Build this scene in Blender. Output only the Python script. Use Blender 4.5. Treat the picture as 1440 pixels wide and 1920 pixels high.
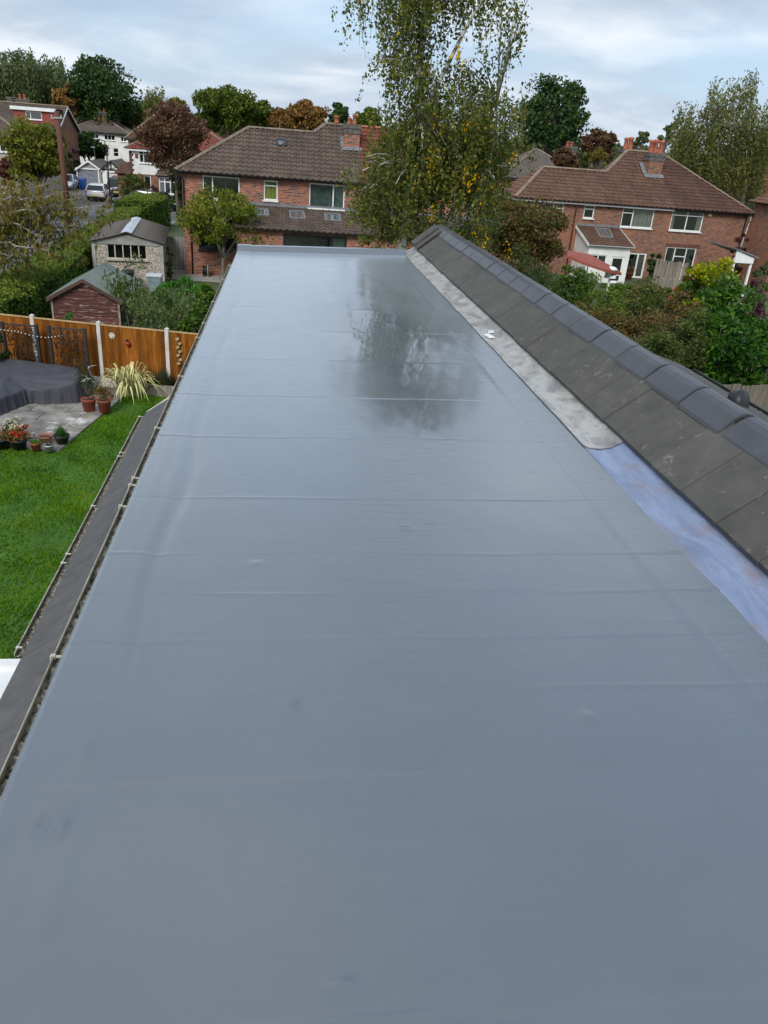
import bpy, bmesh, math, random
import numpy as np
from mathutils import Vector, Matrix

for o in list(bpy.data.objects):
    bpy.data.objects.remove(o)
SC = bpy.context.scene
COL = SC.collection
R = math.radians

# ---------------------------------------------------------------- camera
CAM_H = 7.0
FPX = 1440.0
_s = 0.0785
_u = np.array([-_s, math.sqrt(1 - _s * _s)])
_pp = np.array([720.0, 960.0])
_vp = np.array([542.0, 246.0]) - _pp
_pitch = math.atan(-(_u @ _vp) / FPX)
_d = np.array([_u[0] * math.cos(_pitch), _u[1] * math.cos(_pitch), math.sin(_pitch)])
_Y = np.array([_vp[0], _vp[1], FPX])
_Y = _Y - _d * (_d @ _Y)
_Y /= np.linalg.norm(_Y)
_Z = -_d
_X = np.cross(_Y, _Z)
CM = np.array([_X, _Y, _Z])                       # camera axes -> world

cd = bpy.data.cameras.new('camera')
cam = bpy.data.objects.new('camera', cd)
COL.objects.link(cam)
cd.sensor_fit = 'VERTICAL'
cd.sensor_height = 24.0
cd.lens = FPX / 1920.0 * 24.0
cd.clip_start = 0.05
cd.clip_end = 3000
mw = Matrix.Identity(4)
for r in range(3):
    mw[r][0] = CM[r][0]
    mw[r][1] = -CM[r][1]
    mw[r][2] = -CM[r][2]
mw[2][3] = CAM_H
cam.matrix_world = mw
SC.camera = cam


def _ray(px, py):
    return CM @ np.array([px - 720.0, py - 960.0, FPX])


def A(px, py, Y):
    """point of a pixel's ray on the plane at distance Y"""
    r = _ray(px, py)
    k = Y / r[1]
    return np.array([r[0] * k, Y, CAM_H + r[2] * k])


def G(px, py, z=0.0):
    """point of a pixel's ray at height z"""
    r = _ray(px, py)
    k = (z - CAM_H) / r[2]
    return np.array([r[0] * k, r[1] * k, z])


def onplane(px, py, p0, n):
    r = _ray(px, py)
    c = np.array([0, 0, CAM_H])
    k = (np.dot(np.array(p0) - c, n)) / np.dot(r, n)
    return c + r * k


# ---------------------------------------------------------------- sky and sun
SUN_EL, SUN_AZ = 40.0, 205.0      # azimuth clockwise from +Y
w = bpy.data.worlds.new('World')
SC.world = w
w.use_nodes = True
nt = w.node_tree
nt.nodes.clear()
N = nt.nodes.new
L = nt.links.new
out = N('ShaderNodeOutputWorld')
bg = N('ShaderNodeBackground')
L(bg.outputs[0], out.inputs[0])
sky = N('ShaderNodeTexSky')
sky.sky_type = 'NISHITA'
sky.sun_disc = False
sky.sun_elevation = R(SUN_EL)
sky.sun_rotation = R(SUN_AZ)
sky.air_density = 1.0
sky.dust_density = 1.5
bg.inputs[1].default_value = 0.10
tc = N('ShaderNodeTexCoord')
sep = N('ShaderNodeSeparateXYZ')
L(tc.outputs['Generated'], sep.inputs[0])


def wmath(op, a, b=None):
    m = N('ShaderNodeMath')
    m.operation = op
    for i, v in enumerate((a, b)):
        if v is None:
            continue
        if isinstance(v, (int, float)):
            m.inputs[i].default_value = v
        else:
            L(v, m.inputs[i])
    return m.outputs[0]


zc = wmath('ADD', wmath('MAXIMUM', sep.outputs[2], 0.0), 0.26)
cx = wmath('DIVIDE', sep.outputs[0], zc)
cy = wmath('DIVIDE', sep.outputs[1], zc)
cmb = N('ShaderNodeCombineXYZ')
L(cx, cmb.inputs[0])
L(cy, cmb.inputs[1])
mp = N('ShaderNodeMapping')
mp.inputs['Rotation'].default_value = (0, 0, R(-22))
mp.inputs['Scale'].default_value = (0.75, 1.0, 1)
mp.inputs['Location'].default_value = (3.1, 1.7, 0)
L(cmb.outputs[0], mp.inputs[0])
n1 = N('ShaderNodeTexNoise')
n1.inputs['Scale'].default_value = 1.1
n1.inputs['Detail'].default_value = 8
n1.inputs['Roughness'].default_value = 0.52
n1.inputs['Distortion'].default_value = 0.5
L(mp.outputs[0], n1.inputs['Vector'])
n2 = N('ShaderNodeTexNoise')
n2.inputs['Scale'].default_value = 2.0
n2.inputs['Detail'].default_value = 7
n2.inputs['Roughness'].default_value = 0.52
n2.inputs['Distortion'].default_value = 0.4
L(mp.outputs[0], n2.inputs['Vector'])
cr = N('ShaderNodeValToRGB')            # how much cloud covers the blue
cr.color_ramp.elements[0].position = 0.36
cr.color_ramp.elements[0].color = (0.25, 0.25, 0.25, 1)
cr.color_ramp.elements[1].position = 0.52
cr.color_ramp.elements[1].color = (1, 1, 1, 1)
L(n1.outputs[0], cr.inputs[0])
cc = N('ShaderNodeValToRGB')            # grey undersides and white edges
e = cc.color_ramp.elements
e[0].position = 0.34
e[0].color = (2.65, 3.25, 4.05, 1)
e[1].position = 0.66
e[1].color = (5.1, 5.45, 5.85, 1)
m_ = cc.color_ramp.elements.new(0.5)
m_.color = (3.35, 3.95, 4.7, 1)
L(n2.outputs[0], cc.inputs[0])
mix = N('ShaderNodeMix')
mix.data_type = 'RGBA'
L(cr.outputs[0], mix.inputs['Factor'])
sk2 = N('ShaderNodeMix')                 # thin veil over the clear sky
sk2.data_type = 'RGBA'
sk2.inputs['Factor'].default_value = 0.7
L(sky.outputs[0], sk2.inputs['A'])
sk2.inputs['B'].default_value = (2.6, 3.7, 5.1, 1)
L(sk2.outputs['Result'], mix.inputs['A'])
L(cc.outputs[0], mix.inputs['B'])
# the overcast brightens slightly towards the zenith
lum = wmath('MULTIPLY', wmath('ADD', wmath('MULTIPLY', wmath('MAXIMUM', sep.outputs[2], 0.0), 0.25), 1.0), 0.97)
vs = N('ShaderNodeVectorMath')
vs.operation = 'SCALE'
L(mix.outputs['Result'], vs.inputs[0])
L(lum, vs.inputs['Scale'])
L(vs.outputs[0], bg.inputs[0])

sl = bpy.data.lights.new('sun', 'SUN')
sl.energy = 1.5
sl.angle = R(20)
sl.color = (1.0, 0.97, 0.92)
so = bpy.data.objects.new('sun', sl)
COL.objects.link(so)
_sd = Vector((math.sin(R(SUN_AZ)) * math.cos(R(SUN_EL)), math.cos(R(SUN_AZ)) * math.cos(R(SUN_EL)), math.sin(R(SUN_EL))))
so.rotation_euler = _sd.to_track_quat('Z', 'Y').to_euler()
so.location = (-20, -40, 60)

SC.view_settings.view_transform = 'Standard'
SC.view_settings.look = 'None'
SC.view_settings.exposure = 0.82
SC.view_settings.gamma = 1.0
SC.view_settings.use_curve_mapping = False
SC.render.engine = 'CYCLES'
SC.cycles.max_bounces = 6
SC.cycles.transparent_max_bounces = 8
# ---------------------------------------------------------------- materials
MATS = {}


class NT:
    """small helper for building a node material"""

    def __init__(self, name):
        self.m = bpy.data.materials.new(name)
        self.m.use_nodes = True
        self.t = self.m.node_tree
        self.t.nodes.clear()
        self.out = self.n('ShaderNodeOutputMaterial')
        self.b = self.n('ShaderNodeBsdfPrincipled')
        self.l(self.b.outputs[0], self.out.inputs[0])
        self.tc = self.n('ShaderNodeTexCoord')
        MATS[name] = self.m

    def n(self, t, **k):
        x = self.t.nodes.new(t)
        for a, v in k.items():
            setattr(x, a, v)
        return x

    def l(self, a, b):
        self.t.links.new(a, b)

    def map(self, scale=(1, 1, 1), rot=(0, 0, 0), src=None):
        m = self.n('ShaderNodeMapping')
        m.inputs['Scale'].default_value = scale
        m.inputs['Rotation'].default_value = rot
        self.l(src or self.tc.outputs['Object'], m.inputs[0])
        return m.outputs[0]

    def noise(self, scale, vec=None, detail=4, rough=.55, dist=0):
        x = self.n('ShaderNodeTexNoise')
        x.inputs['Scale'].default_value = scale
        x.inputs['Detail'].default_value = detail
        x.inputs['Roughness'].default_value = rough
        x.inputs['Distortion'].default_value = dist
        self.l(vec or self.tc.outputs['Object'], x.inputs['Vector'])
        return x.outputs[0]

    def ramp(self, fac, stops):
        x = self.n('ShaderNodeValToRGB')
        e = x.color_ramp.elements
        while len(e) < len(stops):
            e.new(0.5)
        for i, (p, c) in enumerate(stops):
            e[i].position = p
            e[i].color = (c[0], c[1], c[2], 1) if not isinstance(c, (int, float)) else (c, c, c, 1)
        self.l(fac, x.inputs[0])
        return x.outputs[0]

    def mix(self, fac, a, b, mode='MIX'):
        x = self.n('ShaderNodeMix', data_type='RGBA', blend_type=mode)
        for k, v in (('Factor', fac), ('A', a), ('B', b)):
            s = x.inputs[k]
            if isinstance(v, (int, float)):
                s.default_value = v if k == 'Factor' else (v, v, v, 1)
            elif isinstance(v, tuple):
                s.default_value = (v[0], v[1], v[2], 1)
            else:
                self.l(v, s)
        return x.outputs['Result']

    def math(self, op, a, b=0.0):
        x = self.n('ShaderNodeMath', operation=op)
        for i, v in enumerate((a, b)):
            if isinstance(v, (int, float)):
                x.inputs[i].default_value = v
            else:
                self.l(v, x.inputs[i])
        return x.outputs[0]

    def island(self):
        return self.n('ShaderNodeNewGeometry').outputs['Random Per Island']

    def bump(self, h, strength=.3, dist=.02, prev=None):
        x = self.n('ShaderNodeBump')
        x.inputs['Strength'].default_value = strength
        x.inputs['Distance'].default_value = dist
        self.l(h, x.inputs['Height'])
        if prev is not None:
            self.l(prev, x.inputs['Normal'])
        return x.outputs[0]

    def set(self, **k):
        for a, v in k.items():
            a = {'col': 'Base Color', 'rough': 'Roughness', 'metal': 'Metallic', 'nor': 'Normal', 'spec': 'Specular IOR Level',
                 'coat': 'Coat Weight', 'coatr': 'Coat Roughness'}[a]
            s = self.b.inputs[a]
            if isinstance(v, (int, float)):
                s.default_value = v
            elif isinstance(v, tuple):
                s.default_value = (v[0], v[1], v[2], 1)
            else:
                self.l(v, s)
        return self.m


def pm(name, c1, c2=None, ns=6.0, rough=.7, bump=0.0, bs=30.0, isl=0.0, metal=0.0, spec=.4, stretch=(1, 1, 1), obj=0.0, lo=.35, hi=.65):
    """plain procedural material: two tones on a noise, optional per-piece tint and relief"""
    if name in MATS:
        return MATS[name]
    t = NT(name)
    v = t.map(stretch)
    c2 = c2 or tuple(x * .75 for x in c1)
    col = t.ramp(t.noise(ns, v, 6, .6), [(lo, c2), (hi, c1)])
    if isl:
        k = t.ramp(t.island(), [(0, 1 - isl), (1, 1 + isl * .6)])
        col = t.mix(1.0, col, k, 'MULTIPLY')
    if obj:
        oi = t.n('ShaderNodeObjectInfo').outputs['Random']
        k = t.ramp(oi, [(0, 1 - obj), (1, 1 + obj * .6)])
        col = t.mix(1.0, col, k, 'MULTIPLY')
    t.set(col=col, rough=rough, metal=metal, spec=spec)
    if bump:
        t.set(nor=t.bump(t.noise(bs, v, 5), bump, .02))
    return t.m


def leafmat(name, cols, trans=.3, rough=.55, ns=.55):
    """foliage: colour differs from leaf to leaf and from bough to bough"""
    if name in MATS:
        return MATS[name]
    t = NT(name)
    k = len(cols)
    cols = [(c[0], c[1], c[2] * (.72 if c[1] > c[0] * .8 else .9)) for c in cols]
    a = t.island()
    b = t.noise(ns, None, 3, .6)
    f = t.math('ADD', t.math('MULTIPLY', a, .62), t.math('MULTIPLY', t.math('SUBTRACT', b, .5), 1.5))
    f = t.math('ADD', f, .19)
    col = t.ramp(f, [(.08 + .84 * i / max(1, k - 1), c) for i, c in enumerate(cols)])
    t.set(col=col, rough=rough, spec=.22)
    tr = t.n('ShaderNodeBsdfTranslucent')
    t.l(col, tr.inputs[0])
    ms = t.n('ShaderNodeMixShader')
    ms.inputs[0].default_value = trans
    t.l(t.b.outputs[0], ms.inputs[1])
    t.l(tr.outputs[0], ms.inputs[2])
    t.l(ms.outputs[0], t.out.inputs[0])
    return t.m


def wallcoord(t):
    """(along the wall, up) whichever way the wall faces"""
    ge = t.n('ShaderNodeNewGeometry')
    s = t.n('ShaderNodeSeparateXYZ')
    t.l(ge.outputs['True Normal'], s.inputs[0])
    f = t.math('GREATER_THAN', t.math('ABSOLUTE', s.outputs[0]), .7)
    p = t.n('ShaderNodeSeparateXYZ')
    t.l(t.tc.outputs['Object'], p.inputs[0])
    u = t.math('ADD', t.math('MULTIPLY', p.outputs[1], f), t.math('MULTIPLY', p.outputs[0], t.math('SUBTRACT', 1.0, f)))
    c = t.n('ShaderNodeCombineXYZ')
    t.l(u, c.inputs[0])
    t.l(p.outputs[2], c.inputs[1])
    return c.outputs[0]


def brickmat(name, c1, c2, cdark, mortar=(.33, .29, .25), patch=None, dark=.25):
    if name in MATS:
        return MATS[name]
    t = NT(name)
    v = wallcoord(t)
    br = t.n('ShaderNodeTexBrick')
    br.inputs['Scale'].default_value = 1.0
    br.inputs['Brick Width'].default_value = .225
    br.inputs['Row Height'].default_value = .075
    br.inputs['Mortar Size'].default_value = .009
    br.inputs['Mortar Smooth'].default_value = .2
    br.inputs['Bias'].default_value = 0.0
    br.inputs['Color1'].default_value = (0, 0, 0, 1)
    br.inputs['Color2'].default_value = (1, 1, 1, 1)
    br.inputs['Mortar'].default_value = (.5, .5, .5, 1)
    t.l(v, br.inputs['Vector'])
    sp = t.n('ShaderNodeSeparateColor')
    t.l(br.outputs['Color'], sp.inputs[0])
    big = t.noise(.9, None, 5, .6)
    f = t.math('ADD', sp.outputs[0], t.math('MULTIPLY', t.math('SUBTRACT', big, .5), .9))
    col = t.ramp(f, [(0.0, cdark), (dark, c2), (.62, c1), (1.0, tuple(min(1, x * 1.35) for x in c1))])
    if patch:
        pf = t.ramp(t.noise(.55, None, 3, .5), [(.55, 0.0), (.62, 1.0)])
        pc = t.mix(sp.outputs[0], patch, tuple(x * .6 for x in patch))
        col = t.mix(pf, col, pc)
    eff = t.ramp(t.noise(1.7, None, 6, .65), [(.62, 0.0), (.8, .55)])
    col = t.mix(eff, col, (.55, .48, .40))
    col = t.mix(br.outputs['Fac'], col, mortar)
    t.set(col=col, rough=.85, spec=.25)
    inv = t.math('SUBTRACT', 1.0, br.outputs['Fac'])
    t.set(nor=t.bump(inv, .6, .012))
    return t.m


# ---------------------------------------------------------------- mesh building
def nrm(v):
    v = np.array(v, float)
    n = np.linalg.norm(v)
    return v / n if n > 1e-9 else v


class MB:
    def __init__(self):
        self.v = []
        self.f = []

    def add(self, vs, fs):
        k = len(self.v)
        self.v += [tuple(map(float, p)) for p in vs]
        self.f += [tuple(i + k for i in q) for q in fs]
        return self

    def quad(self, a, b, c, d):
        return self.add([a, b, c, d], [(0, 1, 2, 3)])

    def poly(self, pts):
        return self.add(pts, [tuple(range(len(pts)))])

    def obox(self, c, U, V, W, su, sv, sw):
        c = np.array(c, float)
        U, V, W = np.array(U) * su / 2, np.array(V) * sv / 2, np.array(W) * sw / 2
        P = [c + i * U + j * V + k * W for k in (-1, 1) for j in (-1, 1) for i in (-1, 1)]
        return self.add(P, [(0, 2, 3, 1), (4, 5, 7, 6), (0, 1, 5, 4), (2, 6, 7, 3), (0, 4, 6, 2), (1, 3, 7, 5)])

    def box(self, x0, x1, y0, y1, z0, z1):
        return self.obox(((x0 + x1) / 2, (y0 + y1) / 2, (z0 + z1) / 2), (1, 0, 0), (0, 1, 0), (0, 0, 1), x1 - x0, y1 - y0, z1 - z0)

    def beam(self, a, b, w, h, up=(0, 0, 1)):
        a, b = np.array(a, float), np.array(b, float)
        U = nrm(b - a)
        S = nrm(np.cross(U, up))
        if np.linalg.norm(S) < .5:
            S = np.array([1., 0, 0])
        T = np.cross(S, U)
        return self.obox((a + b) / 2, U, S, T, np.linalg.norm(b - a), w, h)

    def tube(self, path, rad, n=8, caps=True):
        path = [np.array(p, float) for p in path]
        if isinstance(rad, (int, float)):
            rad = [rad] * len(path)
        vs, fs = [], []
        ref = np.array([0.13, 0.31, 0.94])
        for i, p in enumerate(path):
            t = nrm(path[min(i + 1, len(path) - 1)] - path[max(i - 1, 0)])
            if abs(t @ ref) > .95:
                ref = np.array([.9, .3, .1])
            s = nrm(np.cross(t, ref))
            q = np.cross(t, s)
            for k in range(n):
                a = 2 * math.pi * k / n
                vs.append(p + rad[i] * (math.cos(a) * s + math.sin(a) * q))
        for i in range(len(path) - 1):
            for k in range(n):
                k2 = (k + 1) % n
                fs.append((i * n + k, i * n + k2, (i + 1) * n + k2, (i + 1) * n + k))
        if caps:
            fs.append(tuple(range(n))[::-1])
            fs.append(tuple(range((len(path) - 1) * n, len(path) * n)))
        return self.add(vs, fs)

    def lathe(self, c, prof, n=20, sx=1.0, sy=1.0):
        vs, fs = [], []
        for r, z in prof:
            for k in range(n):
                a = 2 * math.pi * k / n
                vs.append((c[0] + r * sx * math.cos(a), c[1] + r * sy * math.sin(a), c[2] + z))
        m = len(prof)
        for i in range(m - 1):
            for k in range(n):
                k2 = (k + 1) % n
                fs.append((i * n + k, i * n + k2, (i + 1) * n + k2, (i + 1) * n + k))
        fs.append(tuple(range(n))[::-1])
        fs.append(tuple(range((m - 1) * n, m * n)))
        return self.add(vs, fs)

    def prism(self, pts, off):
        """closed solid: polygon pts swept by vector off"""
        n = len(pts)
        off = np.array(off, float)
        P = [np.array(p, float) for p in pts]
        vs = P + [p + off for p in P]
        fs = [tuple(range(n))[::-1], tuple(range(n, 2 * n))]
        fs += [(i, (i + 1) % n, n + (i + 1) % n, n + i) for i in range(n)]
        return self.add(vs, fs)

    def mesh(self, name, smooth=False, org=(0, 0, 0)):
        me = bpy.data.meshes.new(name)
        o = np.array(org, float)
        me.from_pydata([tuple(np.array(p) - o) for p in self.v], [], self.f)
        bm = bmesh.new()
        bm.from_mesh(me)
        bmesh.ops.recalc_face_normals(bm, faces=bm.faces)
        bm.to_mesh(me)
        bm.free()
        if smooth:
            me.polygons.foreach_set('use_smooth', [True] * len(me.polygons))
        return me


WORLD = {}          # object -> world origin


def link(o, parent=None, org=(0, 0, 0)):
    COL.objects.link(o)
    org = np.array(org, float)
    WORLD[o.name] = org
    if parent is not None:
        o.parent = parent
        o.location = org - WORLD[parent.name]
    else:
        o.location = org
    return o


def thing(name, label, cat, loc=(0, 0, 0), group=None):
    o = bpy.data.objects.new(name, None)
    o.empty_display_size = .2
    link(o, None, loc)
    o['label'] = label
    o['category'] = cat
    if group:
        o['group'] = group
    return o


def tag(o, label, cat, group=None):
    o['label'] = label
    o['category'] = cat
    if group:
        o['group'] = group
    return o


def part(name, mb, mat, parent=None, smooth=False, org=None, kind=None, bevel=0, label=None):
    """links an MB as ONE mesh object; its vertices are given in world space"""
    if org is None:
        org = WORLD[parent.name] if parent is not None else (0, 0, 0)
    me = mb if isinstance(mb, bpy.types.Mesh) else mb.mesh(name, smooth, org)
    me.materials.append(mat)
    o = bpy.data.objects.new(name, me)
    link(o, parent, org)
    if kind:
        o['kind'] = kind
    if label:
        o['label'] = label
    if bevel:
        md = o.modifiers.new('bevel', 'BEVEL')
        md.width = bevel
        md.segments = 2
        md.limit_method = 'ANGLE'
    return o


def struct(name, mb, mat, smooth=False):
    return part(name, mb, mat, None, smooth, kind='structure')


def piece(name, me, parent, loc, rot=None):
    """another object on shared mesh data, at a world position"""
    o = bpy.data.objects.new(name, me)
    link(o, parent, loc)
    if rot is not None:
        o.rotation_euler = rot
    return o


def cards(name, V, mat, parent, n=4, org=None, kind=None, label=None):
    """V: (N, n, 3) array of world-space polygons -> one mesh, quickly"""
    V = np.asarray(V, float)
    if org is None:
        org = WORLD[parent.name] if parent is not None else np.zeros(3)
    nf = len(V)
    co = (V - np.array(org, float)).reshape(-1, 3)
    me = bpy.data.meshes.new(name)
    me.vertices.add(nf * n)
    me.vertices.foreach_set('co', co.astype(np.float32).ravel())
    me.loops.add(nf * n)
    me.loops.foreach_set('vertex_index', np.arange(nf * n, dtype=np.int32))
    me.polygons.add(nf)
    me.polygons.foreach_set('loop_start', np.arange(0, nf * n, n, dtype=np.int32))
    me.polygons.foreach_set('loop_total', np.full(nf, n, dtype=np.int32))
    me.update(calc_edges=True)
    me.materials.append(mat)
    o = bpy.data.objects.new(name, me)
    link(o, parent, org)
    if kind:
        o['kind'] = kind
    if label:
        o['label'] = label
    return o


def leaf_quads(P, size, rng, droop=0.0, asp=.55, vary=.45, flat=0.0):
    """pointed leaves at points P, random facing; droop>0 hangs the tips, flat>0 lays them level"""
    P = np.asarray(P, float)
    n = len(P)
    a = rng.normal(size=(n, 3))
    a[:, 2] -= droop * 1.6
    a[:, 2] *= (1 - flat * .6)
    a /= np.linalg.norm(a, axis=1)[:, None]
    b = rng.normal(size=(n, 3))
    if flat:
        b[:, 2] *= (1 - flat)
    b -= a * np.sum(a * b, axis=1)[:, None]
    b /= np.linalg.norm(b, axis=1)[:, None] + 1e-9
    s = size * (1 + vary * rng.uniform(-1, 1, n))[:, None]
    q = np.empty((n, 4, 3))
    q[:, 0] = P - a * s * .5
    q[:, 1] = P - a * s * .05 + b * s * asp * .5
    q[:, 2] = P + a * s * .5
    q[:, 3] = P - a * s * .05 - b * s * asp * .5
    return q


def bez(a, b, c, k):
    a, b, c = (np.array(x, float) for x in (a, b, c))
    return [(1 - t) ** 2 * a + 2 * t * (1 - t) * b + t * t * c for t in np.linspace(0, 1, k)]


def crown_points(c, r, ncl, per, cr, rng, low=-.75):
    """clump centres through an uneven ellipsoid, and leaf points round each"""
    cs = []
    while len(cs) < ncl:
        d = rng.normal(size=3)
        d /= np.linalg.norm(d)
        if d[2] < low:
            continue
        k = rng.uniform(.35, 1.0) ** .5
        bump = 1 + .16 * math.sin(3.1 * d[0] * 2 + c[0]) * math.cos(2.7 * d[2] * 2 + c[1]) + rng.uniform(-.1, .1)
        cs.append(np.array(c) + d * np.array(r) * k * bump * .76)
    cs = np.array(cs)
    rad = cr * rng.uniform(.6, 1.35, ncl)
    d = rng.normal(size=(ncl, per, 3))
    d /= np.linalg.norm(d, axis=2)[..., None]
    k = rng.uniform(.25, 1, (ncl, per, 1)) ** .6
    P = cs[:, None, :] + d * k * rad[:, None, None] * np.array([1.05, 1.05, .7])
    return cs, P.reshape(-1, 3)


def broadleaf(name, label, cat, px, py, rx, ry, Y, mat, seed, ncl=90, per=110, leaf=.3, gz=0.0, trunk_r=.22, group=None, barkm=None,
              droop=.15, low=-.75, cr=.28, ryd=None, limbs=10, asp=.6):
    rng = np.random.default_rng(seed)
    c = A(px, py, Y)
    k = Y / FPX * 1.08
    r = np.array([rx * k, (ryd or rx) * k, ry * k])
    base = np.array([c[0] + rng.uniform(-.1, .1) * r[0], c[1], gz])
    t = thing(name, label, cat, base, group)
    cs, P = crown_points(c, r, ncl, per, cr * min(r), rng, low)
    P = P[P[:, 2] > gz + .08]
    mb = MB()
    top = c + np.array([0, 0, r[2] * .25])
    mid = (base + top) / 2 + np.array([rng.uniform(-.2, .2), 0, 0])
    path = bez(base - np.array([0, 0, .05]), mid, top, 7)
    mb.tube(path, list(np.linspace(trunk_r, trunk_r * .35, 7)), 8)
    for q in cs[rng.permutation(len(cs))[:limbs]]:
        s = path[rng.integers(2, 6)]
        if q[2] < s[2] - .3 * r[2]:
            continue
        m = (s + q) / 2 + np.array([0, 0, .12 * np.linalg.norm(q - s)])
        mb.tube(bez(s, m, q, 5), list(np.linspace(trunk_r * .4, trunk_r * .08, 5)), 5)
    part('trunk', mb, barkm or MATS['bark'], t, True)
    cards('crown', leaf_quads(P, leaf, rng, droop, asp), mat, t)
    return t


def shrub(name, label, px, py, rx, ry, Y, mat, seed, n=5000, leaf=.12, gz=0.0, ncl=40, droop=.1, ryd=None, group=None, cat='shrub', cr=.3, asp=.55,
          stems=9, low=-.9, stemm=None):
    rng = np.random.default_rng(seed)
    c = A(px, py, Y)
    k = Y / FPX * 1.08
    r = np.array([rx * k, (ryd or rx) * k, ry * k]) * np.array([1.2, 1.2, 1.12])
    n = int(n * 1.3)
    topz = c[2] + r[2]
    r[2] = max(r[2], (topz - gz) / 2 * 1.05)          # foliage down to the ground
    c = np.array([c[0], c[1], topz - r[2]])
    base = np.array([c[0], c[1], gz])
    t = thing(name, label, cat, base, group)
    cs, P = crown_points(c, r, ncl, max(4, n // ncl), cr * min(r), rng, low)
    keep = P[:, 2] > gz + .05
    P = P[keep]
    mb = MB()
    for q in cs[:stems]:
        b = base + np.array([rng.uniform(-.25, .25) * r[0], rng.uniform(-.25, .25) * r[1], -.03])
        mb.tube(bez(b, (b + q) / 2 + np.array([0, 0, .15]), q, 5), list(np.linspace(.035, .008, 5)), 5)
    part('stems', mb, stemm or MATS['bark'], t, True)
    cards('foliage', leaf_quads(P, leaf, rng, droop, asp), mat, t)
    return t


# ---------------------------------------------------------------- walls, windows, roofs in any direction
class Face:
    """a vertical wall face: origin, direction along it, outward normal"""

    def __init__(self, o, U):
        self.o = np.array(o, float)
        self.U = nrm((U[0], U[1], 0))
        self.Nn = np.array([self.U[1], -self.U[0], 0.0])     # outward, to the right of U turned clockwise

    def P(self, u, z, d=0.0):
        return self.o + self.U * u + np.array([0, 0, z]) + self.Nn * d

    def uz(self, px, py, d=0.0):
        q = onplane(px, py, self.o + self.Nn * d, self.Nn)
        return float((q - self.o) @ self.U), float(q[2] - self.o[2])

    def rect(self, xl, yt, xr, yb, d=0.0):
        xm, ym = (xl + xr) / 2, (yt + yb) / 2
        u0 = self.uz(xl, ym, d)[0]
        u1 = self.uz(xr, ym, d)[0]
        z1 = self.uz(xm, yt, d)[1]
        z0 = self.uz(xm, yb, d)[1]
        return u0, u1, z0, z1


def wall_open(F, u0, u1, z0, z1, ops, th=.28, gable=None):
    """wall sheet with real openings and reveals; gable: extra (u,z) points above z1"""
    mb = MB()
    us = sorted({u0, u1} | {x for o in ops for x in o[:2]})
    zs = sorted({z0, z1} | {x for o in ops for x in o[2:4]})
    for i in range(len(us) - 1):
        for j in range(len(zs) - 1):
            um, zm = (us[i] + us[i + 1]) / 2, (zs[j] + zs[j + 1]) / 2
            if any(o[0] < um < o[1] and o[2] < zm < o[3] for o in ops):
                continue
            mb.quad(F.P(us[i], zs[j]), F.P(us[i + 1], zs[j]), F.P(us[i + 1], zs[j + 1]), F.P(us[i], zs[j + 1]))
    for a, b, c, d in ops:
        for p, q in (((a, c), (b, c)), ((b, c), (b, d)), ((b, d), (a, d)), ((a, d), (a, c))):
            mb.quad(F.P(*p), F.P(*q), F.P(*q, -th), F.P(*p, -th))
    if gable:
        mb.poly([F.P(u0, z1)] + [F.P(u1, z1)] + [F.P(u, z) for u, z in gable])
    return mb


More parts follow.
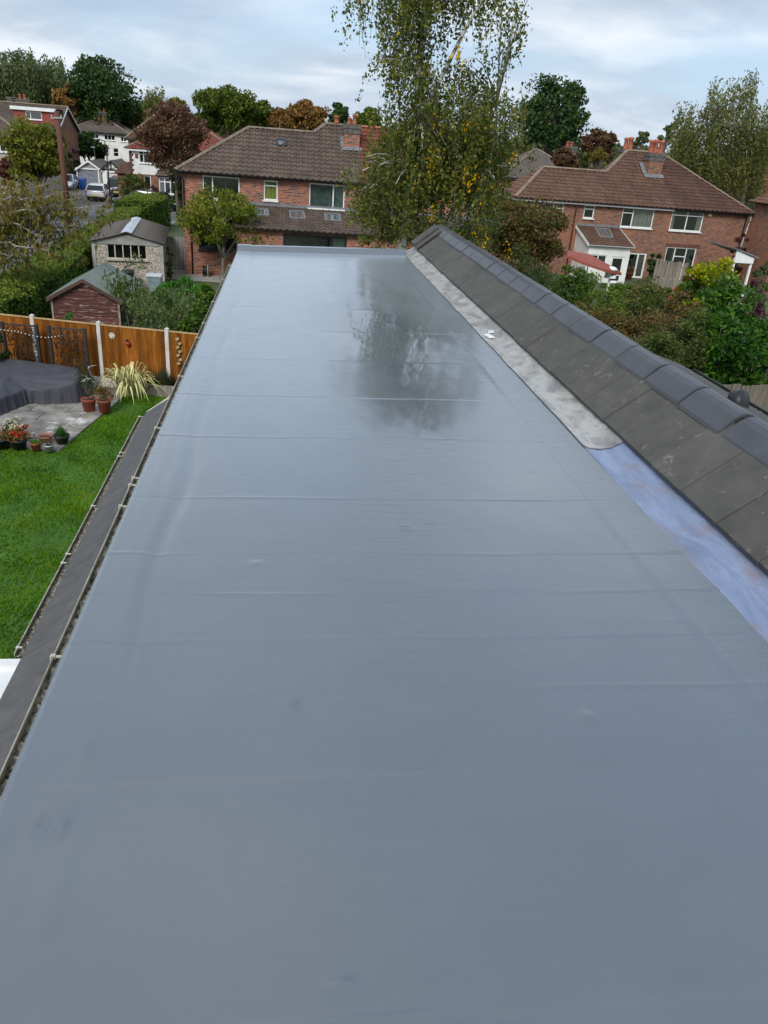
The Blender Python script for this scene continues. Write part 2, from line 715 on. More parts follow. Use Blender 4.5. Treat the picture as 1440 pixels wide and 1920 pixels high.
def window(parent, F, rc, frame, mull=(), trans=(), glass=None, inside=None, fw=.06, sill=True, inset=.07, drape=None, name='window', sillm=None):
    """frame with its own bars, one pane object per light, a sill, a dark room behind"""
    u0, u1, z0, z1 = rc
    mb = MB()

    def bar(a, b, c, d, t=.06, pr=0.0):
        mb.obox(F.P((a + b) / 2, (c + d) / 2, -inset + pr), F.U, F.Nn, (0, 0, 1), b - a, t, d - c)

    bar(u0, u0 + fw, z0, z1)
    bar(u1 - fw, u1, z0, z1)
    bar(u0 + fw, u1 - fw, z0, z0 + fw)
    bar(u0 + fw, u1 - fw, z1 - fw, z1)
    W_, H_ = u1 - u0, z1 - z0
    cuts = [u0 + fw] + [u0 + W_ * m for m in mull] + [u1 - fw]
    for m in mull:
        bar(u0 + W_ * m - fw * .5, u0 + W_ * m + fw * .5, z0 + fw, z1 - fw, .058)
    # trans: (column index, height fraction)
    panes = []
    for i in range(len(cuts) - 1):
        a = cuts[i] + (fw * .5 if i else 0)
        b = cuts[i + 1] - (fw * .5 if i < len(cuts) - 2 else 0)
        hs = [z0 + fw] + [z0 + H_ * h for (ci, h) in trans if ci == i] + [z1 - fw]
        for h in hs[1:-1]:
            bar(a, b, h - fw * .45, h + fw * .45, .056)
        for j in range(len(hs) - 1):
            panes.append((a, b, hs[j] + (fw * .45 if j else 0), hs[j + 1] - (fw * .45 if j < len(hs) - 2 else 0)))
    w_ = part(name, mb, frame, parent)
    for a, b, c, d in panes:
        g = MB()
        g.obox(F.P((a + b) / 2, (c + d) / 2, -inset - .005), F.U, F.Nn, (0, 0, 1), b - a, .012, d - c)
        part('pane', g, glass or MATS['glass'], w_)
    if sill:
        s = MB()
        s.obox(F.P((u0 + u1) / 2, z0 - .035, .02), F.U, F.Nn, (0, 0, 1), u1 - u0 + .1, .16, .066)
        part('sill', s, sillm or frame, w_)
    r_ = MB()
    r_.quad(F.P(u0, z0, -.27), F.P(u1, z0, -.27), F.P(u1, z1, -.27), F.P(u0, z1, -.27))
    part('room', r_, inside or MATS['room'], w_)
    if drape:
        for (f0, f1, m) in drape:
            g = MB()
            k = 14
            a, b = u0 + W_ * f0, u0 + W_ * f1
            for i in range(k):
                ua, ub = a + (b - a) * i / k, a + (b - a) * (i + 1) / k
                da, db = -.14 + .02 * math.sin(i * 2.1), -.14 + .02 * math.sin((i + 1) * 2.1)
                g.quad(F.P(ua, z0 + .02, da), F.P(ub, z0 + .02, db), F.P(ub, z1 - .02, db), F.P(ua, z1 - .02, da))
            part('curtain', g, m, w_)
    return w_


def tile_mesh(polys, org, U, V, Nn, w, e, h, lip, seed, flat=False, gap=.004):
    """overlapping rolled tiles laid over convex polygons of one slope, clipped at its edges"""
    rng = np.random.default_rng(seed)
    bmo = bmesh.new()
    for poly in polys:
        P = np.array(poly) - org
        uu, vv = P @ U, P @ V
        i0, i1 = math.floor(uu.min() / w) - 1, math.ceil(uu.max() / w) + 1
        j0, j1 = math.floor(vv.min() / e), math.ceil(vv.max() / e)
        prof = [(0, 0), (.5, 0), (1, 0)] if flat else [(0, .15), (.14, .85), (.3, 1), (.46, .7), (.6, .15), (.82, 0), (1, .12)]
        vs, fs = [], []
        m = len(prof)
        for j in range(j0, j1):
            for i in range(i0, i1):
                k = len(vs)
                dz = rng.uniform(-.004, .004)
                dv = rng.uniform(-.008, .008)
                for (row, up) in ((0, -.006), (0, lip), (1.06, .004)):
                    for (a, b) in prof:
                        hh = b * h + up + dz
                        if up < 0:
                            hh = max(-.01, b * h * .8 - .004)
                        vs.append(org + U * ((i + a * (1 - gap / w)) * w) + V * ((j + row) * e + dv) + Nn * hh)
                for q in range(2):
                    for a in range(m - 1):
                        fs.append((k + q * m + a, k + q * m + a + 1, k + (q + 1) * m + a + 1, k + (q + 1) * m + a))
        me = bpy.data.meshes.new('t')
        me.from_pydata([tuple(x) for x in vs], [], fs)
        bm = bmesh.new()
        bm.from_mesh(me)
        bpy.data.meshes.remove(me)
        c = np.mean(np.array(poly), axis=0)
        n = len(poly)
        for a in range(n):
            p, q = np.array(poly[a]), np.array(poly[(a + 1) % n])
            if a == 0:
                continue                      # first edge is the eave: tiles may hang over
            en = nrm(np.cross(q - p, Nn))
            if en @ (c - p) > 0:
                en = -en
            bmesh.ops.bisect_plane(bm, geom=bm.verts[:] + bm.edges[:] + bm.faces[:], plane_co=p, plane_no=en, clear_outer=True)
        tmp = bpy.data.meshes.new('t')
        bm.to_mesh(tmp)
        bm.free()
        bmo.from_mesh(tmp)
        bpy.data.meshes.remove(tmp)
    me = bpy.data.meshes.new('roof_tiles')
    bmo.to_mesh(me)
    bmo.free()
    return me


def slope(parent, polys, tilem, seed, w=.30, e=.33, h=.055, lip=.045, under=None, flat=False):
    """a roof slope: solid sheet as part 'roof', its joined tiles as sub-part"""
    polys = [[np.array(p, float) for p in q] for q in polys]
    p = polys[0]
    U = nrm(p[1] - p[0])
    Nn = nrm(np.cross(p[1] - p[0], p[2] - p[0]))
    if Nn[2] < 0:
        Nn = -Nn
    V = nrm(np.cross(Nn, U))
    if V[2] < 0:
        V = -V
    mb = MB()
    for q in polys:
        mb.prism([x - Nn * .012 for x in q], -Nn * .06)
    s = part('roof', mb, under or MATS['felt_dark'], parent)
    me = tile_mesh(polys, p[0] - V * .04, U, V, Nn, w, e, h, lip, seed, flat)
    wo = WORLD[parent.name]
    me.transform(Matrix.Translation(Vector(-wo)))
    part('roof_tiles', me, tilem, s, org=wo, kind='stuff')
    return s


def ridge_run(parent, a, b, mat, r=.13, step=.45, name='ridge_tile', joined=False, h=.62):
    """half-round tiles along a ridge or hip"""
    a, b = np.array(a, float), np.array(b, float)
    Ln = np.linalg.norm(b - a)
    U = (b - a) / Ln
    S = nrm(np.cross(U, (0, 0, 1)))
    T = np.cross(S, U)
    n = max(1, round(Ln / step))
    st = Ln / n

    def seg(mb, p, q, k):
        vs, fs = [], []
        m = 7
        for (pt, rr) in ((p, r * k), (q, r * (k - .08))):
            for i in range(m):
                t = math.pi * i / (m - 1)
                vs.append(pt + S * rr * math.cos(t) + T * (rr * h * math.sin(t) + .01))
            vs.append(pt - T * .02)
        for i in range(m - 1):
            fs.append((i, i + 1, m + 1 + i + 1, m + 1 + i))
        fs.append(tuple(range(m + 1)))
        fs.append(tuple(range(m + 1, 2 * m + 2))[::-1])
        mb.add(vs, fs)

    if joined:
        mb = MB()
        for i in range(n):
            seg(mb, a + U * st * i, a + U * st * (i + 1.02), 1 + .06 * (i % 2))
        return part('ridge_tiles', mb, mat, parent, kind='stuff')
    for i in range(n):
        mb = MB()
        p = a + U * st * i
        seg(mb, p, a + U * st * (i + .985), 1.04)
        part(name, mb, mat, parent, org=p)


def chimney(parent, x0, x1, y0, y1, z0, z1, brick, pots, capm=None, potm=None, flash=True):
    mb = MB()
    mb.box(x0, x1, y0, y1, z0, z1 - .45)
    c = part('chimney', mb, brick, parent)
    mb = MB()
    mb.box(x0 - .04, x1 + .04, y0 - .04, y1 + .04, z1 - .449, z1 - .2)
    mb.box(x0 - .08, x1 + .08, y0 - .08, y1 + .08, z1 - .199, z1)
    part('chimney_cap', mb, capm or MATS['stone_dark'], c)
    for (px_, py_, hh, rr) in pots:
        mb = MB()
        mb.lathe((px_, py_, z1), [(rr * 1.1, 0), (rr * .9, .06), (rr * .82, hh * .75), (rr * 1.05, hh * .8), (rr * 1.05, hh * .92), (rr * .8, hh)], 14)
        part('chimney_pot', mb, potm or MATS['pot_clay'], c, True)
    return c
# ---------------------------------------------------------------- shared materials
pm('bark', (.16, .13, .10), (.07, .055, .04), 9, .9, .5, 40, stretch=(1, 1, .25))
pm('bark_pale', (.42, .39, .34), (.13, .11, .09), 5, .85, .4, 30, stretch=(1, 1, .4))
pm('bark_birch', (.62, .60, .56), (.10, .09, .08), 5, .8, .3, 25, stretch=(.7, .7, 2.2), lo=.38, hi=.52)
pm('felt_dark', (.035, .032, .03), (.02, .02, .02), 8, .9)
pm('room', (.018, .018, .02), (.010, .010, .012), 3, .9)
pm('upvc', (.80, .80, .79), (.68, .68, .66), 2.5, .35, spec=.5)
pm('upvc_old', (.70, .69, .63), (.42, .40, .33), 7, .45, .1, 40)
pm('lip_cream', (.38, .36, .29), (.22, .20, .15), 9, .6, .1, 40)
pm('white_render', (.78, .77, .74), (.62, .60, .56), 1.6, .8, .15, 60)
pm('black_plastic', (.018, .018, .02), (.012, .012, .013), 8, .45)
pm('stone_dark', (.16, .15, .13), (.06, .055, .05), 9, .9, .4, 30)
pm('pot_clay', (.42, .13, .07), (.27, .08, .045), 6, .7)
pm('concrete', (.42, .40, .36), (.27, .255, .225), 4, .9, .25, 50)
pm('soil', (.06, .045, .033), (.03, .022, .016), 14, .95, .6, 40)
pm('lead', (.27, .28, .30), (.17, .18, .20), 7, .5, .15, 25)
pm('metal_dark', (.03, .03, .032), (.02, .02, .02), 6, .5)
pm('steel', (.45, .45, .46), (.3, .3, .31), 6, .4, metal=.6)


def glassmat(name, tint, k=.75):
    t = NT(name)
    tr = t.n('ShaderNodeBsdfTransparent')
    tr.inputs[0].default_value = (*tint, 1)
    gl = t.n('ShaderNodeBsdfGlossy')
    gl.inputs['Roughness'].default_value = .02
    lw = t.n('ShaderNodeLayerWeight')
    lw.inputs[0].default_value = .35
    fr = t.n('ShaderNodeMapRange')
    t.l(lw.outputs['Facing'], fr.inputs['Value'])
    fr.inputs['To Min'].default_value = .10
    fr.inputs['To Max'].default_value = .75
    nz = t.bump(t.noise(1.3, None, 2), .02, .05)
    t.l(nz, gl.inputs['Normal'])
    ms = t.n('ShaderNodeMixShader')
    t.l(fr.outputs[0], ms.inputs[0])
    t.l(tr.outputs[0], ms.inputs[1])
    t.l(gl.outputs[0], ms.inputs[2])
    t.l(ms.outputs[0], t.out.inputs[0])
    return t.m


glassmat('glass', (.80, .83, .83))

# ---------------------------------------------------------------- wet roof membrane
def mk_membrane():
    t = NT('roof_membrane')
    ob = t.tc.outputs['Object']
    big = t.noise(.55, t.map((1, .45, 1)), 4, .6)
    mot = t.noise(5.0, t.map((.6, 1, 1)), 5, .6)
    col = t.ramp(mot, [(.3, (.046, .055, .066)), (.7, (.056, .066, .078))])
    col = t.mix(t.ramp(t.noise(26, None, 4, .7), [(.70, 0.0), (.80, .16)]), col, (.12, .13, .14))
    # water film: smooth where it lies, duller where the coating has dried
    s = t.n('ShaderNodeSeparateXYZ')
    t.l(ob, s.inputs[0])
    # a shallow pool lies right of the middle, where the deck sags
    wx = t.math('MULTIPLY', t.math('ABSOLUTE', t.math('SUBTRACT', s.outputs[0], .25)), .55)
    wy = t.math('MULTIPLY', t.math('ABSOLUTE', t.math('SUBTRACT', s.outputs[1], 1.6)), .11)
    wet = t.math('ADD', t.math('SUBTRACT', .98, t.math('ADD', wx, wy)), t.math('MULTIPLY', t.math('SUBTRACT', big, .5), 1.1))
    r = t.ramp(wet, [(.35, .17), (.58, .11), (.80, .035)])
    t.set(col=col, rough=r, spec=.5, coat=1.0)
    t.l(r, t.b.inputs['Coat Roughness'])
    t.l(t.ramp(wet, [(.50, .52), (.80, .20)]), t.b.inputs['Sheen Weight'])          # sheen added to lift the roof's brightness at low angles, weaker where wet
    t.b.inputs['Sheen Roughness'].default_value = .38
    t.b.inputs['Sheen Tint'].default_value = (.87, .94, 1.0, 1)
    t.b.inputs['IOR'].default_value = 1.85
    t.b.inputs['Coat IOR'].default_value = 1.9
    v1 = t.map((.5, 1.5, 1))
    nor = t.bump(t.noise(9, v1, 5, .6, .3), .25, .010)
    nor = t.bump(t.noise(55, v1, 5, .65), .5, .005, nor)
    nor = t.bump(t.noise(6.5, t.map((.55, 2.6, 1)), 4, .55, .8), .5, .010, nor)
    t.set(nor=nor)
    return t.m


mk_membrane()


def mk_lead(name, stops, scale, stretch, rough, metal, brown=None):
    t = NT(name)
    n = t.noise(scale, t.map(stretch), 7, .65, .6)
    col = t.ramp(n, stops)
    if brown:
        b = t.ramp(t.noise(9, t.map((1, .5, 1)), 6, .65), [(.52, 0.0), (.68, .7)])
        col = t.mix(b, col, brown)
    t.set(col=col, rough=rough, metal=metal, spec=.5, nor=t.bump(t.noise(22, t.map((1, .4, 1)), 5), .35, .01))
    return t.m


mk_lead('lead_stained', [(.28, (.15, .148, .15)), (.42, (.25, .24, .225)), (.57, (.42, .405, .375)), (.72, (.22, .215, .22))], 5.5, (1.4, .7, 1), .42, .1, (.24, .19, .14))
mk_lead('lead_new', [(.25, (.15, .175, .24)), (.45, (.21, .25, .36)), (.6, (.28, .33, .45)), (.8, (.24, .22, .28))], 4.0, (2.2, .5, 1), .22, .35, (.25, .19, .20))


def mk_tile(name, c1, c2, lichen, isl=.10, rough=.75, lich=.62):
    t = NT(name)
    ps = t.n('ShaderNodeNewGeometry').outputs['Position']
    n = t.noise(7, ps, 6, .6)
    col = t.ramp(n, [(.3, c2), (.7, c1)])
    oi = t.n('ShaderNodeObjectInfo').outputs['Random']
    col = t.mix(1.0, col, t.ramp(oi, [(0, 1 - isl), (1, 1 + isl)]), 'MULTIPLY')
    col = t.mix(t.ramp(t.noise(13, t.map((1, 1, 1), (0, 0, 0), ps), 7, .74, .8), [(lich, 0.0), (lich + .12, .8)]), col, lichen)
    col = t.mix(t.ramp(t.noise(3.2, ps, 5, .6), [(.55, 0.0), (.75, .5)]), col, tuple(x * .75 for x in c2))
    t.set(col=col, rough=rough, spec=.35, nor=t.bump(t.noise(60, ps, 5), .25, .006))
    return t.m


mk_tile('slate_tile', (.092, .085, .073), (.064, .060, .053), (.27, .25, .20), lich=.585)
mk_tile('slate_tile_low', (.105, .100, .097), (.074, .071, .070), (.30, .29, .25), .07, .7, .66)
mk_tile('ridge_tile_new', (.070, .070, .076), (.050, .050, .055), (.27, .27, .27), .10, .30, .70)


def mk_silt():
    t = NT('gutter_silt')
    n = t.noise(26, None, 6, .7, .4)
    col = t.ramp(n, [(.32, (.035, .032, .022)), (.46, (.14, .13, .095)), (.56, (.27, .25, .19)), (.70, (.50, .47, .40))])
    t.set(col=col, rough=.95, nor=t.bump(t.noise(45, None, 6, .7), .9, .02))
    return t.m


mk_silt()

# ---------------------------------------------------------------- the house we look along
RZ = 5.5
XL, XR = -0.668, 1.715
YN, YF = -2.6, 11.95           # tiled side slope
YR = 11.36                     # far kerb of the flat roof
brickmat('brick_own', (.36, .15, .09), (.26, .10, .06), (.14, .06, .045))
own = thing('flat_roofed_house', 'brick house with wet grey flat roof, tiled side ridge and lower tiled eaves', 'house', (.6, 5, 0))
mb = MB()
mb.box(-.52, 2.2, YN + .2, YR - .35, 0, RZ - .07)
mb.box(2.201, 3.02, YN + .2, YR - .35, 0, RZ - .75)
part('wall', mb, MATS['brick_own'], own)

rng = np.random.default_rng(3)


def softnoise(x, y, fx, fy, seed, k=5):
    r_ = np.random.default_rng(seed)
    s = 0
    for i in range(k):
        a, b, p, q = r_.normal(size=4)
        s = s + np.sin(x * fx * (.6 + abs(a)) + p * 6) * np.sin(y * fy * (.6 + abs(b)) + q * 6 + x * fx * .5 * a)
    return s / k


xs = np.concatenate([[XL - .004, XL - .002], np.linspace(XL, XR, 125)])
ys = np.concatenate([np.linspace(YN, .3, 30), np.linspace(.31, 5, 580), np.linspace(5.012, YR, 460), [YR + .004]])
GX, GY = np.meshgrid(xs, ys)
SKEW = (GX - .52) * .23 * np.clip(GY / YR, 0, 1.01) ** 2      # the far end is not quite square
Zm = .0016 * softnoise(GX, GY, 3.1, 2.2, 1) + .0009 * softnoise(GX, GY, 11, 9, 2)
seams = [.87, 1.5, 1.83, 2.1, 2.385, 2.68, 3.2, 3.98, 4.72, 5.6, 6.55, 7.5, 8.6, 9.7, 10.9]
for k, sy in enumerate(seams):
    amp = np.clip(.3 + 1.5 * softnoise(GX, GX * 0 + k, 3.2, 1, 50 + k, 5), .0, 1.15)
    yy = GY - sy - .012 * softnoise(GX, GX * 0 + k * 2.2, 2.3, 1, 80 + k, 3) - (GX - .5) * .004
    Zm += .0024 * amp * np.exp(-(yy / .0085) ** 2)
    Zm += np.where(yy > 0, .0008, 0) * np.exp(-np.clip(yy, 0, 9) / .35)
# folded border strips along both edges
e1 = GX - (XL + .145) - .004 * np.sin(GY * 2.3)
Zm += .004 * np.exp(-(e1 / .008) ** 2) + .0035 / (1 + np.exp(np.clip(e1 / .012, -40, 40)))
e1b = GX - (XL + .07)
Zm += .003 * np.exp(-(e1b / .012) ** 2)
e2 = GX - (XR - .235) - .006 * np.sin(GY * 1.7)
Zm += .0035 * np.exp(-(e2 / .010) ** 2) + .003 / (1 + np.exp(np.clip(-e2 / .015, -40, 40)))
# a dip along the left fold, and its crease
Zm -= .010 * np.exp(-((GX - (XL + .205 + .018 * np.sin(GY * 4.1))) / .028) ** 2) * np.clip(.55 + softnoise(GX * 0, GY, 1, 1.6, 7, 4) * 1.2, .05, 1.4)
for (cx_, cy_, ax, ay, am) in ((-.535, 1.375, .016, .034, -.014), (-.508, 1.365, .013, .040, .014), (.02, 1.78, .02, .03, .006), (.13, .945, .016, .013, .008), (.52, 2.9, .03, .02, .005), (-.1, 2.6, .02, .02, .005), (.9, 1.7, .02, .02, .005), (-.52, 1.62, .012, .05, .006)):
    Zm += am * np.exp(-((GX - cx_) / ax) ** 2 - ((GY - cy_) / ay) ** 2)
# raised kerb at the far end, drip edge on the left
Zm += .075 / (1 + np.exp(np.clip(-(GY - (YR - .10)) / .016, -40, 40)))
Zm = RZ + Zm
Zm[:, 0] = RZ - .085
Zm[:, 1] = RZ - .012
Zm[-1, :] = RZ - .2
nx, ny = len(xs), len(ys)
V = np.stack([GX, GY + SKEW, Zm], -1).reshape(-1, 3)
idx = np.arange(nx * ny).reshape(ny, nx)
F4 = np.stack([idx[:-1, :-1], idx[:-1, 1:], idx[1:, 1:], idx[1:, :-1]], -1).reshape(-1, 4)
me = bpy.data.meshes.new('flat_roof')
wo = WORLD[own.name]
me.from_pydata([tuple(p) for p in (V - wo)], [], [tuple(int(i) for i in f) for f in F4])
me.polygons.foreach_set('use_smooth', [True] * len(me.polygons))
part('flat_roof', me, MATS['roof_membrane'], own, org=wo)

# fascia under the drip edge
mb = MB()
mb.box(XL + .012, XL + .03, YN, YR - .28, RZ - .32, RZ - .03)
part('fascia', mb, MATS['upvc_old'], own)

# lead flashing in two lengths, dressed over the membrane and up under the tiles
def flashing(y0, y1, mat, seed, lift, roundend=False, name='flashing'):
    n = int((y1 - y0) / .03)
    yv = np.linspace(y0, y1, n)
    prof = [(1.695, .004), (1.705, .0095), (1.76, .012), (1.82, .028), (1.88, .062), (1.95, .115), (2.0, .15)]
    P = []
    for y in yv:
        for i, (x, z) in enumerate(prof):
            wob = .010 * softnoise(np.array(y), np.array(1.), 3.1, 1, seed, 4) + .006 * softnoise(np.array(y), np.array(2.), 13, 1, seed + 1, 4)
            zz = .006 * softnoise(np.array(y), np.array(x * 3), 8, 6, seed + 2, 5) * (1 if 0 < i < 5 else .15)
            yy = y
            if roundend and y < y0 + .09 and i < 4:
                yy = y + (y0 + .09 - y) * (1 - (i / 3.0) ** .5) * .9
            P.append((x + (wob if i < 2 else 0), yy, RZ + z + lift + zz))
    m = len(prof)
    f = [(a * m + b, a * m + b + 1, (a + 1) * m + b + 1, (a + 1) * m + b) for a in range(n - 1) for b in range(m - 1)]
    q = MB().add(P, f)
    return part(name, q, mat, own, True)


flashing(3.86, YF + .03, MATS['lead_stained'], 20, .006, True)
flashing(YN, 3.95, MATS['lead_new'], 30, 0.0)
# white scrap of mastic left on the flashing
mb = MB()
q = G(917, 632, RZ + .02)
mb.obox((q[0], q[1], RZ + .030), nrm((1, .2, .1)), nrm((-.2, 1, 0)), (0, 0, 1), .05, .13, .006)
mb.obox((q[0] + .05, q[1] + .14, RZ + .036), nrm((1, -.3, .2)), nrm((.3, 1, 0)), (0, 0, 1), .05, .09, .006)
o = part('mastic_patch', mb, MATS['upvc'], own)

# tiled side slope: one row of flat tiles
TX0, TZ0 = 1.872, RZ + .085
PIT = math.atan2(.205, .262)
TL = .43
TW = .337
mb = MB()
mb.prism([(TX0 + .02, YN, TZ0 - .035), (2.2, YN, TZ0 + .222), (2.2, YN, RZ - .05), (TX0 + .02, YN, RZ - .05)], (0, YF - YN - .02, 0))
slope_side = part('side_slope', mb, MATS['felt_dark'], own)


def flat_tile(w, l, th, jit=0.0):
    q = MB()
    g_ = .006
    q.add([(g_ / 2, 0, 0), (w - g_ / 2, 0, 0), (w - g_ / 2, l, 0), (g_ / 2, l, 0), (g_ / 2, .006, th), (w - g_ / 2, .006, th), (w - g_ / 2, l, th), (g_ / 2, l, th)],
          [(0, 3, 2, 1), (4, 5, 6, 7), (0, 1, 5, 4), (1, 2, 6, 5), (2, 3, 7, 6), (3, 0, 4, 7)])
    m_ = q.mesh('roof_tile')
    return m_


tm = flat_tile(TW, TL, .020)
tm.materials.append(MATS['slate_tile'])
j0 = G(1276, 927, TZ0)[1]
rr = random.Random(4)
k = math.floor((YN - j0) / TW) + 1
yq = j0 + k * TW
# tile local x runs along -? lay: x along +Y, y up the slope (+X, +Z)
cs_, sn_ = math.cos(PIT), math.sin(PIT)
Mt = Matrix(((0, cs_, -sn_), (-1, 0, 0), (0, sn_, cs_)))
while yq < YF - .40:
    o = piece('roof_tile', tm, slope_side, (TX0 + rr.uniform(-.004, .004), yq + TW, TZ0 + rr.uniform(-.003, .003)))
    o.rotation_euler = (Mt @ Matrix.Rotation(rr.uniform(-.006, .006), 3, 'Z')).to_euler()
    yq += TW
# doubled verge tiles at the far end
for dz, yy in ((.028, YF - .40), (.052, YF - .22)):
    o = piece('verge_tile', tm, slope_side, (TX0 - .01 - dz * .6, yy + TW * .6, TZ0 + dz))
    o.rotation_euler = Mt.to_euler()

# dry-ridge strip, clips and ridge tiles
RX, RAZ = 2.26, RZ + .415
mb = MB()
mb.prism([(2.105, YN, RZ + .288), (2.16, YN, RZ + .318), (2.16, YN, RZ + .306), (2.105, YN, RZ + .276)], (0, YF - .03 - YN, 0))
part('ridge_strip', mb, MATS['ridge_tile_new'], own)
STEP = .4545
y0c = 3.37
kk = math.floor((YN - y0c) / STEP)


def ridge_mesh():
    q = MB()
    prof = [(-.142, -.112), (-.136, -.092), (-.060, -.022), (-.03, -.006), (0, 0), (.03, -.006), (.060, -.022), (.136, -.092), (.142, -.112)]
    inn = [(a * .9, b - .016) for a, b in prof[::-1]]
    ring = prof + inn
    n = len(ring)
    P = []
    for (y, s, dz) in ((0, .97, -.004), (.012, 1, 0), (STEP - .034, 1.012, .001), (STEP - .022, .97, -.005)):
        P += [(a * s, y, b + dz) for a, b in ring]
    f = []
    for i in range(3):
        for a in range(n):
            b = (a + 1) % n
            f.append((i * n + a, i * n + b, (i + 1) * n + b, (i + 1) * n + a))
    m = len(prof)
    for base in (0, 3 * n):
        for a in range(m - 1):
            f.append((base + a, base + a + 1, base + n - 2 - a, base + n - 1 - a))
    q.add(P, f)
    return q.mesh('ridge_tile', False)


rm = ridge_mesh()
rm.materials.append(MATS['ridge_tile_new'])
cq = MB()
cq.obox((0, 0, 0), (.79, 0, .61), (0, 1, 0), (-.61, 0, .79), .075, .05, .016)
cm = cq.mesh('ridge_clip')
cm.materials.append(MATS['ridge_tile_new'])
y = y0c + kk * STEP
while y < YF - .3:
    o = piece('ridge_tile', rm, own, (RX + rr.uniform(-.004, .004), y, RAZ + rr.uniform(-.003, .003)))
    o.rotation_euler = (rr.uniform(-.004, .004), 0, rr.uniform(-.006, .006))
    piece('ridge_clip', cm, own, (2.128, y, RZ + .288))
    y += STEP
# dark fill put in under the ridge tiles so their gaps read black
mb = MB()
mb.prism([(RX - .125, YN, RZ + .30), (RX - .05, YN, RAZ - .042), (RX, YN, RAZ - .024), (RX + .05, YN, RAZ - .042), (RX + .125, YN, RZ + .30)], (0, YF - YN - .05, 0))
part('ridge_dark_fill', mb, MATS['felt_dark'], own)
# end cap
mb = MB()
mb.prism([(RX - .16, YF - .02, RZ + .29), (RX, YF - .02, RAZ + .004), (RX + .16, YF - .02, RZ + .29)], (0, .03, 0))
part('ridge_end_cap', mb, MATS['ridge_tile_new'], own)

# the far side of that ridge: shallow slope to a clogged gutter
gx = float(G(1385, 752, RZ - .05)[0])
FE = float(G(1268, 690, RZ - .05)[1])
mb = MB()
mb.prism([(RX, YN, RZ + .30), (gx - .03, YN, RZ - .02), (gx - .03, YN, RZ - .09), (RX, YN, RZ + .2)], (0, FE - YN, 0))
mb.prism([(RX, FE, RZ + .30), (3.06, FE, RZ - .6), (3.06, FE, RZ - .7), (RX, FE, RZ + .2)], (0, YF - FE - .05, 0))
part('far_slope', mb, MATS['slate_tile'], own)


def gutter(name, xi, xo, y0, y1, zt, mat, siltz, seed, depth=.075, lip=.012, flip=1, siltm='gutter_silt'):
    """open channel running along Y with silt lying in it"""
    q = MB()
    ring = [(xi, zt), (xi, zt - depth * .7), (xi + (xo - xi) * .3, zt - depth), (xi + (xo - xi) * .7, zt - depth), (xo, zt - depth * .7), (xo, zt)]
    t_ = .004
    c_ = np.array([(xi + xo) / 2, zt])
    for a in range(len(ring) - 1):
        (xa, za), (xb, zb) = ring[a], ring[a + 1]
        nv = np.array([-(zb - za), xb - xa])
        nv = nv / np.linalg.norm(nv) * t_
        if nv @ (c_ - np.array([xa, za])) > 0:
            nv = -nv
        q.prism([(xa, y0, za), (xb, y0, zb), (xb + nv[0], y0, zb + nv[1]), (xa + nv[0], y0, za + nv[1])], (0, y1 - y0, 0))
    s = 1 if xo > xi else -1
    q.box(min(xo - lip / 2, xo + lip / 2), max(xo - lip / 2, xo + lip / 2), y0, y1, zt + .0005, zt + .010)
    q.box(xi, xo, y1, y1 + .008, zt - depth, zt) if xo > xi else q.box(xo, xi, y1, y1 + .008, zt - depth, zt)
    g_ = part(name, q, mat, own)
    if siltz:
        n, m = int((y1 - y0) / .012), 9
        xx = np.linspace(xi, xo, m)
        yy = np.linspace(y0, y1, n)
        a, b = np.meshgrid(xx, yy)
        z = zt - siltz + .010 * softnoise(a, b, 60, 14, seed) + .007 * softnoise(a, b, 150, 60, seed + 1) + .006 * np.random.default_rng(seed).normal(size=a.shape)
        z = np.clip(z, zt - depth, zt - .006)
        P = np.stack([a, b, z], -1).reshape(-1, 3)
        ii = np.arange(n * m).reshape(n, m)
        f = np.stack([ii[:-1, :-1], ii[:-1, 1:], ii[1:, 1:], ii[1:, :-1]], -1).reshape(-1, 4)
        q = MB().add(P, [tuple(int(x) for x in r_) for r_ in f])
        part('silt', q, MATS[siltm], g_, kind='stuff')
    return g_


gt = gutter('gutter', XL + .005, -.7765, YN, YR - .30, RZ - .185, MATS['lip_cream'], .013, 5, lip=.005)
cl = MB()
cl.box(-.784, -.770, -.007, .007, -.004, .012)
cl.box(-.771, -.750, -.004, .004, .002, .008)
cl.box(-.787, -.783, -.010, .010, -.015, .010)
clm = cl.mesh('gutter_clip')
clm.materials.append(MATS['upvc_old'])
for y in (.6, 1.35, 2.26, 3.45, 3.70, 3.79, 4.55, 5.66, 6.85, 7.42, 8.43, 9.8, 10.9):
    piece('gutter_clip', clm, gt, (0, y, RZ - .185))
gutter('gutter', gx - .03, gx + .09, YN, FE, RZ - .06, MATS['metal_dark'], .02, 15)

# round black cowl on the outer wall
q0 = G(1384, 754, RZ + .06)
ax = nrm((.55, -.70, .30))
cw = MB()
cw.tube([q0 - ax * .050, q0 - ax * .042, q0 + ax * .040, q0 + ax * .050], [.066, .080, .084, .070], 22)
part('vent_cowl', cw, MATS['black_plastic'], own, True)
mb = MB()
mb.tube([q0, q0 + np.array([-.05, .03, -.06]), q0 + np.array([-.07, .03, -.5])], .026, 8)
part('vent_pipe', mb, MATS['black_plastic'], own)

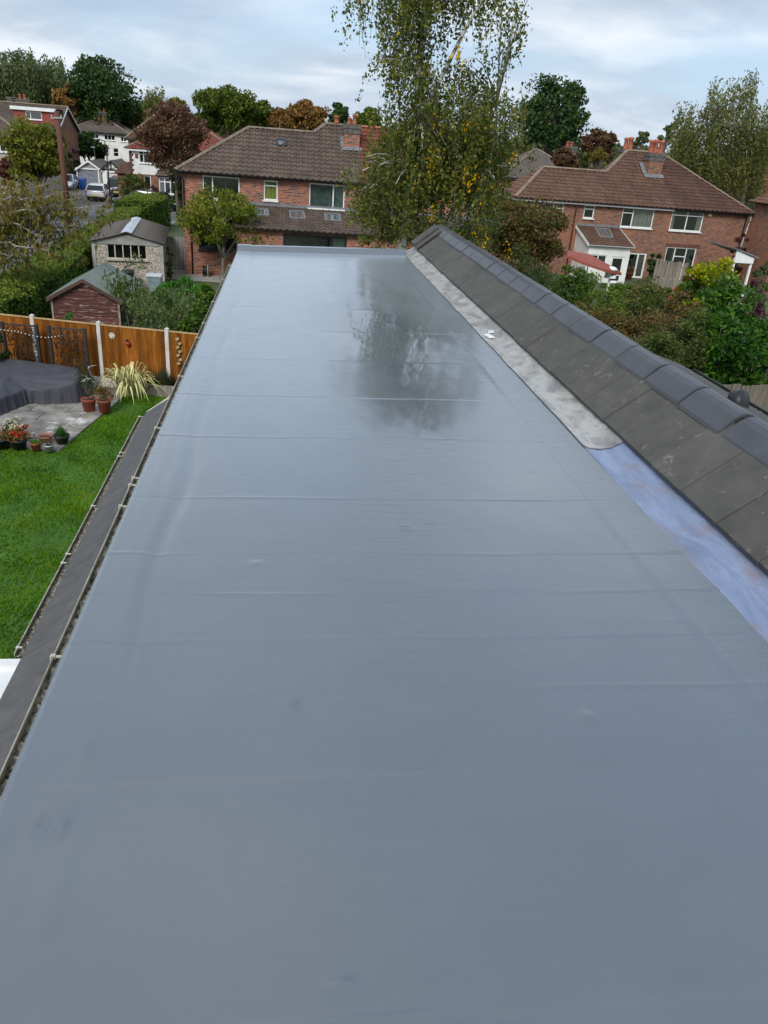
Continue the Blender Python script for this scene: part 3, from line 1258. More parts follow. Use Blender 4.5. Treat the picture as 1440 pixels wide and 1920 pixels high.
# lower tiled eaves on the left with their own gutter
LX0, LZ0, LY0, LY1 = -2.06, 3.03, -1.0, 11.33
LP = R(36)
LLEN = 1.75
cs_, sn_ = math.cos(LP), math.sin(LP)
mb = MB()
top = (LX0 + LLEN * cs_, LZ0 + LLEN * sn_)
mb.prism([(LX0 + .02, LY0, LZ0 - .03), (top[0], LY0, top[1] - .03), (top[0], LY0, LZ0 - .3), (LX0 + .02, LY0, LZ0 - .15)], (0, LY1 - LY0 - .02, 0))
low = part('lower_slope', mb, MATS['felt_dark'], own)
mb = MB()
mb.box(LX0 + .35, -.5, LY0, LY1 - .25, 0, LZ0 - .16)
part('wall', mb, MATS['brick_own'], own)
E1 = .345
tm2 = flat_tile(.335, .40, .016)
tm2.materials.append(MATS['slate_tile_low'])
Mt2 = Matrix(((0, cs_, -sn_), (-1, 0, 0), (0, sn_, cs_)))
ncol = int((LY1 - LY0) / .335)
for r_ in range(5):
    for c_ in range(ncol + 1):
        y = LY1 - (c_ + 1) * .335 + (.167 if r_ % 2 else 0)
        if y + .335 > LY1 + .02:
            continue
        d = r_ * E1
        lift = .018
        o = piece('roof_tile', tm2, low, (LX0 + d * cs_ - sn_ * lift * .5, y + .335, LZ0 + d * sn_ + lift * .5 + rr.uniform(-.002, .002)))
        o.rotation_euler = (Mt2 @ Matrix.Rotation(-.045, 3, 'X') @ Matrix.Rotation(rr.uniform(-.004, .004), 3, 'Z')).to_euler()
# white verge trim at its far end
mb = MB()
mb.prism([(LX0, LY1, LZ0 - .06), (LX0 + LLEN * cs_, LY1, LZ0 + LLEN * sn_ - .06), (LX0 + LLEN * cs_, LY1, LZ0 + LLEN * sn_ + .035), (LX0, LY1, LZ0 + .035)], (0, .035, 0))
part('verge_trim', mb, MATS['upvc_old'], own)
lg = gutter('gutter', LX0 + .01, LX0 - .105, 5.42, LY1 - .02, LZ0 - .03, MATS['lip_cream'], .03, 25)
cl = MB()
cl.box(LX0 - .116, LX0 - .096, -.014, .014, -.012, .014)
cl.box(LX0 - .097, LX0 - .066, -.008, .008, .004, .011)
clm2 = cl.mesh('gutter_clip')
clm2.materials.append(MATS['upvc_old'])
for y in (5.5, 6.9, 7.08, 8.2, 9.7, 9.83, 11.28):
    piece('gutter_clip', clm2, lg, (0, y, LZ0 - .03))
# white flat-topped porch beside it
porch = MB()
porch.box(-5.2, LX0 - .02, 2.2, 5.30, 2.72, 2.93)
pr_ = part('porch_roof', porch, MATS['upvc'], own)
mb = MB()
mb.box(-5.2, LX0 - .02, 5.30, 5.39, 2.70, 2.975)
mb.box(-5.2, LX0 - .02, 5.392, 5.44, 2.66, 2.90)
part('porch_trim', mb, MATS['upvc'], pr_)
mb = MB()
for px_ in (-5.1, -3.6, -2.3):
    mb.box(px_ - .05, px_ + .05, 2.3, 2.4, 0, 2.72)
    mb.box(px_ - .05, px_ + .05, 5.15, 5.25, 0, 2.72)
part('porch_frame', mb, MATS['upvc'], pr_)

# ---------------------------------------------------------------- ground
def mk_ground():
    t = NT('rough_ground')
    n = t.noise(.35, None, 6, .6)
    col = t.ramp(n, [(.35, (.045, .06, .022)), (.55, (.06, .085, .03)), (.75, (.10, .085, .055))])
    t.set(col=col, rough=.95, nor=t.bump(t.noise(9, None, 6), .6, .05))
    t2 = NT('lawn_turf')
    n = t2.noise(1.1, None, 6, .65)
    col = t2.ramp(n, [(.3, (.026, .080, .004)), (.55, (.048, .130, .006)), (.75, (.085, .17, .014))])
    t2.set(col=col, rough=.9, nor=t2.bump(t2.noise(30, None, 5), .7, .03))
    t3 = NT('asphalt')
    n = t3.noise(.8, None, 6, .6)
    col = t3.ramp(n, [(.3, (.085, .087, .092)), (.7, (.13, .132, .138))])
    col = t3.mix(t3.ramp(t3.noise(60, None, 3), [(.6, 0.0), (.7, .25)]), col, (.22, .22, .22))
    t3.set(col=col, rough=.7, nor=t3.bump(t3.noise(90, None, 3), .3, .01))


mk_ground()
mb = MB()
mb.quad((-700, -200, 0), (700, -200, 0), (700, 1200, 0), (-700, 1200, 0))
struct('ground', mb, MATS['rough_ground'])

GV = nrm((-4.51 + 5.14, 20.99 - 17.16, 0))          # garden's own directions
GU = np.array([GV[1], -GV[0], 0])
PC = np.array([-5.14, 17.16, 0])

mb = MB()
mb.poly([(-14, 3, .004), (-1.75, 3, .004), (-1.75, 21.4, .004), (-8.0, 22.9, .004), (-14, 24.2, .004)])
struct('lawn', mb, MATS['lawn_turf'])
mb = MB()
mb.poly([(3.2, -3, .004), (30, -3, .004), (30, 18.4, .004), (3.2, 18.4, .004)])
struct('lawn', mb, MATS['lawn_turf'])

leafmat('grass_blade', [(.026, .086, .003), (.058, .165, .004), (.112, .245, .007), (.20, .28, .02)], .35, .6, .9)
[n_ for n_ in MATS['grass_blade'].node_tree.nodes if n_.type == 'BSDF_PRINCIPLED'][0].inputs['Specular IOR Level'].default_value = .04
rng = np.random.default_rng(11)
n = 95000
gx_ = rng.uniform(-8.6, -1.9, n)
gy_ = rng.uniform(7.2, 21.8, n)
P = np.stack([gx_, gy_, np.full(n, .004)], 1)
rel = P - PC
uu, vv = rel @ GU, rel @ GV
edge = .06 * np.sin(vv * 3.1) + .05 * np.sin(vv * 7.3 + 1)
keep = ~((uu < edge * .5) & (vv > -.02 + edge * .4)) & (gy_ < 21.6 - (gx_ + 2.3) * .22)
P = P[keep]
n = len(P)
tuft = softnoise(P[:, 0], P[:, 1], 2.6, 2.2, 31, 7)
hgt = .050 * (1 + .75 * np.clip(tuft * 2.2, -.7, 1.3)) * rng.uniform(.6, 1.35, n)
wd = .010
th = rng.uniform(0, 6.283, n)
lean = rng.normal(size=(n, 2)) * .5 + np.stack([.35 * np.sin(P[:, 0] * 2.1 + P[:, 1]), .35 * np.cos(P[:, 1] * 1.7)], 1)
a = P.copy()
side = np.stack([np.cos(th) * wd, np.sin(th) * wd, np.zeros(n)], 1)
tip = P + np.concatenate([lean * hgt[:, None], hgt[:, None]], 1)
T = np.stack([a - side, a + side, tip], 1)
g_ = cards('grass', T, MATS['grass_blade'], None, 3, org=(0, 0, 0), kind='stuff')
g_['label'] = 'short bright green lawn grass with darker tufts'
g_['category'] = 'grass'

# ---------------------------------------------------------------- patio slabs
t = NT('paving_slab')
ge0 = t.n('ShaderNodeNewGeometry').outputs['Position']
n1_ = t.noise(2.2, ge0, 6, .65)
col = t.ramp(n1_, [(.30, (.10, .092, .08)), (.48, (.20, .185, .16)), (.62, (.28, .26, .235))])
oi = t.n('ShaderNodeObjectInfo').outputs['Random']
col = t.mix(1.0, col, t.ramp(oi, [(0, .72), (1, 1.25)]), 'MULTIPLY')
ge = t.n('ShaderNodeNewGeometry').outputs['Position']
st = t.ramp(t.noise(1.1, t.map((1, 1.6, 1), (0, 0, 0), ge), 6, .7, .5), [(.55, 0.0), (.66, .8)])
col = t.mix(st, col, (.62, .60, .56))
t.set(col=col, rough=.85, nor=t.bump(t.noise(22, None, 6), .3, .01))
mb = MB()
a, b, c, d = PC, PC + GV * 5.2, PC + GV * 5.2 - GU * 7.5, PC - GU * 7.5
mb.poly([p + np.array([0, 0, .008]) for p in (a, b, c, d)])
patio = struct('patio', mb, MATS['soil'])
SW, SD = .92, .61
q = MB()
q.obox((0, 0, 0), GU, GV, (0, 0, 1), SW - .016, SD - .016, .05)
sm = q.mesh('paving_slab')
sm.materials.append(MATS['paving_slab'])
rr = random.Random(8)
for r_ in range(8):
    for c_ in range(8):
        off = (r_ % 2) * SW / 2
        u = -(c_ + .5) * SW + off - (0 if not off else 0)
        if u > -SW / 2 + .01:
            q2 = MB()
            q2.obox((0, 0, 0), GU, GV, (0, 0, 1), SW / 2 - .016, SD - .016, .05)
            hm = q2.mesh('paving_slab')
            hm.materials.append(MATS['paving_slab'])
            p = PC - GU * SW / 4 + GV * (r_ + .5) * SD
            o = piece('paving_slab', hm, patio, (p[0], p[1], .022 + rr.uniform(-.004, .005)))
            continue
        p = PC + GU * u + GV * (r_ + .5) * SD
        o = piece('paving_slab', sm, patio, (p[0], p[1], .022 + rr.uniform(-.004, .005)))
        o.rotation_euler = (rr.uniform(-.006, .006), rr.uniform(-.006, .006), rr.uniform(-.006, .006))
PZ = .05

# ---------------------------------------------------------------- close-board fence
t = NT('fence_wood')
v = t.map((9, 9, .8), (0, 0, 0), t.n('ShaderNodeNewGeometry').outputs['Position'])
n_ = t.noise(3.0, v, 6, .65, .4)
col = t.ramp(n_, [(.3, (.115, .036, .005)), (.5, (.215, .072, .009)), (.7, (.32, .120, .018))])
oi = t.n('ShaderNodeObjectInfo').outputs['Random']
col = t.mix(1.0, col, t.ramp(oi, [(0, .58), (1, 1.35)]), 'MULTIPLY')
t.set(col=col, rough=.85, spec=.15, nor=t.bump(n_, .3, .006))
pm('fence_cap', (.50, .36, .17), (.34, .22, .10), 6, .75, .2, 30)
pm('post_concrete', (.62, .60, .55), (.44, .42, .38), 5, .9, .3, 60)

FP = [np.array([-8.97, 23.16, 0]), np.array([-7.07, 22.69, 0]), np.array([-5.18, 22.22, 0]), np.array([-3.27, 21.80, 0]), np.array([-1.36, 21.36, 0])]
FD = nrm(FP[4] - FP[0])
FN = np.array([FD[1], -FD[0], 0])
FNf = -FN if FN[1] > 0 else FN                 # towards the camera
fence = thing('garden_fence', 'orange-brown close-board fence with white concrete posts behind the lawn', 'fence', FP[2])
FH = 1.83
for p in FP:
    mb = MB()
    mb.obox((p[0], p[1], FH / 2 + .02), FD, FNf, (0, 0, 1), .105, .10, FH + .04)
    mb.add([p + FD * sx * .0525 + FNf * sy * .05 + np.array([0, 0, FH + .041]) for sx, sy in ((-1, -1), (1, -1), (1, 1), (-1, 1))] + [p + np.array([0, 0, FH + .075])],
           [(0, 1, 4), (1, 2, 4), (2, 3, 4), (3, 0, 4), (3, 2, 1, 0)])
    part('concrete_post', mb, MATS['post_concrete'], fence, org=p)
bd = MB()
bd.add([FD * x + FNf * y + np.array([0, 0, z]) for z in (0, 1.48) for x, y in ((0, 0), (.122, 0), (.122, .004), (0, .026))],
       [(3, 2, 1, 0), (4, 5, 6, 7), (0, 1, 5, 4), (1, 2, 6, 5), (2, 3, 7, 6), (3, 0, 4, 7)])
bdm = bd.mesh('fence_board')
bdm.materials.append(MATS['fence_wood'])
for i in range(4):
    a, b = FP[i] + FD * .055, FP[i + 1] - FD * .055
    Ln = np.linalg.norm(b - a)
    nb = 16
    mb = MB()
    mb.beam(a + np.array([0, 0, .15]), b + np.array([0, 0, .15]), .05, .29)
    part('gravel_board', mb, MATS['post_concrete'], fence, org=a)
    mb = MB()
    for zz in (.42, 1.0, 1.62):
        mb.beam(a - FNf * .03 + np.array([0, 0, zz]), b - FNf * .03 + np.array([0, 0, zz]), .04, .07)
    part('rail', mb, MATS['fence_wood'], fence, org=a)
    for k in range(nb):
        p = a + FD * (Ln - .12) * k / (nb - 1) + FNf * .004
        o = piece('fence_board', bdm, fence, (p[0], p[1], .30 + rr.uniform(-.003, .003)))
        o.rotation_euler = (0, 0, rr.uniform(-.01, .01))
    mb = MB()
    mb.beam(a + np.array([0, 0, 1.80]), b + np.array([0, 0, 1.80]), .055, .03)
    part('cap_rail', mb, MATS['fence_cap'], fence, org=a)

# decorative screens in front of the fence
pm('screen_rust', (.075, .045, .03), (.03, .02, .015), 7, .7, isl=.2)


def screen(label, pxl, pxr, ytop, Y, seed):
    p0, p1 = A(pxl, ytop, Y), A(pxr, ytop, Y - .15)
    d = p1 - p0
    d[2] = 0
    Wd = np.linalg.norm(d)
    d /= Wd
    top = (p0[2] + p1[2]) / 2
    t_ = thing('garden_screen', label, 'screen', (p0[0], p0[1], 0), 'laser-cut garden screens')
    nn = np.array([d[1], -d[0], 0])
    for k in (0, 1):
        mb = MB()
        c_ = np.array([p0[0], p0[1], 0]) + d * Wd * k
        mb.obox((c_[0], c_[1], (top + .04) / 2), d, nn, (0, 0, 1), .085, .085, top + .04)
        part('post', mb, MATS['metal_dark'], t_, bevel=.006)
    r_ = np.random.default_rng(seed)
    z0 = .25
    mb = MB()
    c_ = np.array([p0[0], p0[1], 0])
    for zz in (z0, top - .02):
        mb.beam(c_ + d * .04 + np.array([0, 0, zz]), c_ + d * (Wd - .04) + np.array([0, 0, zz]), .02, .05)
    part('frame_rail', mb, MATS['screen_rust'], t_)
    nx_, nz_ = 10, 20
    J = {}
    for i in range(nx_ + 1):
        for j in range(nz_ + 1):
            du = r_.uniform(-.42, .42) if 0 < i < nx_ else 0
            dv = r_.uniform(-.42, .42) if 0 < j < nz_ else 0
            J[i, j] = c_ + d * (.045 + (Wd - .09) * (i + du) / nx_) + np.array([0, 0, z0 + (top - z0 - .03) * (j + dv) / nz_])
    mb = MB()
    for i in range(nx_ + 1):
        for j in range(nz_ + 1):
            for (di, dj) in ((1, 0), (0, 1), (1, 1)):
                if (i + di, j + dj) in J and r_.uniform() < (.62 if di != dj else .45):
                    mb.beam(J[i, j], J[i + di, j + dj], .006, r_.uniform(.034, .066), up=nn)
    part('lattice', mb, MATS['screen_rust'], t_, kind='stuff')
    return t_


screen('rust-brown lattice screen at left behind the covered furniture', 4, 67, 608, 22.45, 1)
screen('rust-brown lattice screen between dark posts, nearest the white fence post with the plant', 91, 158, 615, 22.0, 2)
# string of small bulbs across the screens
sl_ = thing('string_lights', 'string of tiny pale bulbs strung across the lattice screens', 'lights', A(60, 625, 22.1))
pp = [A(px, py, 21.95) for px, py in ((2, 617), (15, 619), (28, 620), (40, 623), (55, 627), (70, 630), (85, 632), (97, 631), (110, 629), (122, 628), (135, 627))]
mb = MB()
mb.tube(pp, .004, 4)
part('wire', mb, MATS['metal_dark'], sl_)
t = NT('bulb_pale')
t.set(col=(.9, .86, .72), rough=.3)
for i in range(len(pp) - 1):
    for f in (0, .5):
        c_ = pp[i] * (1 - f) + pp[i + 1] * f
        mb = MB()
        mb.lathe((c_[0], c_[1], c_[2] - .028), [(.006, 0), (.016, .008), (.016, .018), (.006, .027)], 8)
        part('bulb', mb, MATS['bulb_pale'], sl_, True)

# fence ornaments
def on_fence(px, py):
    q = onplane(px, py, FP[2] + FNf * .03, FNf)
    return q


q = on_fence(210, 629)
mb = MB()
U_ = FD
for k in range(8):
    a_ = math.pi * 2 * k / 8
    c_ = q + FD * .065 * math.cos(a_) + np.array([0, 0, .065 * math.sin(a_)])
    mb.tube([c_ - FNf * .004, c_ + FNf * .015], .026, 7)
o1 = thing('wall_flower', 'round pale flower ornament hung on the fence', 'ornament', q)
part('petals', mb, pm('ornament_white', (.7, .66, .58), (.35, .3, .25), 12, .6), o1)
mb = MB()
mb.tube([q - FNf * .004, q + FNf * .035], .04, 12)
part('centre', mb, MATS['ornament_white'], o1)
q = on_fence(241, 644)
o1 = thing('red_ladybird', 'small dark red ladybird ornament on the fence', 'ornament', q)
mb = MB()
mb.lathe((q[0] + FNf[0] * .03, q[1] + FNf[1] * .03, q[2] - .09), [(.01, 0), (.06, .03), (.075, .08), (.06, .13), (.02, .16)], 12)
part('body', mb, pm('ornament_red', (.30, .02, .02), (.18, .01, .01), 9, .35), o1, True)
mb = MB()
mb.lathe((q[0] - FD[0] * .03 + FNf[0] * .03, q[1] + FNf[1] * .03, q[2] + .06), [(.01, 0), (.04, .02), (.04, .05), (.01, .07)], 10)
part('head', mb, MATS['metal_dark'], o1, True)
# hanging string of wooden leaves on the last panel
q = on_fence(335, 632)
o1 = thing('hanging_mobile', 'string of small tan hearts hanging on the fence beside the gutter', 'ornament', q)
mb = MB()
mb.tube([q + FNf * .02, q + FNf * .02 - np.array([0, 0, .95])], .004, 4)
part('cord', mb, MATS['metal_dark'], o1)
pm('tan_wood', (.42, .32, .17), (.28, .2, .1), 9, .7)
for k in range(7):
    c_ = q + FNf * .03 - np.array([0, 0, .05 + .115 * k]) + FD * (.03 if k % 2 else -.03)
    mb = MB()
    mb.obox(c_, nrm(FD + np.array([0, 0, .5])), FNf, nrm(np.array([0, 0, 1]) - FD * .5), .10, .012, .075)
    part('heart', mb, MATS['tan_wood'], o1)

# ---------------------------------------------------------------- covered corner furniture
t = NT('cover_cloth')
col = t.ramp(t.noise(4, None, 5, .6), [(.3, (.036, .036, .045)), (.7, (.050, .050, .061))])
t.set(col=col, rough=.66, nor=t.bump(t.noise(5, None, 5, .6, 1.2), .45, .03, t.bump(t.noise(160, None, 2), .15, .004)))


def cover():
    # outline of the top edge and of the hem, going round; heights in metres
    topo = [(-5.50, 20.62, .62), (-5.95, 20.52, .50), (-6.42, 20.44, .45), (-6.72, 20.42, .44), (-6.86, 20.2, .44), (-7.05, 19.72, .44), (-7.2, 19.35, .46), (-8.3, 19.2, .50), (-9.2, 19.4, .55), (-9.4, 20.8, .72),
            (-9.0, 22.2, .80), (-7.45, 21.85, .84), (-6.5, 21.62, .82), (-5.62, 21.40, .80), (-5.46, 21.0, .76)]
    n = len(topo)
    k = 10
    tp = []
    for i in range(n):
        a_, b_ = np.array(topo[i]), np.array(topo[(i + 1) % n])
        for j in range(k):
            f = j / k
            tp.append(a_ * (1 - f) + b_ * f)
    tp = np.array(tp)
    for _ in range(4):
        tp = (np.roll(tp, 1, 0) + tp * 2 + np.roll(tp, -1, 0)) / 4
    m = len(tp)
    c = np.array([-7.3, 20.9, .66])
    cent = tp.mean(0)
    s = np.arange(m)
    rings = []
    for f in (.30, .55, .78, .92):
        r_ = c * (1 - f) + tp * f
        r_[:, 2] += .02 * np.sin(s * .5 + f * 9) * f - .05 * np.exp(-((r_[:, 0] + 6.4) / .5) ** 2) * (1 - f)
        rings.append(r_)
    rings.append(tp)
    d = np.roll(tp, -1, 0) - np.roll(tp, 1, 0)
    out_ = np.stack([d[:, 1], -d[:, 0], 0 * d[:, 0]], 1)
    out_ /= np.linalg.norm(out_, axis=1)[:, None] + 1e-9
    sg = np.sign(np.sum(out_ * (tp - cent), axis=1))
    if sg.mean() < 0:
        out_ = -out_
    fold = softnoise(s * 1.0, s * 0 + 1.0, .75, 1, 4, 6)
    for (fr, am, ob) in ((.12, .02, .012), (.4, .06, .03), (.7, .09, .045), (1.0, .10, .07)):
        r_ = tp.copy()
        r_[:, 2] = tp[:, 2] * (1 - fr) + PZ * fr + (.02 * fold if fr < .95 else .012 * abs(fold))
        r_ += out_ * (ob + am * fold * 1.0)[:, None]
        rings.append(r_)
    mb = MB()
    V_ = [tuple(c + np.array([0, 0, .02]))]
    for r_ in rings:
        V_ += [tuple(p) for p in r_]
    f = [(0, 1 + i, 1 + (i + 1) % m) for i in range(m)]
    for j in range(len(rings) - 1):
        for i in range(m):
            i2 = (i + 1) % m
            f.append((1 + j * m + i, 1 + (j + 1) * m + i, 1 + (j + 1) * m + i2, 1 + j * m + i2))
    mb.add(V_, f)
    o = part('furniture_cover', mb, MATS['cover_cloth'], None, True, org=(-7.0, 20.6, 0))
    tag(o, 'dark grey fabric cover draped over corner garden furniture on the patio', 'cover')
    md = o.modifiers.new('sub', 'SUBSURF')
    md.levels = md.render_levels = 1
    return o


cover()

# ---------------------------------------------------------------- pots
def pot(name, label, px, py, rt, rb, h, mat, plant=None, group='potted plants on the patio edge', rim=.04, z=PZ, seed=0):
    g = G(px, py, z)
    t_ = thing(name, label, 'plant pot', (g[0], g[1], z), group)
    mb = MB()
    mb.lathe(g, [(rb, 0), (rt * .93, h - rim - .002), (rt, h - rim), (rt * 1.03, h), (rt * .93, h), (rt * .90, h - .05), (.01, h - .055)], 20)
    part('pot', mb, mat, t_, True)
    mb = MB()
    mb.lathe(g, [(rt * .88, h - .065), (rt * .86, h - .045), (.02, h - .03)], 14)
    part('soil', mb, MATS['soil'], t_, True)
    if plant:
        plant(t_, np.array([g[0], g[1], z + h - .04]), np.random.default_rng(seed))
    return t_


def bushy(mat, r, hh, n, leaf, flowers=None, asp=.55, droop=0.0, stems=8, nm='foliage'):
    def f(t_, b, r_):
        mb = MB()
        cl_ = []
        for i in range(stems):
            a_ = r_.uniform(0, 6.28)
            q_ = b + np.array([math.cos(a_) * r * r_.uniform(.2, .8), math.sin(a_) * r * r_.uniform(.2, .8), hh * r_.uniform(.5, 1.0)])
            cl_.append(q_)
            mb.tube(bez(b - np.array([0, 0, .02]), (b + q_) / 2 + np.array([0, 0, hh * .1]), q_, 4), [.008, .007, .005, .003], 4)
        part('stems', mb, MATS['bark'], t_)
        cl_ = np.array(cl_)
        P_ = cl_[r_.integers(0, stems, n)] + r_.normal(size=(n, 3)) * np.array([r * .33, r * .33, hh * .22])
        P_ = P_[P_[:, 2] > b[2] - .02]
        cards(nm, leaf_quads(P_, leaf, r_, droop, asp), mat, t_)
        if flowers:
            fm, fn, fs = flowers
            P_ = cl_[r_.integers(0, stems, fn)] + r_.normal(size=(fn, 3)) * np.array([r * .35, r * .35, hh * .1]) + np.array([0, 0, hh * .22])
            P_ = np.repeat(P_, 5, 0) + r_.normal(size=(fn * 5, 3)) * fs * .35
            cards('flowers', leaf_quads(P_, fs, r_, 0, .8), fm, t_)
    return f


def spiky(mat, r, hh, n):
    def f(t_, b, r_):
        T_ = []
        for i in range(n):
            a_ = r_.uniform(0, 6.28)
            k_ = r_.uniform(.05, 1)
            o_ = np.array([math.cos(a_), math.sin(a_), 0])
            p_ = b + o_ * r * .35 * k_
            tip_ = b + o_ * r * k_ + np.array([0, 0, hh * r_.uniform(.6, 1.1) * (1 - .3 * k_)])
            s_ = np.array([-o_[1], o_[0], 0]) * .010
            T_.append([p_ - s_, p_ + s_, tip_])
        cards('foliage', np.array(T_), mat, t_, 3)
    return f


leafmat('lf_dark', [(.015, .035, .012), (.03, .06, .02), (.06, .08, .03)])
leafmat('lf_mixed_red', [(.05, .07, .02), (.16, .12, .03), (.30, .10, .03), (.10, .09, .02)])
leafmat('lf_fresh', [(.03, .11, .012), (.06, .18, .025), (.10, .23, .045)])
leafmat('lf_greyherb', [(.05, .065, .045), (.09, .11, .08), (.15, .16, .12)])
leafmat('lf_brownherb', [(.10, .05, .03), (.16, .08, .05), (.14, .10, .05)])
leafmat('fl_red', [(.35, .01, .015), (.55, .02, .02), (.5, .03, .05)], .2)
leafmat('fl_white', [(.6, .55, .5), (.75, .7, .66), (.6, .4, .4)], .2)
pm('terracotta', (.36, .085, .040), (.27, .06, .030), 8, .7)
pm('terracotta_old', (.33, .13, .08), (.24, .10, .07), 8, .8)
pm('pot_black', (.014, .017, .018), (.02, .022, .022), 8, .5)
t = NT('pot_striped')
s_ = t.n('ShaderNodeSeparateXYZ')
t.l(t.tc.outputs['Object'], s_.inputs[0])
f_ = t.math('GREATER_THAN', t.math('SINE', t.math('MULTIPLY', s_.outputs[2], 115.0)), 0.2)
t.set(col=t.mix(f_, (.45, .46, .45), (.12, .14, .15)), rough=.4)

pot('terracotta_pot', 'tall terracotta pot with spindly dark shrub at the cover corner', 168, 770, .19, .14, .33, MATS['terracotta'], bushy(MATS['lf_dark'], .22, .75, 260, .07, stems=10), seed=1)
pot('terracotta_pot', 'terracotta pot with short yellow-green plant beside the striped-leaf clump', 197, 772, .185, .14, .33, MATS['terracotta'], bushy(MATS['lf_mixed_red'], .22, .33, 300, .07), seed=2)
pot('black_pot', 'round black pot at the left edge of the patio', 6, 838, .19, .14, .22, MATS['pot_black'], bushy(MATS['lf_mixed_red'], .2, .2, 220, .06), seed=3)
pot('black_pot', 'black pot of orange and red flowers at the lawn edge', 37, 840, .19, .14, .22, MATS['pot_black'], bushy(MATS['lf_mixed_red'], .22, .22, 340, .06, (MATS['fl_red'], 9, .06)), seed=4)
pot('terracotta_pot', 'small terracotta pot of moss-green herb next to the striped pot', 68, 843, .125, .09, .18, MATS['terracotta'], bushy(MATS['lf_fresh'], .13, .10, 200, .035), seed=5)
pot('striped_pot', 'small grey and white striped pot with brown heather', 92, 846, .115, .085, .17, MATS['pot_striped'], bushy(MATS['lf_brownherb'], .17, .14, 320, .03), seed=6)
pot('terracotta_pot', 'empty faded terracotta bowl behind the striped pot', 86, 829, .16, .11, .17, MATS['terracotta_old'], None, seed=7)
pot('black_pot', 'black pot of bright green lavender at the patio corner', 117, 831, .18, .12, .21, MATS['pot_black'], spiky(MATS['lf_fresh'], .20, .30, 260), seed=8)
pot('flower_bowl', 'low bowl of white and red flowers behind the black pots', 22, 826, .20, .15, .20, MATS['pot_black'], bushy(MATS['lf_dark'], .26, .20, 220, .05, (MATS['fl_white'], 26, .06)), seed=9)
pot('flower_bowl', 'bowl of crimson flowers behind the orange-flowered pot', 42, 826, .14, .10, .17, MATS['terracotta_old'], bushy(MATS['lf_dark'], .18, .16, 160, .05, (MATS['fl_red'], 18, .06)), seed=10)

# heron ornament on a thin leg beside the spindly pot
g = G(166, 757, PZ)
hr = thing('heron_ornament', 'thin metal heron ornament standing behind the terracotta pots', 'ornament', g)
mb = MB()
mb.tube([g, g + np.array([.01, 0, .62])], .010, 6)
part('leg', mb, MATS['metal_dark'], hr)
mb = MB()
b0 = g + np.array([.02, 0, .66])
mb.tube([b0 + np.array([-.16, 0, -.06]), b0, b0 + np.array([.1, 0, .05]), b0 + np.array([.12, 0, .18]), b0 + np.array([.06, 0, .30]), b0 + np.array([.08, 0, .36])], [.012, .055, .035, .018, .016, .024], 8)
part('body', mb, MATS['steel'], hr, True)
mb = MB()
mb.tube([b0 + np.array([.08, 0, .36]), b0 + np.array([.30, 0, .42])], [.016, .002], 6)
part('beak', mb, MATS['steel'], hr, True)

# ---------------------------------------------------------------- striped-leaf clump and lavender
t = NT('striped_leaf')
uvn = t.n('ShaderNodeAttribute', attribute_name='across')
ac = t.math('ABSOLUTE', uvn.outputs['Fac'])
col = t.ramp(ac, [(.0, (.20, .26, .05)), (.30, (.34, .36, .10)), (.42, (.68, .62, .26)), (1.0, (.78, .72, .38))])
oi = t.n('ShaderNodeObjectInfo').outputs['Random']
col = t.mix(1.0, col, t.ramp(oi, [(0, .7), (1, 1.1)]), 'MULTIPLY')
t.set(col=col, rough=.5)
g = G(245, 742, .02)
ph = thing('flax_lily_clump', 'large clump of arching yellow and cream striped strap leaves by the fence', 'plant', (g[0], g[1], 0))
r_ = np.random.default_rng(5)
for i in range(120):
    a_ = r_.uniform(0, 6.283)
    o_ = np.array([math.cos(a_), math.sin(a_), 0])
    k_ = r_.uniform(.25, 1.0)
    b_ = np.array([g[0], g[1], 0]) + o_ * .14 * r_.uniform(.3, 1) + np.array([r_.uniform(-.18, .18), 0, 0])
    reach = 1.02 * k_
    hh = r_.uniform(.60, .98) * (1.25 - .35 * k_)
    end = b_ + o_ * reach * (1.05 if k_ > .5 else .9) + np.array([0, 0, max(.08, hh * (1.0 - 1.05 * k_))])
    mid = b_ + o_ * reach * .48 + np.array([0, 0, hh * 1.42])
    pth = bez(b_, mid, end, 8)
    s_ = np.array([-o_[1], o_[0], 0])
    V_, f_, at = [], [], []
    for j, p in enumerate(pth):
        f = j / 7
        wd_ = .030 * (1 - f ** 2.2) * (.6 + .4 * min(1, f * 5)) + .001
        up = np.array([0, 0, .010 * (1 - f)])
        V_ += [p - s_ * wd_ + up, p, p + s_ * wd_ + up]
        at += [-1, 0, 1]
        if j:
            k0 = (j - 1) * 3
            f_ += [(k0, k0 + 1, k0 + 4, k0 + 3), (k0 + 1, k0 + 2, k0 + 5, k0 + 4)]
    mb = MB().add(V_, f_)
    o = part('leaf', mb, MATS['striped_leaf'], ph, True)
    av = o.data.attributes.new('across', 'FLOAT', 'POINT')
    av.data.foreach_set('value', at)

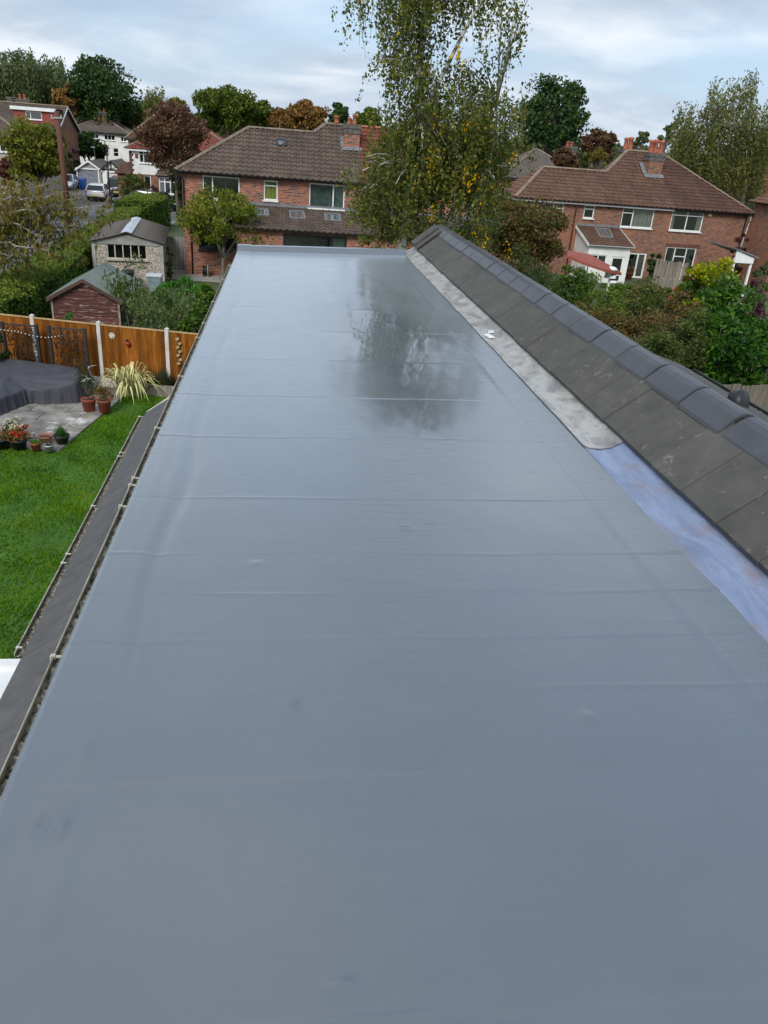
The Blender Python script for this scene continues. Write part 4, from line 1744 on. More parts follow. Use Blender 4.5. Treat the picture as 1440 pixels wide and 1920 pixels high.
g = G(308, 738, 0)
lv = thing('lavender_bush', 'dull grey-green lavender bush in a timber planter by the gutter', 'shrub', (g[0], g[1], 0))
T_ = []
for i in range(1100):
    a_ = r_.uniform(0, 6.283)
    o_ = np.array([math.cos(a_), math.sin(a_), 0])
    k_ = r_.uniform(0, 1) ** .6
    p_ = np.array([g[0], g[1], .30]) + o_ * .25 * k_
    tip_ = np.array([g[0], g[1], .30]) + o_ * .62 * k_ + np.array([0, 0, .62 * (1 - .55 * k_) * r_.uniform(.7, 1.1)])
    s_ = np.array([-o_[1], o_[0], 0]) * .010
    T_.append([p_ - s_, p_ + s_, tip_])
cards('foliage', np.array(T_), MATS['lf_greyherb'], lv, 3)
mb = MB()
pm('planter_wood', (.30, .27, .23), (.16, .14, .12), 9, .9, .3, 30, stretch=(1, 1, .2))
c_ = np.array([g[0], g[1], .17])
for k in range(10):
    a_ = -.5 + (k + .5) / 10
    mb.obox(c_ + FD * a_ * 1.05 + FNf * .28, FD, FNf, (0, 0, 1), .098, .03, .34)
for s_ in (-.53, .53):
    mb.obox(c_ + FD * s_, FD, FNf, (0, 0, 1), .03, .55, .33)
mb.obox(c_ - FNf * .28, FD, FNf, (0, 0, 1), 1.05, .03, .33)
part('planter', mb, MATS['planter_wood'], lv)
mb = MB()
mb.obox(c_ + np.array([0, 0, .09]), FD, FNf, (0, 0, 1), 1.0, .5, .08)
part('soil', mb, MATS['soil'], lv)
leafmat('lf_dullred', [(.05, .02, .02), (.12, .03, .03), (.10, .08, .03)])
shrub('climbing_shrub', 'small dark red climber at the foot of the last fence panel', 347, 690, 14, 16, 21.2, MATS['lf_dullred'], 77, 500, .09, 0, 14, stems=5)
# ---------------------------------------------------------------- crop-to-pixel shorthands (photo pixels read off enlarged views)
def c1(x, y): return x / 4.0, 60 + y / 4.0
def c2(x, y): return 320 + x / 3.6, 160 + y / 3.6
def c4(x, y): return 920 + x / 2.769, 120 + y / 2.769
def z3(x, y): return x / 7.2, 180 + y / 7.2
def z4(x, y): return 180 + x / 7.2, 180 + y / 7.2
def z5(x, y): return 160 + x / 5.143, 380 + y / 5.143


def crect(F, fn, xl, yt, xr, yb, d=0.0):
    a, b = fn(xl, yt), fn(xr, yb)
    return F.rect(a[0], a[1], b[0], b[1], d)


def rooftile(name, cols, lichen, lich=.66):
    """small interlocking tiles: tint differs tile by tile, pale lichen in spots"""
    t = NT(name)
    k = t.island()
    col = t.ramp(k, [(i / (len(cols) - 1), c) for i, c in enumerate(cols)])
    col = t.mix(1.0, col, t.ramp(t.noise(.7, None, 5, .6), [(.3, .78), (.7, 1.15)]), 'MULTIPLY')
    col = t.mix(t.ramp(t.noise(5.5, None, 6, .75), [(lich, 0.0), (lich + .08, .85)]), col, lichen)
    t.set(col=col, rough=.85, spec=.25, nor=t.bump(t.noise(30, None, 4), .3, .01))
    return t.m


rooftile('tiles_brown', [(.088, .064, .050), (.106, .077, .061), (.124, .092, .073)], (.48, .45, .38), .70)
rooftile('tiles_red', [(.16, .045, .032), (.19, .058, .040), (.22, .072, .050)], (.30, .26, .22), .76)
rooftile('tiles_russet', [(.105, .057, .038), (.122, .067, .045), (.140, .079, .054)], (.34, .30, .24), .74)
rooftile('tiles_grey', [(.115, .095, .080), (.13, .108, .092), (.145, .122, .104)], (.35, .33, .28), .72)
brickmat('brick_mid', (.33, .105, .048), (.24, .068, .032), (.085, .04, .032), patch=None)
brickmat('brick_right', (.22, .082, .045), (.165, .058, .033), (.085, .036, .026), (.30, .24, .19), patch=(.36, .12, .05))
pm('ridge_clay', (.22, .175, .135), (.13, .10, .08), 7, .9, .3, 30, obj=.2)
pm('ridge_brown', (.26, .19, .13), (.17, .12, .085), 7, .9, .3, 30, obj=.2)
pm('frame_dark', (.018, .03, .036), (.012, .02, .024), 5, .4)
pm('blind_green', (.56, .64, .12), (.50, .57, .10), 2, .8)
pm('curtain_teal', (.22, .31, .28), (.15, .22, .20), 4, .9)
pm('curtain_cream', (.62, .58, .50), (.45, .42, .36), 4, .9)
pm('curtain_grey', (.055, .057, .06), (.035, .036, .04), 4, .9)
pm('gutter_black', (.022, .021, .021), (.015, .015, .015), 5, .5)
pm('flash_grey', (.20, .21, .22), (.13, .135, .14), 5, .6)


def downpipe(parent, F, u, z0, z1, mat, r=.035):
    mb = MB()
    mb.tube([F.P(u, z1, .22), F.P(u, z1 - .15, .20), F.P(u, z1 - .35, .06), F.P(u, z0, .06)], r, 7)
    return part('downpipe', mb, mat, parent, True)


def eaves_gutter(parent, a, b, mat, r=.055):
    mb = MB()
    a, b = np.array(a, float), np.array(b, float)
    U = nrm(b - a)
    S = nrm(np.cross(U, (0, 0, 1)))
    for i in range(6):
        t0, t1 = math.pi + math.pi * i / 6, math.pi + math.pi * (i + 1) / 6
        p = [a + S * r * math.cos(t) + np.array([0, 0, r * math.sin(t)]) for t in (t0, t1)]
        p += [a + S * (r - .006) * math.cos(t) + np.array([0, 0, (r - .006) * math.sin(t)]) for t in (t1, t0)]
        mb.prism(p, b - a)
    return part('gutter', mb, mat, parent)


# ================================================================ middle house (semi-detached pair, seen from its garden)
FY = 42.0
mid = thing('brick_semi_house', 'red-brick semi with mottled brown hipped roof, white windows and rear lean-to', 'house', (-.8, 44, 0))
xl = float(A(*c2(88, 900), FY)[0])
xr = 9.2
ez = 4.90
Fm = Face((xl, FY, 0), (1, 0, 0))
wins = [crect(Fm, c2, 215, 615, 465, 772), crect(Fm, c2, 628, 643, 722, 776), crect(Fm, c2, 934, 666, 1174, 832)]
gwin = crect(Fm, c2, 190, 985, 445, 1112)
ops = wins + [gwin]
part('wall', wall_open(Fm, 0, xr - xl, 0, ez - .02, ops), MATS['brick_mid'], mid)
mb = MB()
D = 9.0
mb.quad((xl, FY, 0), (xl, FY + D, 0), (xl, FY + D, ez), (xl, FY, ez))
mb.quad((xr, FY, 0), (xr, FY + D, 0), (xr, FY + D, ez), (xr, FY, ez))
mb.quad((xl, FY + D, 0), (xr, FY + D, 0), (xr, FY + D, ez), (xl, FY + D, ez))
part('wall', mb, MATS['brick_mid'], mid)
up, gl = MATS['upvc'], MATS['glass']
window(mid, Fm, wins[0], up, mull=(.27, ), drape=[(.0, 1.0, MATS['curtain_grey'])])
window(mid, Fm, wins[1], up, trans=((0, .73),), drape=[(0, 1, MATS['blind_green'])])
window(mid, Fm, wins[2], up, mull=(.68,), drape=[(.0, .32, MATS['curtain_teal']), (.32, .72, MATS['curtain_teal']), (.72, 1, MATS['curtain_teal'])])
window(mid, Fm, gwin, MATS['frame_dark'], mull=(.5,), sillm=MATS['frame_dark'])
# main slope
pit = R(33)
Ey = FY - .32
n_ = nrm((0, -math.sin(pit), math.cos(pit)))
p0 = np.array([0, Ey, ez])
S2 = lambda x, y: onplane(*c2(x, y), p0, n_)
eL = np.array([xl - .28, Ey, ez])
r1, r2 = S2(525, 290), S2(962, 324)
zA = (r1[2] + r2[2]) / 2
yA = Ey + (zA - ez) / math.tan(pit)
r1 = np.array([r1[0], yA, zA])
r2 = np.array([r2[0], yA, zA])
b1 = S2(1045, 266)
zB = b1[2]
yB = b1[1]
xpar = float(S2(1285, 560)[0])
eM = np.array([xpar, Ey, ez])
t2 = np.array([xpar, yB, zB])
m2 = np.array([r2[0], Ey, ez])
slope(mid, [[eL, m2, r2, r1], [m2, eM, t2, b1, r2]], MATS['tiles_brown'], 1)
eR = np.array([xr + .28, Ey, ez])
t3 = np.array([xr - 1.2, yB, zB])
slope(mid, [[eM, eR, t3, t2]], MATS['tiles_red'], 2)
# left hip and the hidden back slopes
bk = np.array([xl - .28, 2 * yA - Ey, ez])
slope(mid, [[bk, eL, r1]], MATS['tiles_brown'], 3)
mb = MB()
yb2 = 2 * yB - Ey
mb.quad(r1, r2, (r2[0], 2 * yA - Ey, ez), bk)
mb.poly([r2, b1, (b1[0], yb2, ez), (r2[0], yb2, ez)])
mb.quad(b1, t3, (xr + .28, yb2, ez), (b1[0], yb2, ez))
mb.poly([t3, eR, (xr + .28, yb2, ez)])
part('rear_roof', mb, MATS['tiles_brown'], mid)
rc_ = MATS['ridge_clay']
up_ = np.array([0, 0, .03])
ridge_run(mid, eL + up_, r1 + up_, rc_, name='hip_tile')
ridge_run(mid, r1 + up_, r2 + up_, rc_)
ridge_run(mid, r2 + up_, b1 + up_, rc_, name='hip_tile')
ridge_run(mid, b1 + up_, t2 + up_, rc_)
ridge_run(mid, t2 + up_, t3 + up_, MATS['pot_clay'])
# soffit, gutter and pipes
mb = MB()
mb.box(xl - .2, xr + .2, Ey + .05, FY - .002, ez - .10, ez - .04)
part('soffit', mb, MATS['gutter_black'], mid)
eaves_gutter(mid, (xl - .28, Ey - .03, ez - .01), (xr + .28, Ey - .03, ez - .01), MATS['gutter_black'])
downpipe(mid, Fm, crect(Fm, c2, 145, 1100, 155, 1200)[0], 0, 2.6, MATS['gutter_black'])
downpipe(mid, Fm, .06, 2.5, ez - .1, MATS['gutter_black'])
# skylight in the main slope
def skylight(parent, corners, nv, framem, glassm=None):
    a, b, c, d = corners
    q = MB()
    for p, r_ in ((a, b), (b, c), (c, d), (d, a)):
        q.beam(p + nv * .05, r_ + nv * .05, .09, .10, up=nv)
    s_ = part('skylight', q, framem, parent)
    q = MB()
    q.prism([p + nv * .055 for p in (a, b, c, d)], nv * .012)
    part('pane', q, glassm or MATS['sky_pane'], s_)
    return s_


t = NT('sky_pane')
t.set(col=(.10, .12, .13), rough=.05, spec=.8, coat=.6)
sk_ = [S2(*q) for q in ((718, 412), (776, 416), (774, 378), (716, 374))]
skylight(mid, sk_, n_, MATS['frame_dark'])
# chimney on the party line
ch0, ch1 = S2(1168, 425), S2(1272, 430)
zt = float(A(*c2(1215, 262), ch0[1] + .3)[2])
cxm = (ch0[0] + ch1[0]) / 2
chimney(mid, ch0[0], ch1[0], ch0[1] - .02, ch0[1] + .75, ch0[2] - .3, zt, MATS['brick_mid'],
        [(ch0[0] + .02 - .35, ch0[1] + 1.6, .36, .14), (cxm - .15, ch0[1] + .25, .30, .11), (cxm + .12, ch0[1] + .35, .48, .12)])
mb = MB()
a, b = ch0 + n_ * .07, ch1 + n_ * .07
mb.prism([a - n_ * .0 + np.array([-.12, -.22, -.14]), b + np.array([.12, -.22, -.14]), b + np.array([.12, 0, .0]), a + np.array([-.12, 0, .0])], n_ * .015)
mb.beam(a + np.array([-.08, 0, .02]), a + np.array([-.08, .75, .49]), .16, .02)
part('chimney_flashing', mb, MATS['flash_grey'], mid)
mb = MB()
q = A(*c2(735, 300), yA)
mb.tube([q, q + np.array([0, 0, .55])], .03, 6)
part('vent_pipe', mb, MATS['stone_dark'], mid)

# lean-to across the right of the ground floor
LYf = 39.55
Fl = Face((float(A(*c2(447, 1100), LYf)[0]), LYf, 0), (1, 0, 0))
lx0 = Fl.o[0]
zf = float(A(*c2(900, 838), FY)[2])
ze = float(A(*c2(900, 985), LYf - .2)[2])
lt = [np.array([lx0 - .1, LYf - .22, ze]), np.array([xr + .1, LYf - .22, ze]), np.array([xr + .1, FY - .01, zf]), np.array([lx0 - .1, FY - .01, zf])]
slope(mid, [lt], MATS['tiles_brown'], 5)
ln = nrm(np.cross(lt[1] - lt[0], lt[3] - lt[0]))
dop = crect(Fl, c2, 758, 1012, 1188, 1190)
dop = (dop[0], dop[1], .05, dop[3])
part('wall', wall_open(Fl, 0, xr - lx0, 0, ze - .02, [dop]), MATS['brick_mid'], mid)
mb = MB()
mb.poly([(lx0, LYf, 0), (lx0, FY, 0), (lx0, FY, zf - .05), (lx0, LYf, ze)])
part('wall', mb, MATS['brick_mid'], mid)
window(mid, Fl, dop, MATS['frame_dark'], mull=(.25, .5, .75), fw=.09, sill=False, name='patio_doors',
       drape=[(.03, .23, MATS['curtain_grey']), (.78, .97, MATS['curtain_teal'])])
mb = MB()
mb.prism([lt[3] + ln * .05, lt[2] + ln * .05, lt[2] + ln * .05 + np.array([0, 0, .16]), lt[3] + ln * .05 + np.array([0, 0, .16])], (0, -.012, 0))
part('flashing', mb, MATS['flash_grey'], mid)
Sl = lambda x, y: onplane(*c2(x, y), lt[0], ln)
for q4 in (((575, 882), (660, 890), (652, 845), (570, 840)), ((808, 905), (906, 910), (894, 860), (803, 856)), ((1045, 918), (1148, 925), (1136, 878), (1040, 874))):
    skylight(mid, [Sl(*q) for q in q4], ln, MATS['flash_grey'])
eaves_gutter(mid, lt[0] + np.array([0, -.05, -.01]), lt[1] + np.array([0, -.05, -.01]), MATS['gutter_black'])
# concrete apron along the wall
mb = MB()
mb.poly([(-6.3, 40.2, .012), (3.5, 39.2, .012), (3.5, 44, .012), (-6.3, 62.8, .012)])
struct('path', mb, MATS['concrete'])

# gate, hose reel, bits by the wall
g0, g1 = G(316, 508), G(344, 508)
g0 = np.array([g0[0], 42.6, 0])
g1 = np.array([xl - .02, 42.6, 0])
pm('grey_timber', (.30, .29, .27), (.19, .18, .165), 7, .9, .3, 30, stretch=(1, 1, .15), obj=.18)
gate = thing('side_gate', 'weathered grey boarded side gate between pebbledash garage and house', 'gate', g0)
Wg = g1[0] - g0[0]
nb = 9
for k in range(nb):
    mb = MB()
    x = g0[0] + Wg * k / nb
    mb.box(x + .004, x + Wg / nb - .004, 42.59, 42.61, .05, 1.72)
    part('board', mb, MATS['grey_timber'], gate)
mb = MB()
for zz in (.3, .95, 1.55):
    mb.box(g0[0], g1[0], 42.612, 42.65, zz - .05, zz + .05)
part('ledge', mb, MATS['grey_timber'], gate)
for x in (g0[0] - .06, g1[0] - .03):
    mb = MB()
    mb.box(x - .045, x + .045, 42.56, 42.66, 0, 1.78)
    part('gate_post', mb, MATS['grey_timber'], gate)
mb = MB()
mb.box(g0[0] + .02, g0[0] + .14, 42.578, 42.588, 1.0, 1.04)
part('latch', mb, MATS['metal_dark'], gate)

g = G(386, 517)
g[1] = 41.5
g = np.array([float(A(386, 517, 41.5)[0]), 41.5, 0])
hz = thing('hose_reel', 'dark hose reel standing against the brick wall by the small tree', 'hose reel', g)
mb = MB()
mb.tube([g + np.array([-.10, 0, .30]), g + np.array([.10, 0, .30])], .22, 16)
part('drum', mb, MATS['black_plastic'], hz, True)
for s_ in (-.12, .12):
    mb = MB()
    mb.tube([g + np.array([s_ - .012, 0, .30]), g + np.array([s_ + .012, 0, .30])], .27, 18)
    mb.box(g[0] + s_ - .014, g[0] + s_ + .014, g[1] - .2, g[1] + .2, 0, .06)
    mb.box(g[0] + s_ - .013, g[0] + s_ + .013, g[1] - .03, g[1] + .03, .05, .3)
    part('side_frame', mb, MATS['upvc_old'] if s_ > 0 else MATS['black_plastic'], hz)

# ================================================================ pebbledash garage
GYf, GYb = 36.9, 42.9
gxl, gxr = -8.50, -5.60
gm = (gxl + gxr) / 2
t = NT('pebbledash')
vo = t.n('ShaderNodeTexVoronoi')
vo.inputs['Scale'].default_value = 34
t.l(t.tc.outputs['Object'], vo.inputs['Vector'])
sp_ = t.n('ShaderNodeSeparateColor')
t.l(vo.outputs['Color'], sp_.inputs[0])
col = t.ramp(sp_.outputs[0], [(.1, (.16, .12, .09)), (.35, (.30, .25, .20)), (.6, (.44, .39, .33)), (.9, (.58, .53, .47))])
t.set(col=col, rough=.9, nor=t.bump(vo.outputs['Distance'], .6, .03))
gar = thing('pebbledash_garage', 'small pebbledash garage with dark five-light window and corrugated roof', 'garage', (gm, 40, 0))
Fg = Face((gxl, GYf, 0), (1, 0, 0))
gop = crect(Fg, z5, 210, 385, 588, 545)
ge_ = 2.08
part('wall', wall_open(Fg, 0, gxr - gxl, 0, ge_ - .12, [gop], .1), MATS['pebbledash'], gar)
pm('asbestos', (.125, .105, .092), (.07, .06, .053), 2.5, .9, .3, 25)
pm('fascia_grey', (.30, .31, .27), (.22, .22, .19), 4, .8)
mb = MB()
mb.poly([Fg.P(-.08, ge_ - .12, .03), Fg.P(gxr - gxl + .08, ge_ - .12, .03), Fg.P(gxr - gxl + .08, ge_ - .02, .03), Fg.P((gxr - gxl) / 2, 2.40, .03), Fg.P(-.08, ge_ - .02, .03)])
part('gable_board', mb, MATS['fascia_grey'], gar)
mb = MB()
for x in (gxl, gxr):
    mb.quad((x, GYf, 0), (x, GYb, 0), (x, GYb, ge_), (x, GYf, ge_))
mb.quad((gxl, GYb, 0), (gxr, GYb, 0), (gxr, GYb, ge_), (gxl, GYb, ge_))
part('wall', mb, MATS['pebbledash'], gar)
for x in (gxl, gxr):
    mb = MB()
    mb.box(x - .07, x + .07, GYf - .05, GYf + .05, 0, ge_ - .1)
    part('corner_post', mb, MATS['concrete'], gar)
window(gar, Fg, gop, pm('frame_cream', (.50, .47, .40), (.35, .32, .27), 6, .8), mull=(.2, .4, .6, .8), fw=.045, inset=.04)


def corrugated(parent, x0, z0, x1, z1, y0, y1, mat, pitch=.146, amp=.032, sheets=2, name='roof_sheet'):
    """fibre-cement sheets, waves running down the slope, laid in rows along the ridge"""
    L_ = math.hypot(x1 - x0, z1 - z0)
    ux, uz = (x1 - x0) / L_, (z1 - z0) / L_
    nxn, nzn = -uz, ux
    if nzn < 0:
        nxn, nzn = -nxn, -nzn
    k = 6
    wsheet = (y1 - y0) / 6
    for s_ in range(6):
        ya, yb = y0 + wsheet * s_, y0 + wsheet * (s_ + 1) + .03
        n = int((yb - ya) / pitch * k)
        V_, f = [], []
        for i in range(n + 1):
            y = ya + (yb - ya) * i / n
            h = amp * math.sin((y - y0) / pitch * 2 * math.pi) + (.004 if s_ % 2 else 0)
            for (d_, dd) in ((0, .03), (L_, .03)):
                V_.append((x0 + ux * d_ + nxn * (h + dd), y, z0 + uz * d_ + nzn * (h + dd)))
        f = [(2 * i, 2 * i + 1, 2 * i + 3, 2 * i + 2) for i in range(n)]
        o = part(name, MB().add(V_, f), mat, parent, True, org=(x0, ya, z0))
        md = o.modifiers.new('th', 'SOLIDIFY')
        md.thickness = .012


corrugated(gar, gxl - .14, ge_ - .05, gm + .02, 2.46, GYf - .16, GYb + .1, MATS['asbestos'])
corrugated(gar, gxr + .14, ge_ - .05, gm - .02, 2.46, GYf - .16, GYb + .1, MATS['asbestos'])
pm('ridge_sheet', (.62, .66, .70), (.46, .50, .54), 3, .35, metal=.3)
mb = MB()
for s_ in (-1, 1):
    mb.prism([(gm, GYf - .2, 2.535), (gm + s_ * .23, GYf - .2, 2.475), (gm + s_ * .23, GYf - .2, 2.487), (gm, GYf - .2, 2.549)], (0, 6.2, 0))
part('ridge_sheet', mb, MATS['ridge_sheet'], gar)
gar.rotation_euler.z = R(5.6)
gar.location.x -= .30
# water butt and bin in front of it
g = np.array([float(A(*z5(415, 700), 36.2)[0]), 36.2, 0])
wb = thing('water_butt', 'black round-topped water butt against the pebbledash garage', 'water butt', g)
mb = MB()
mb.lathe(g, [(.24, 0), (.29, .3), (.30, .55), (.28, .88), (.285, .9)], 20)
part('barrel', mb, MATS['black_plastic'], wb, True)
mb = MB()
mb.lathe(g, [(.30, .902), (.30, .93), (.24, .99), (.05, 1.02)], 20)
part('lid', mb, MATS['black_plastic'], wb, True)
g = np.array([float(A(*z5(668, 720), 36.1)[0]), 36.1, 0])
bn = thing('storage_bin', 'pale blue-grey lidded storage bin under the garage wall', 'bin', g)
pm('bin_grey', (.22, .29, .31), (.15, .20, .22), 5, .5)
mb = MB()
mb.add([(g[0] + sx * a, g[1] + sy * b, z) for z, a, b in ((0, .26, .22), (.80, .31, .27)) for sx, sy in ((-1, -1), (1, -1), (1, 1), (-1, 1))],
       [(3, 2, 1, 0), (4, 5, 6, 7), (0, 1, 5, 4), (1, 2, 6, 5), (2, 3, 7, 6), (3, 0, 4, 7)])
part('tub', mb, MATS['bin_grey'], bn, bevel=.02)
mb = MB()
mb.box(g[0] - .34, g[0] + .34, g[1] - .30, g[1] + .30, .80, .90)
part('lid', mb, pm('bin_lid', (.52, .55, .55), (.42, .45, .45), 4, .5), bn, bevel=.02)

# ================================================================ red wooden shed
SYf, SYb = 25.95, 29.2
sxl, sxr = -7.42, -5.36
smx = (sxl + sxr) / 2
se, sa = 1.74, 2.32
shed = thing('garden_shed', 'flaking dark-red boarded shed with pale green felt roof behind the fence', 'shed', (smx, 27.5, 0))
t = NT('shed_wood')
v = t.map((1.2, 9, 9))
n_ = t.noise(2.4, v, 6, .7, .6)
col = t.ramp(n_, [(.30, (.050, .016, .012)), (.50, (.105, .032, .022)), (.58, (.15, .065, .05)), (.64, (.50, .43, .38))])
oi = t.n('ShaderNodeObjectInfo').outputs['Random']
col = t.mix(1.0, col, t.ramp(oi, [(0, .75), (1, 1.2)]), 'MULTIPLY')
t.set(col=col, rough=.85, nor=t.bump(n_, .4, .008))
z = .06
bh = .125
while z < sa - .04:
    def half(zz): return (sxr - sxl) / 2 if zz <= se else max(.01, (sxr - sxl) / 2 * (sa - zz) / (sa - se))
    h0, h1 = half(z), half(min(z + bh - .008, sa - .01))
    mb = MB()
    zt_ = min(z + bh - .008, sa - .01)
    V_ = [(smx - h0, SYf - .022, z), (smx + h0, SYf - .022, z), (smx + h1, SYf - .008, zt_), (smx - h1, SYf - .008, zt_)]
    mb.prism(V_, (0, .022, 0))
    part('plank', mb, MATS['shed_wood'], shed)
    z += bh
mb = MB()
mb.box(sxl + .01, sxr - .01, SYf + .016, SYb, 0, se)
mb.prism([(sxl + .01, SYf + .016, se), (sxr - .01, SYf + .016, se), (smx, SYf + .016, sa - .02)], (0, SYb - SYf - .02, 0))
part('wall', mb, MATS['shed_wood'], shed)
pm('roof_felt', (.20, .235, .205), (.15, .175, .155), 3, .9, .3, 80)
for s_ in (-1, 1):
    xe = smx + s_ * ((sxr - sxl) / 2 + .13)
    zs = se - .07
    mb = MB()
    nseg = 3
    for k in range(nseg):
        ya = SYf - .14 + (SYb - SYf + .28) * k / nseg
        yb = SYf - .14 + (SYb - SYf + .28) * (k + 1) / nseg + .05 * (k < nseg - 1)
        lift = .004 * (nseg - k)
        mb.prism([(smx, ya, sa + .05 + lift), (xe, ya, zs + .05 + lift), (xe, ya, zs + .01), (smx, ya, sa + .01)], (0, yb - ya, 0))
    part('roof', mb, MATS['roof_felt'], shed)
    mb = MB()
    mb.prism([(smx, SYf - .165, sa + .055), (xe, SYf - .165, zs + .055), (xe, SYf - .165, zs - .06), (smx, SYf - .165, sa - .06)], (0, .022, 0))
    part('bargeboard', mb, pm('barge_brown', (.10, .055, .042), (.06, .033, .027), 6, .8), shed)
    mb = MB()
    mb.box(smx + s_ * 1.03 - .03, smx + s_ * 1.03 + .03, SYf - .045, SYf - .0225, 0, se - .03)
    part('corner_trim', mb, pm('trim_pale', (.40, .33, .28), (.2, .12, .1), 8, .8), shed)
# ================================================================ right-hand pair of houses
RY = 49.5
rez = 4.37
rx0 = float(A(*c4(135, 760), RY)[0])
rx1 = float(A(*c4(1318, 850), RY)[0])
rh = thing('brown_roofed_semi', 'brown-brick semi with russet hipped roof, chimney and white rear extension', 'house', (21, 53, 0))
Fr = Face((rx0, RY, 0), (1, 0, 0))
W1 = crect(Fr, c4, 237, 718, 377, 818)
W2 = crect(Fr, c4, 484, 733, 538, 801)
W3 = crect(Fr, c4, 680, 748, 846, 850)
W4 = crect(Fr, c4, 935, 760, 1102, 868)
W5 = crect(Fr, c4, 898, 952, 1054, 1110)
W5 = (W5[0], W5[1], .05, W5[3])
W6 = crect(Fr, c4, 704, 980, 798, 1125)
W6 = (W6[0], W6[1], .02, W6[3])
part('wall', wall_open(Fr, 0, rx1 - rx0, 0, rez - .02, [W1, W2, W3, W4, W5, W6]), MATS['brick_right'], rh)
D = 9.5
mb = MB()
mb.quad((rx0, RY, 0), (rx0, RY + D, 0), (rx0, RY + D, rez), (rx0, RY, rez))
mb.quad((rx1, RY, 0), (rx1, RY + D, 0), (rx1, RY + D, rez), (rx1, RY, rez))
mb.quad((rx0, RY + D, 0), (rx1, RY + D, 0), (rx1, RY + D, rez), (rx0, RY + D, rez))
part('wall', mb, MATS['brick_right'], rh)
cc_ = MATS['curtain_cream']
window(rh, Fr, W1, up, mull=(.62,), trans=((1, .72),))
window(rh, Fr, W2, up, trans=((0, .70),))
window(rh, Fr, W3, up, mull=(.34,), trans=((0, .72),), drape=[(.36, .98, cc_)])
window(rh, Fr, W4, up, mull=(.5,), trans=((0, .74), (1, .74)), drape=[(.02, .14, cc_), (.84, .98, cc_)])
window(rh, Fr, W5, up, mull=(.30, .68), trans=((1, .72),), sill=False, drape=[(.70, .98, MATS['curtain_grey'])], name='patio_doors')
window(rh, Fr, W6, up, mull=(.55,), sill=False, fw=.10, drape=[(.55, .95, pm('curtain_olive', (.26, .25, .19), (.16, .15, .11), 4, .9))], name='patio_doors')
mb = MB()
mb.obox(Fr.P((W5[0] + W5[1]) / 2, W5[3] + .11, .004), Fr.U, Fr.Nn, (0, 0, 1), W5[1] - W5[0] + .3, .02, .2)
part('soldier_course', mb, pm('brick_dark', (.16, .065, .05), (.10, .045, .035), 9, .9), rh)
pit = R(33)
Ey = RY - .3
rn = nrm((0, -math.sin(pit), math.cos(pit)))
p0 = np.array([0, Ey, rez])
S4 = lambda x, y: onplane(*c4(x, y), p0, rn)
eL = np.array([rx0 - .28, Ey, rez])
eR = np.array([rx1 + .28, Ey, rez])
r1, r2 = S4(272, 538), S4(598, 562)
zA = (r1[2] + r2[2]) / 2
yA = Ey + (zA - rez) / math.tan(pit)
r1 = np.array([r1[0], yA, zA])
r2 = np.array([r2[0], yA, zA])
b1, b2 = S4(708, 452), S4(888, 470)
zB = b1[2]
yB = b1[1]
b2 = np.array([b2[0], yB, zB])
m2 = np.array([r2[0], Ey, rez])
sp1 = np.array([float(S4(935, 690)[0]), Ey, rez])
sp2 = np.array([float(S4(880, 590)[0]), yB, zB])
slope(rh, [[eL, m2, r2, r1], [m2, sp1, sp2, b1, r2]], MATS['tiles_russet'], 11)
rooftile('tiles_russet_dark', [(.080, .041, .029), (.092, .048, .034), (.105, .056, .040)], (.28, .25, .2), .78)
slope(rh, [[sp1, eR, b2, sp2]], MATS['tiles_russet_dark'], 12)
bk = np.array([rx0 - .28, 2 * yA - Ey, rez])
slope(rh, [[bk, eL, r1]], MATS['tiles_russet'], 13)
yb2 = 2 * yB - Ey
mb = MB()
mb.quad(r1, r2, (r2[0], 2 * yA - Ey, rez), bk)
mb.poly([r2, b1, (r2[0], yb2, rez)])
mb.quad(b1, b2, (rx1 + .28, yb2, rez), (r2[0], yb2, rez))
mb.poly([b2, eR, (rx1 + .28, yb2, rez)])
part('rear_roof', mb, MATS['tiles_russet'], rh)
rb = MATS['ridge_brown']
ridge_run(rh, eL + up_, r1 + up_, rb, name='hip_tile')
ridge_run(rh, r1 + up_, r2 + up_, rb)
ridge_run(rh, r2 + up_, b1 + up_, rb, name='hip_tile')
ridge_run(rh, b1 + up_, b2 + up_, rb)
ridge_run(rh, b2 + up_, eR + up_, rb, name='hip_tile', r=.10)
mb = MB()
mb.box(rx0 - .24, sp1[0], Ey + .03, Ey + .055, rez - .16, rez - .03)
mb.box(rx0 - .235, rx0 - .21, Ey + .056, RY + 5, rez - .16, rez - .03)
part('fascia', mb, up, rh)
mb = MB()
mb.box(rx0 - .2, rx1 + .2, Ey + .06, RY - .002, rez - .16, rez - .10)
part('soffit', mb, MATS['gutter_black'], rh)
eaves_gutter(rh, (rx0 - .28, Ey - .03, rez - .02), (rx1 + .28, Ey - .03, rez - .02), MATS['gutter_black'])
downpipe(rh, Fr, crect(Fr, c4, 440, 720, 450, 800)[0], 0, rez - .1, pm('pipe_brown', (.10, .045, .035), (.07, .03, .025), 5, .5), .04)
downpipe(rh, Fr, rx1 - rx0 - .08, 0, rez - .1, MATS['gutter_black'], .04)
c0, c1_ = S4(800, 575), S4(884, 580)
zt = float(A(*c4(840, 462), c0[1] + .35)[2])
cmx = (c0[0] + c1_[0]) / 2
chimney(rh, c0[0] + .15, c1_[0], c0[1], c0[1] + .9, c0[2] - .4, zt, MATS['brick_right'],
        [(cmx - .35, c0[1] + .3, .75, .17), (cmx, c0[1] + .45, .8, .17), (cmx + .3, c0[1] + .3, .75, .17), (cmx - .1, c0[1] + .75, .75, .17)])
mb = MB()
a, b = c0 + rn * .07, c1_ + rn * .07
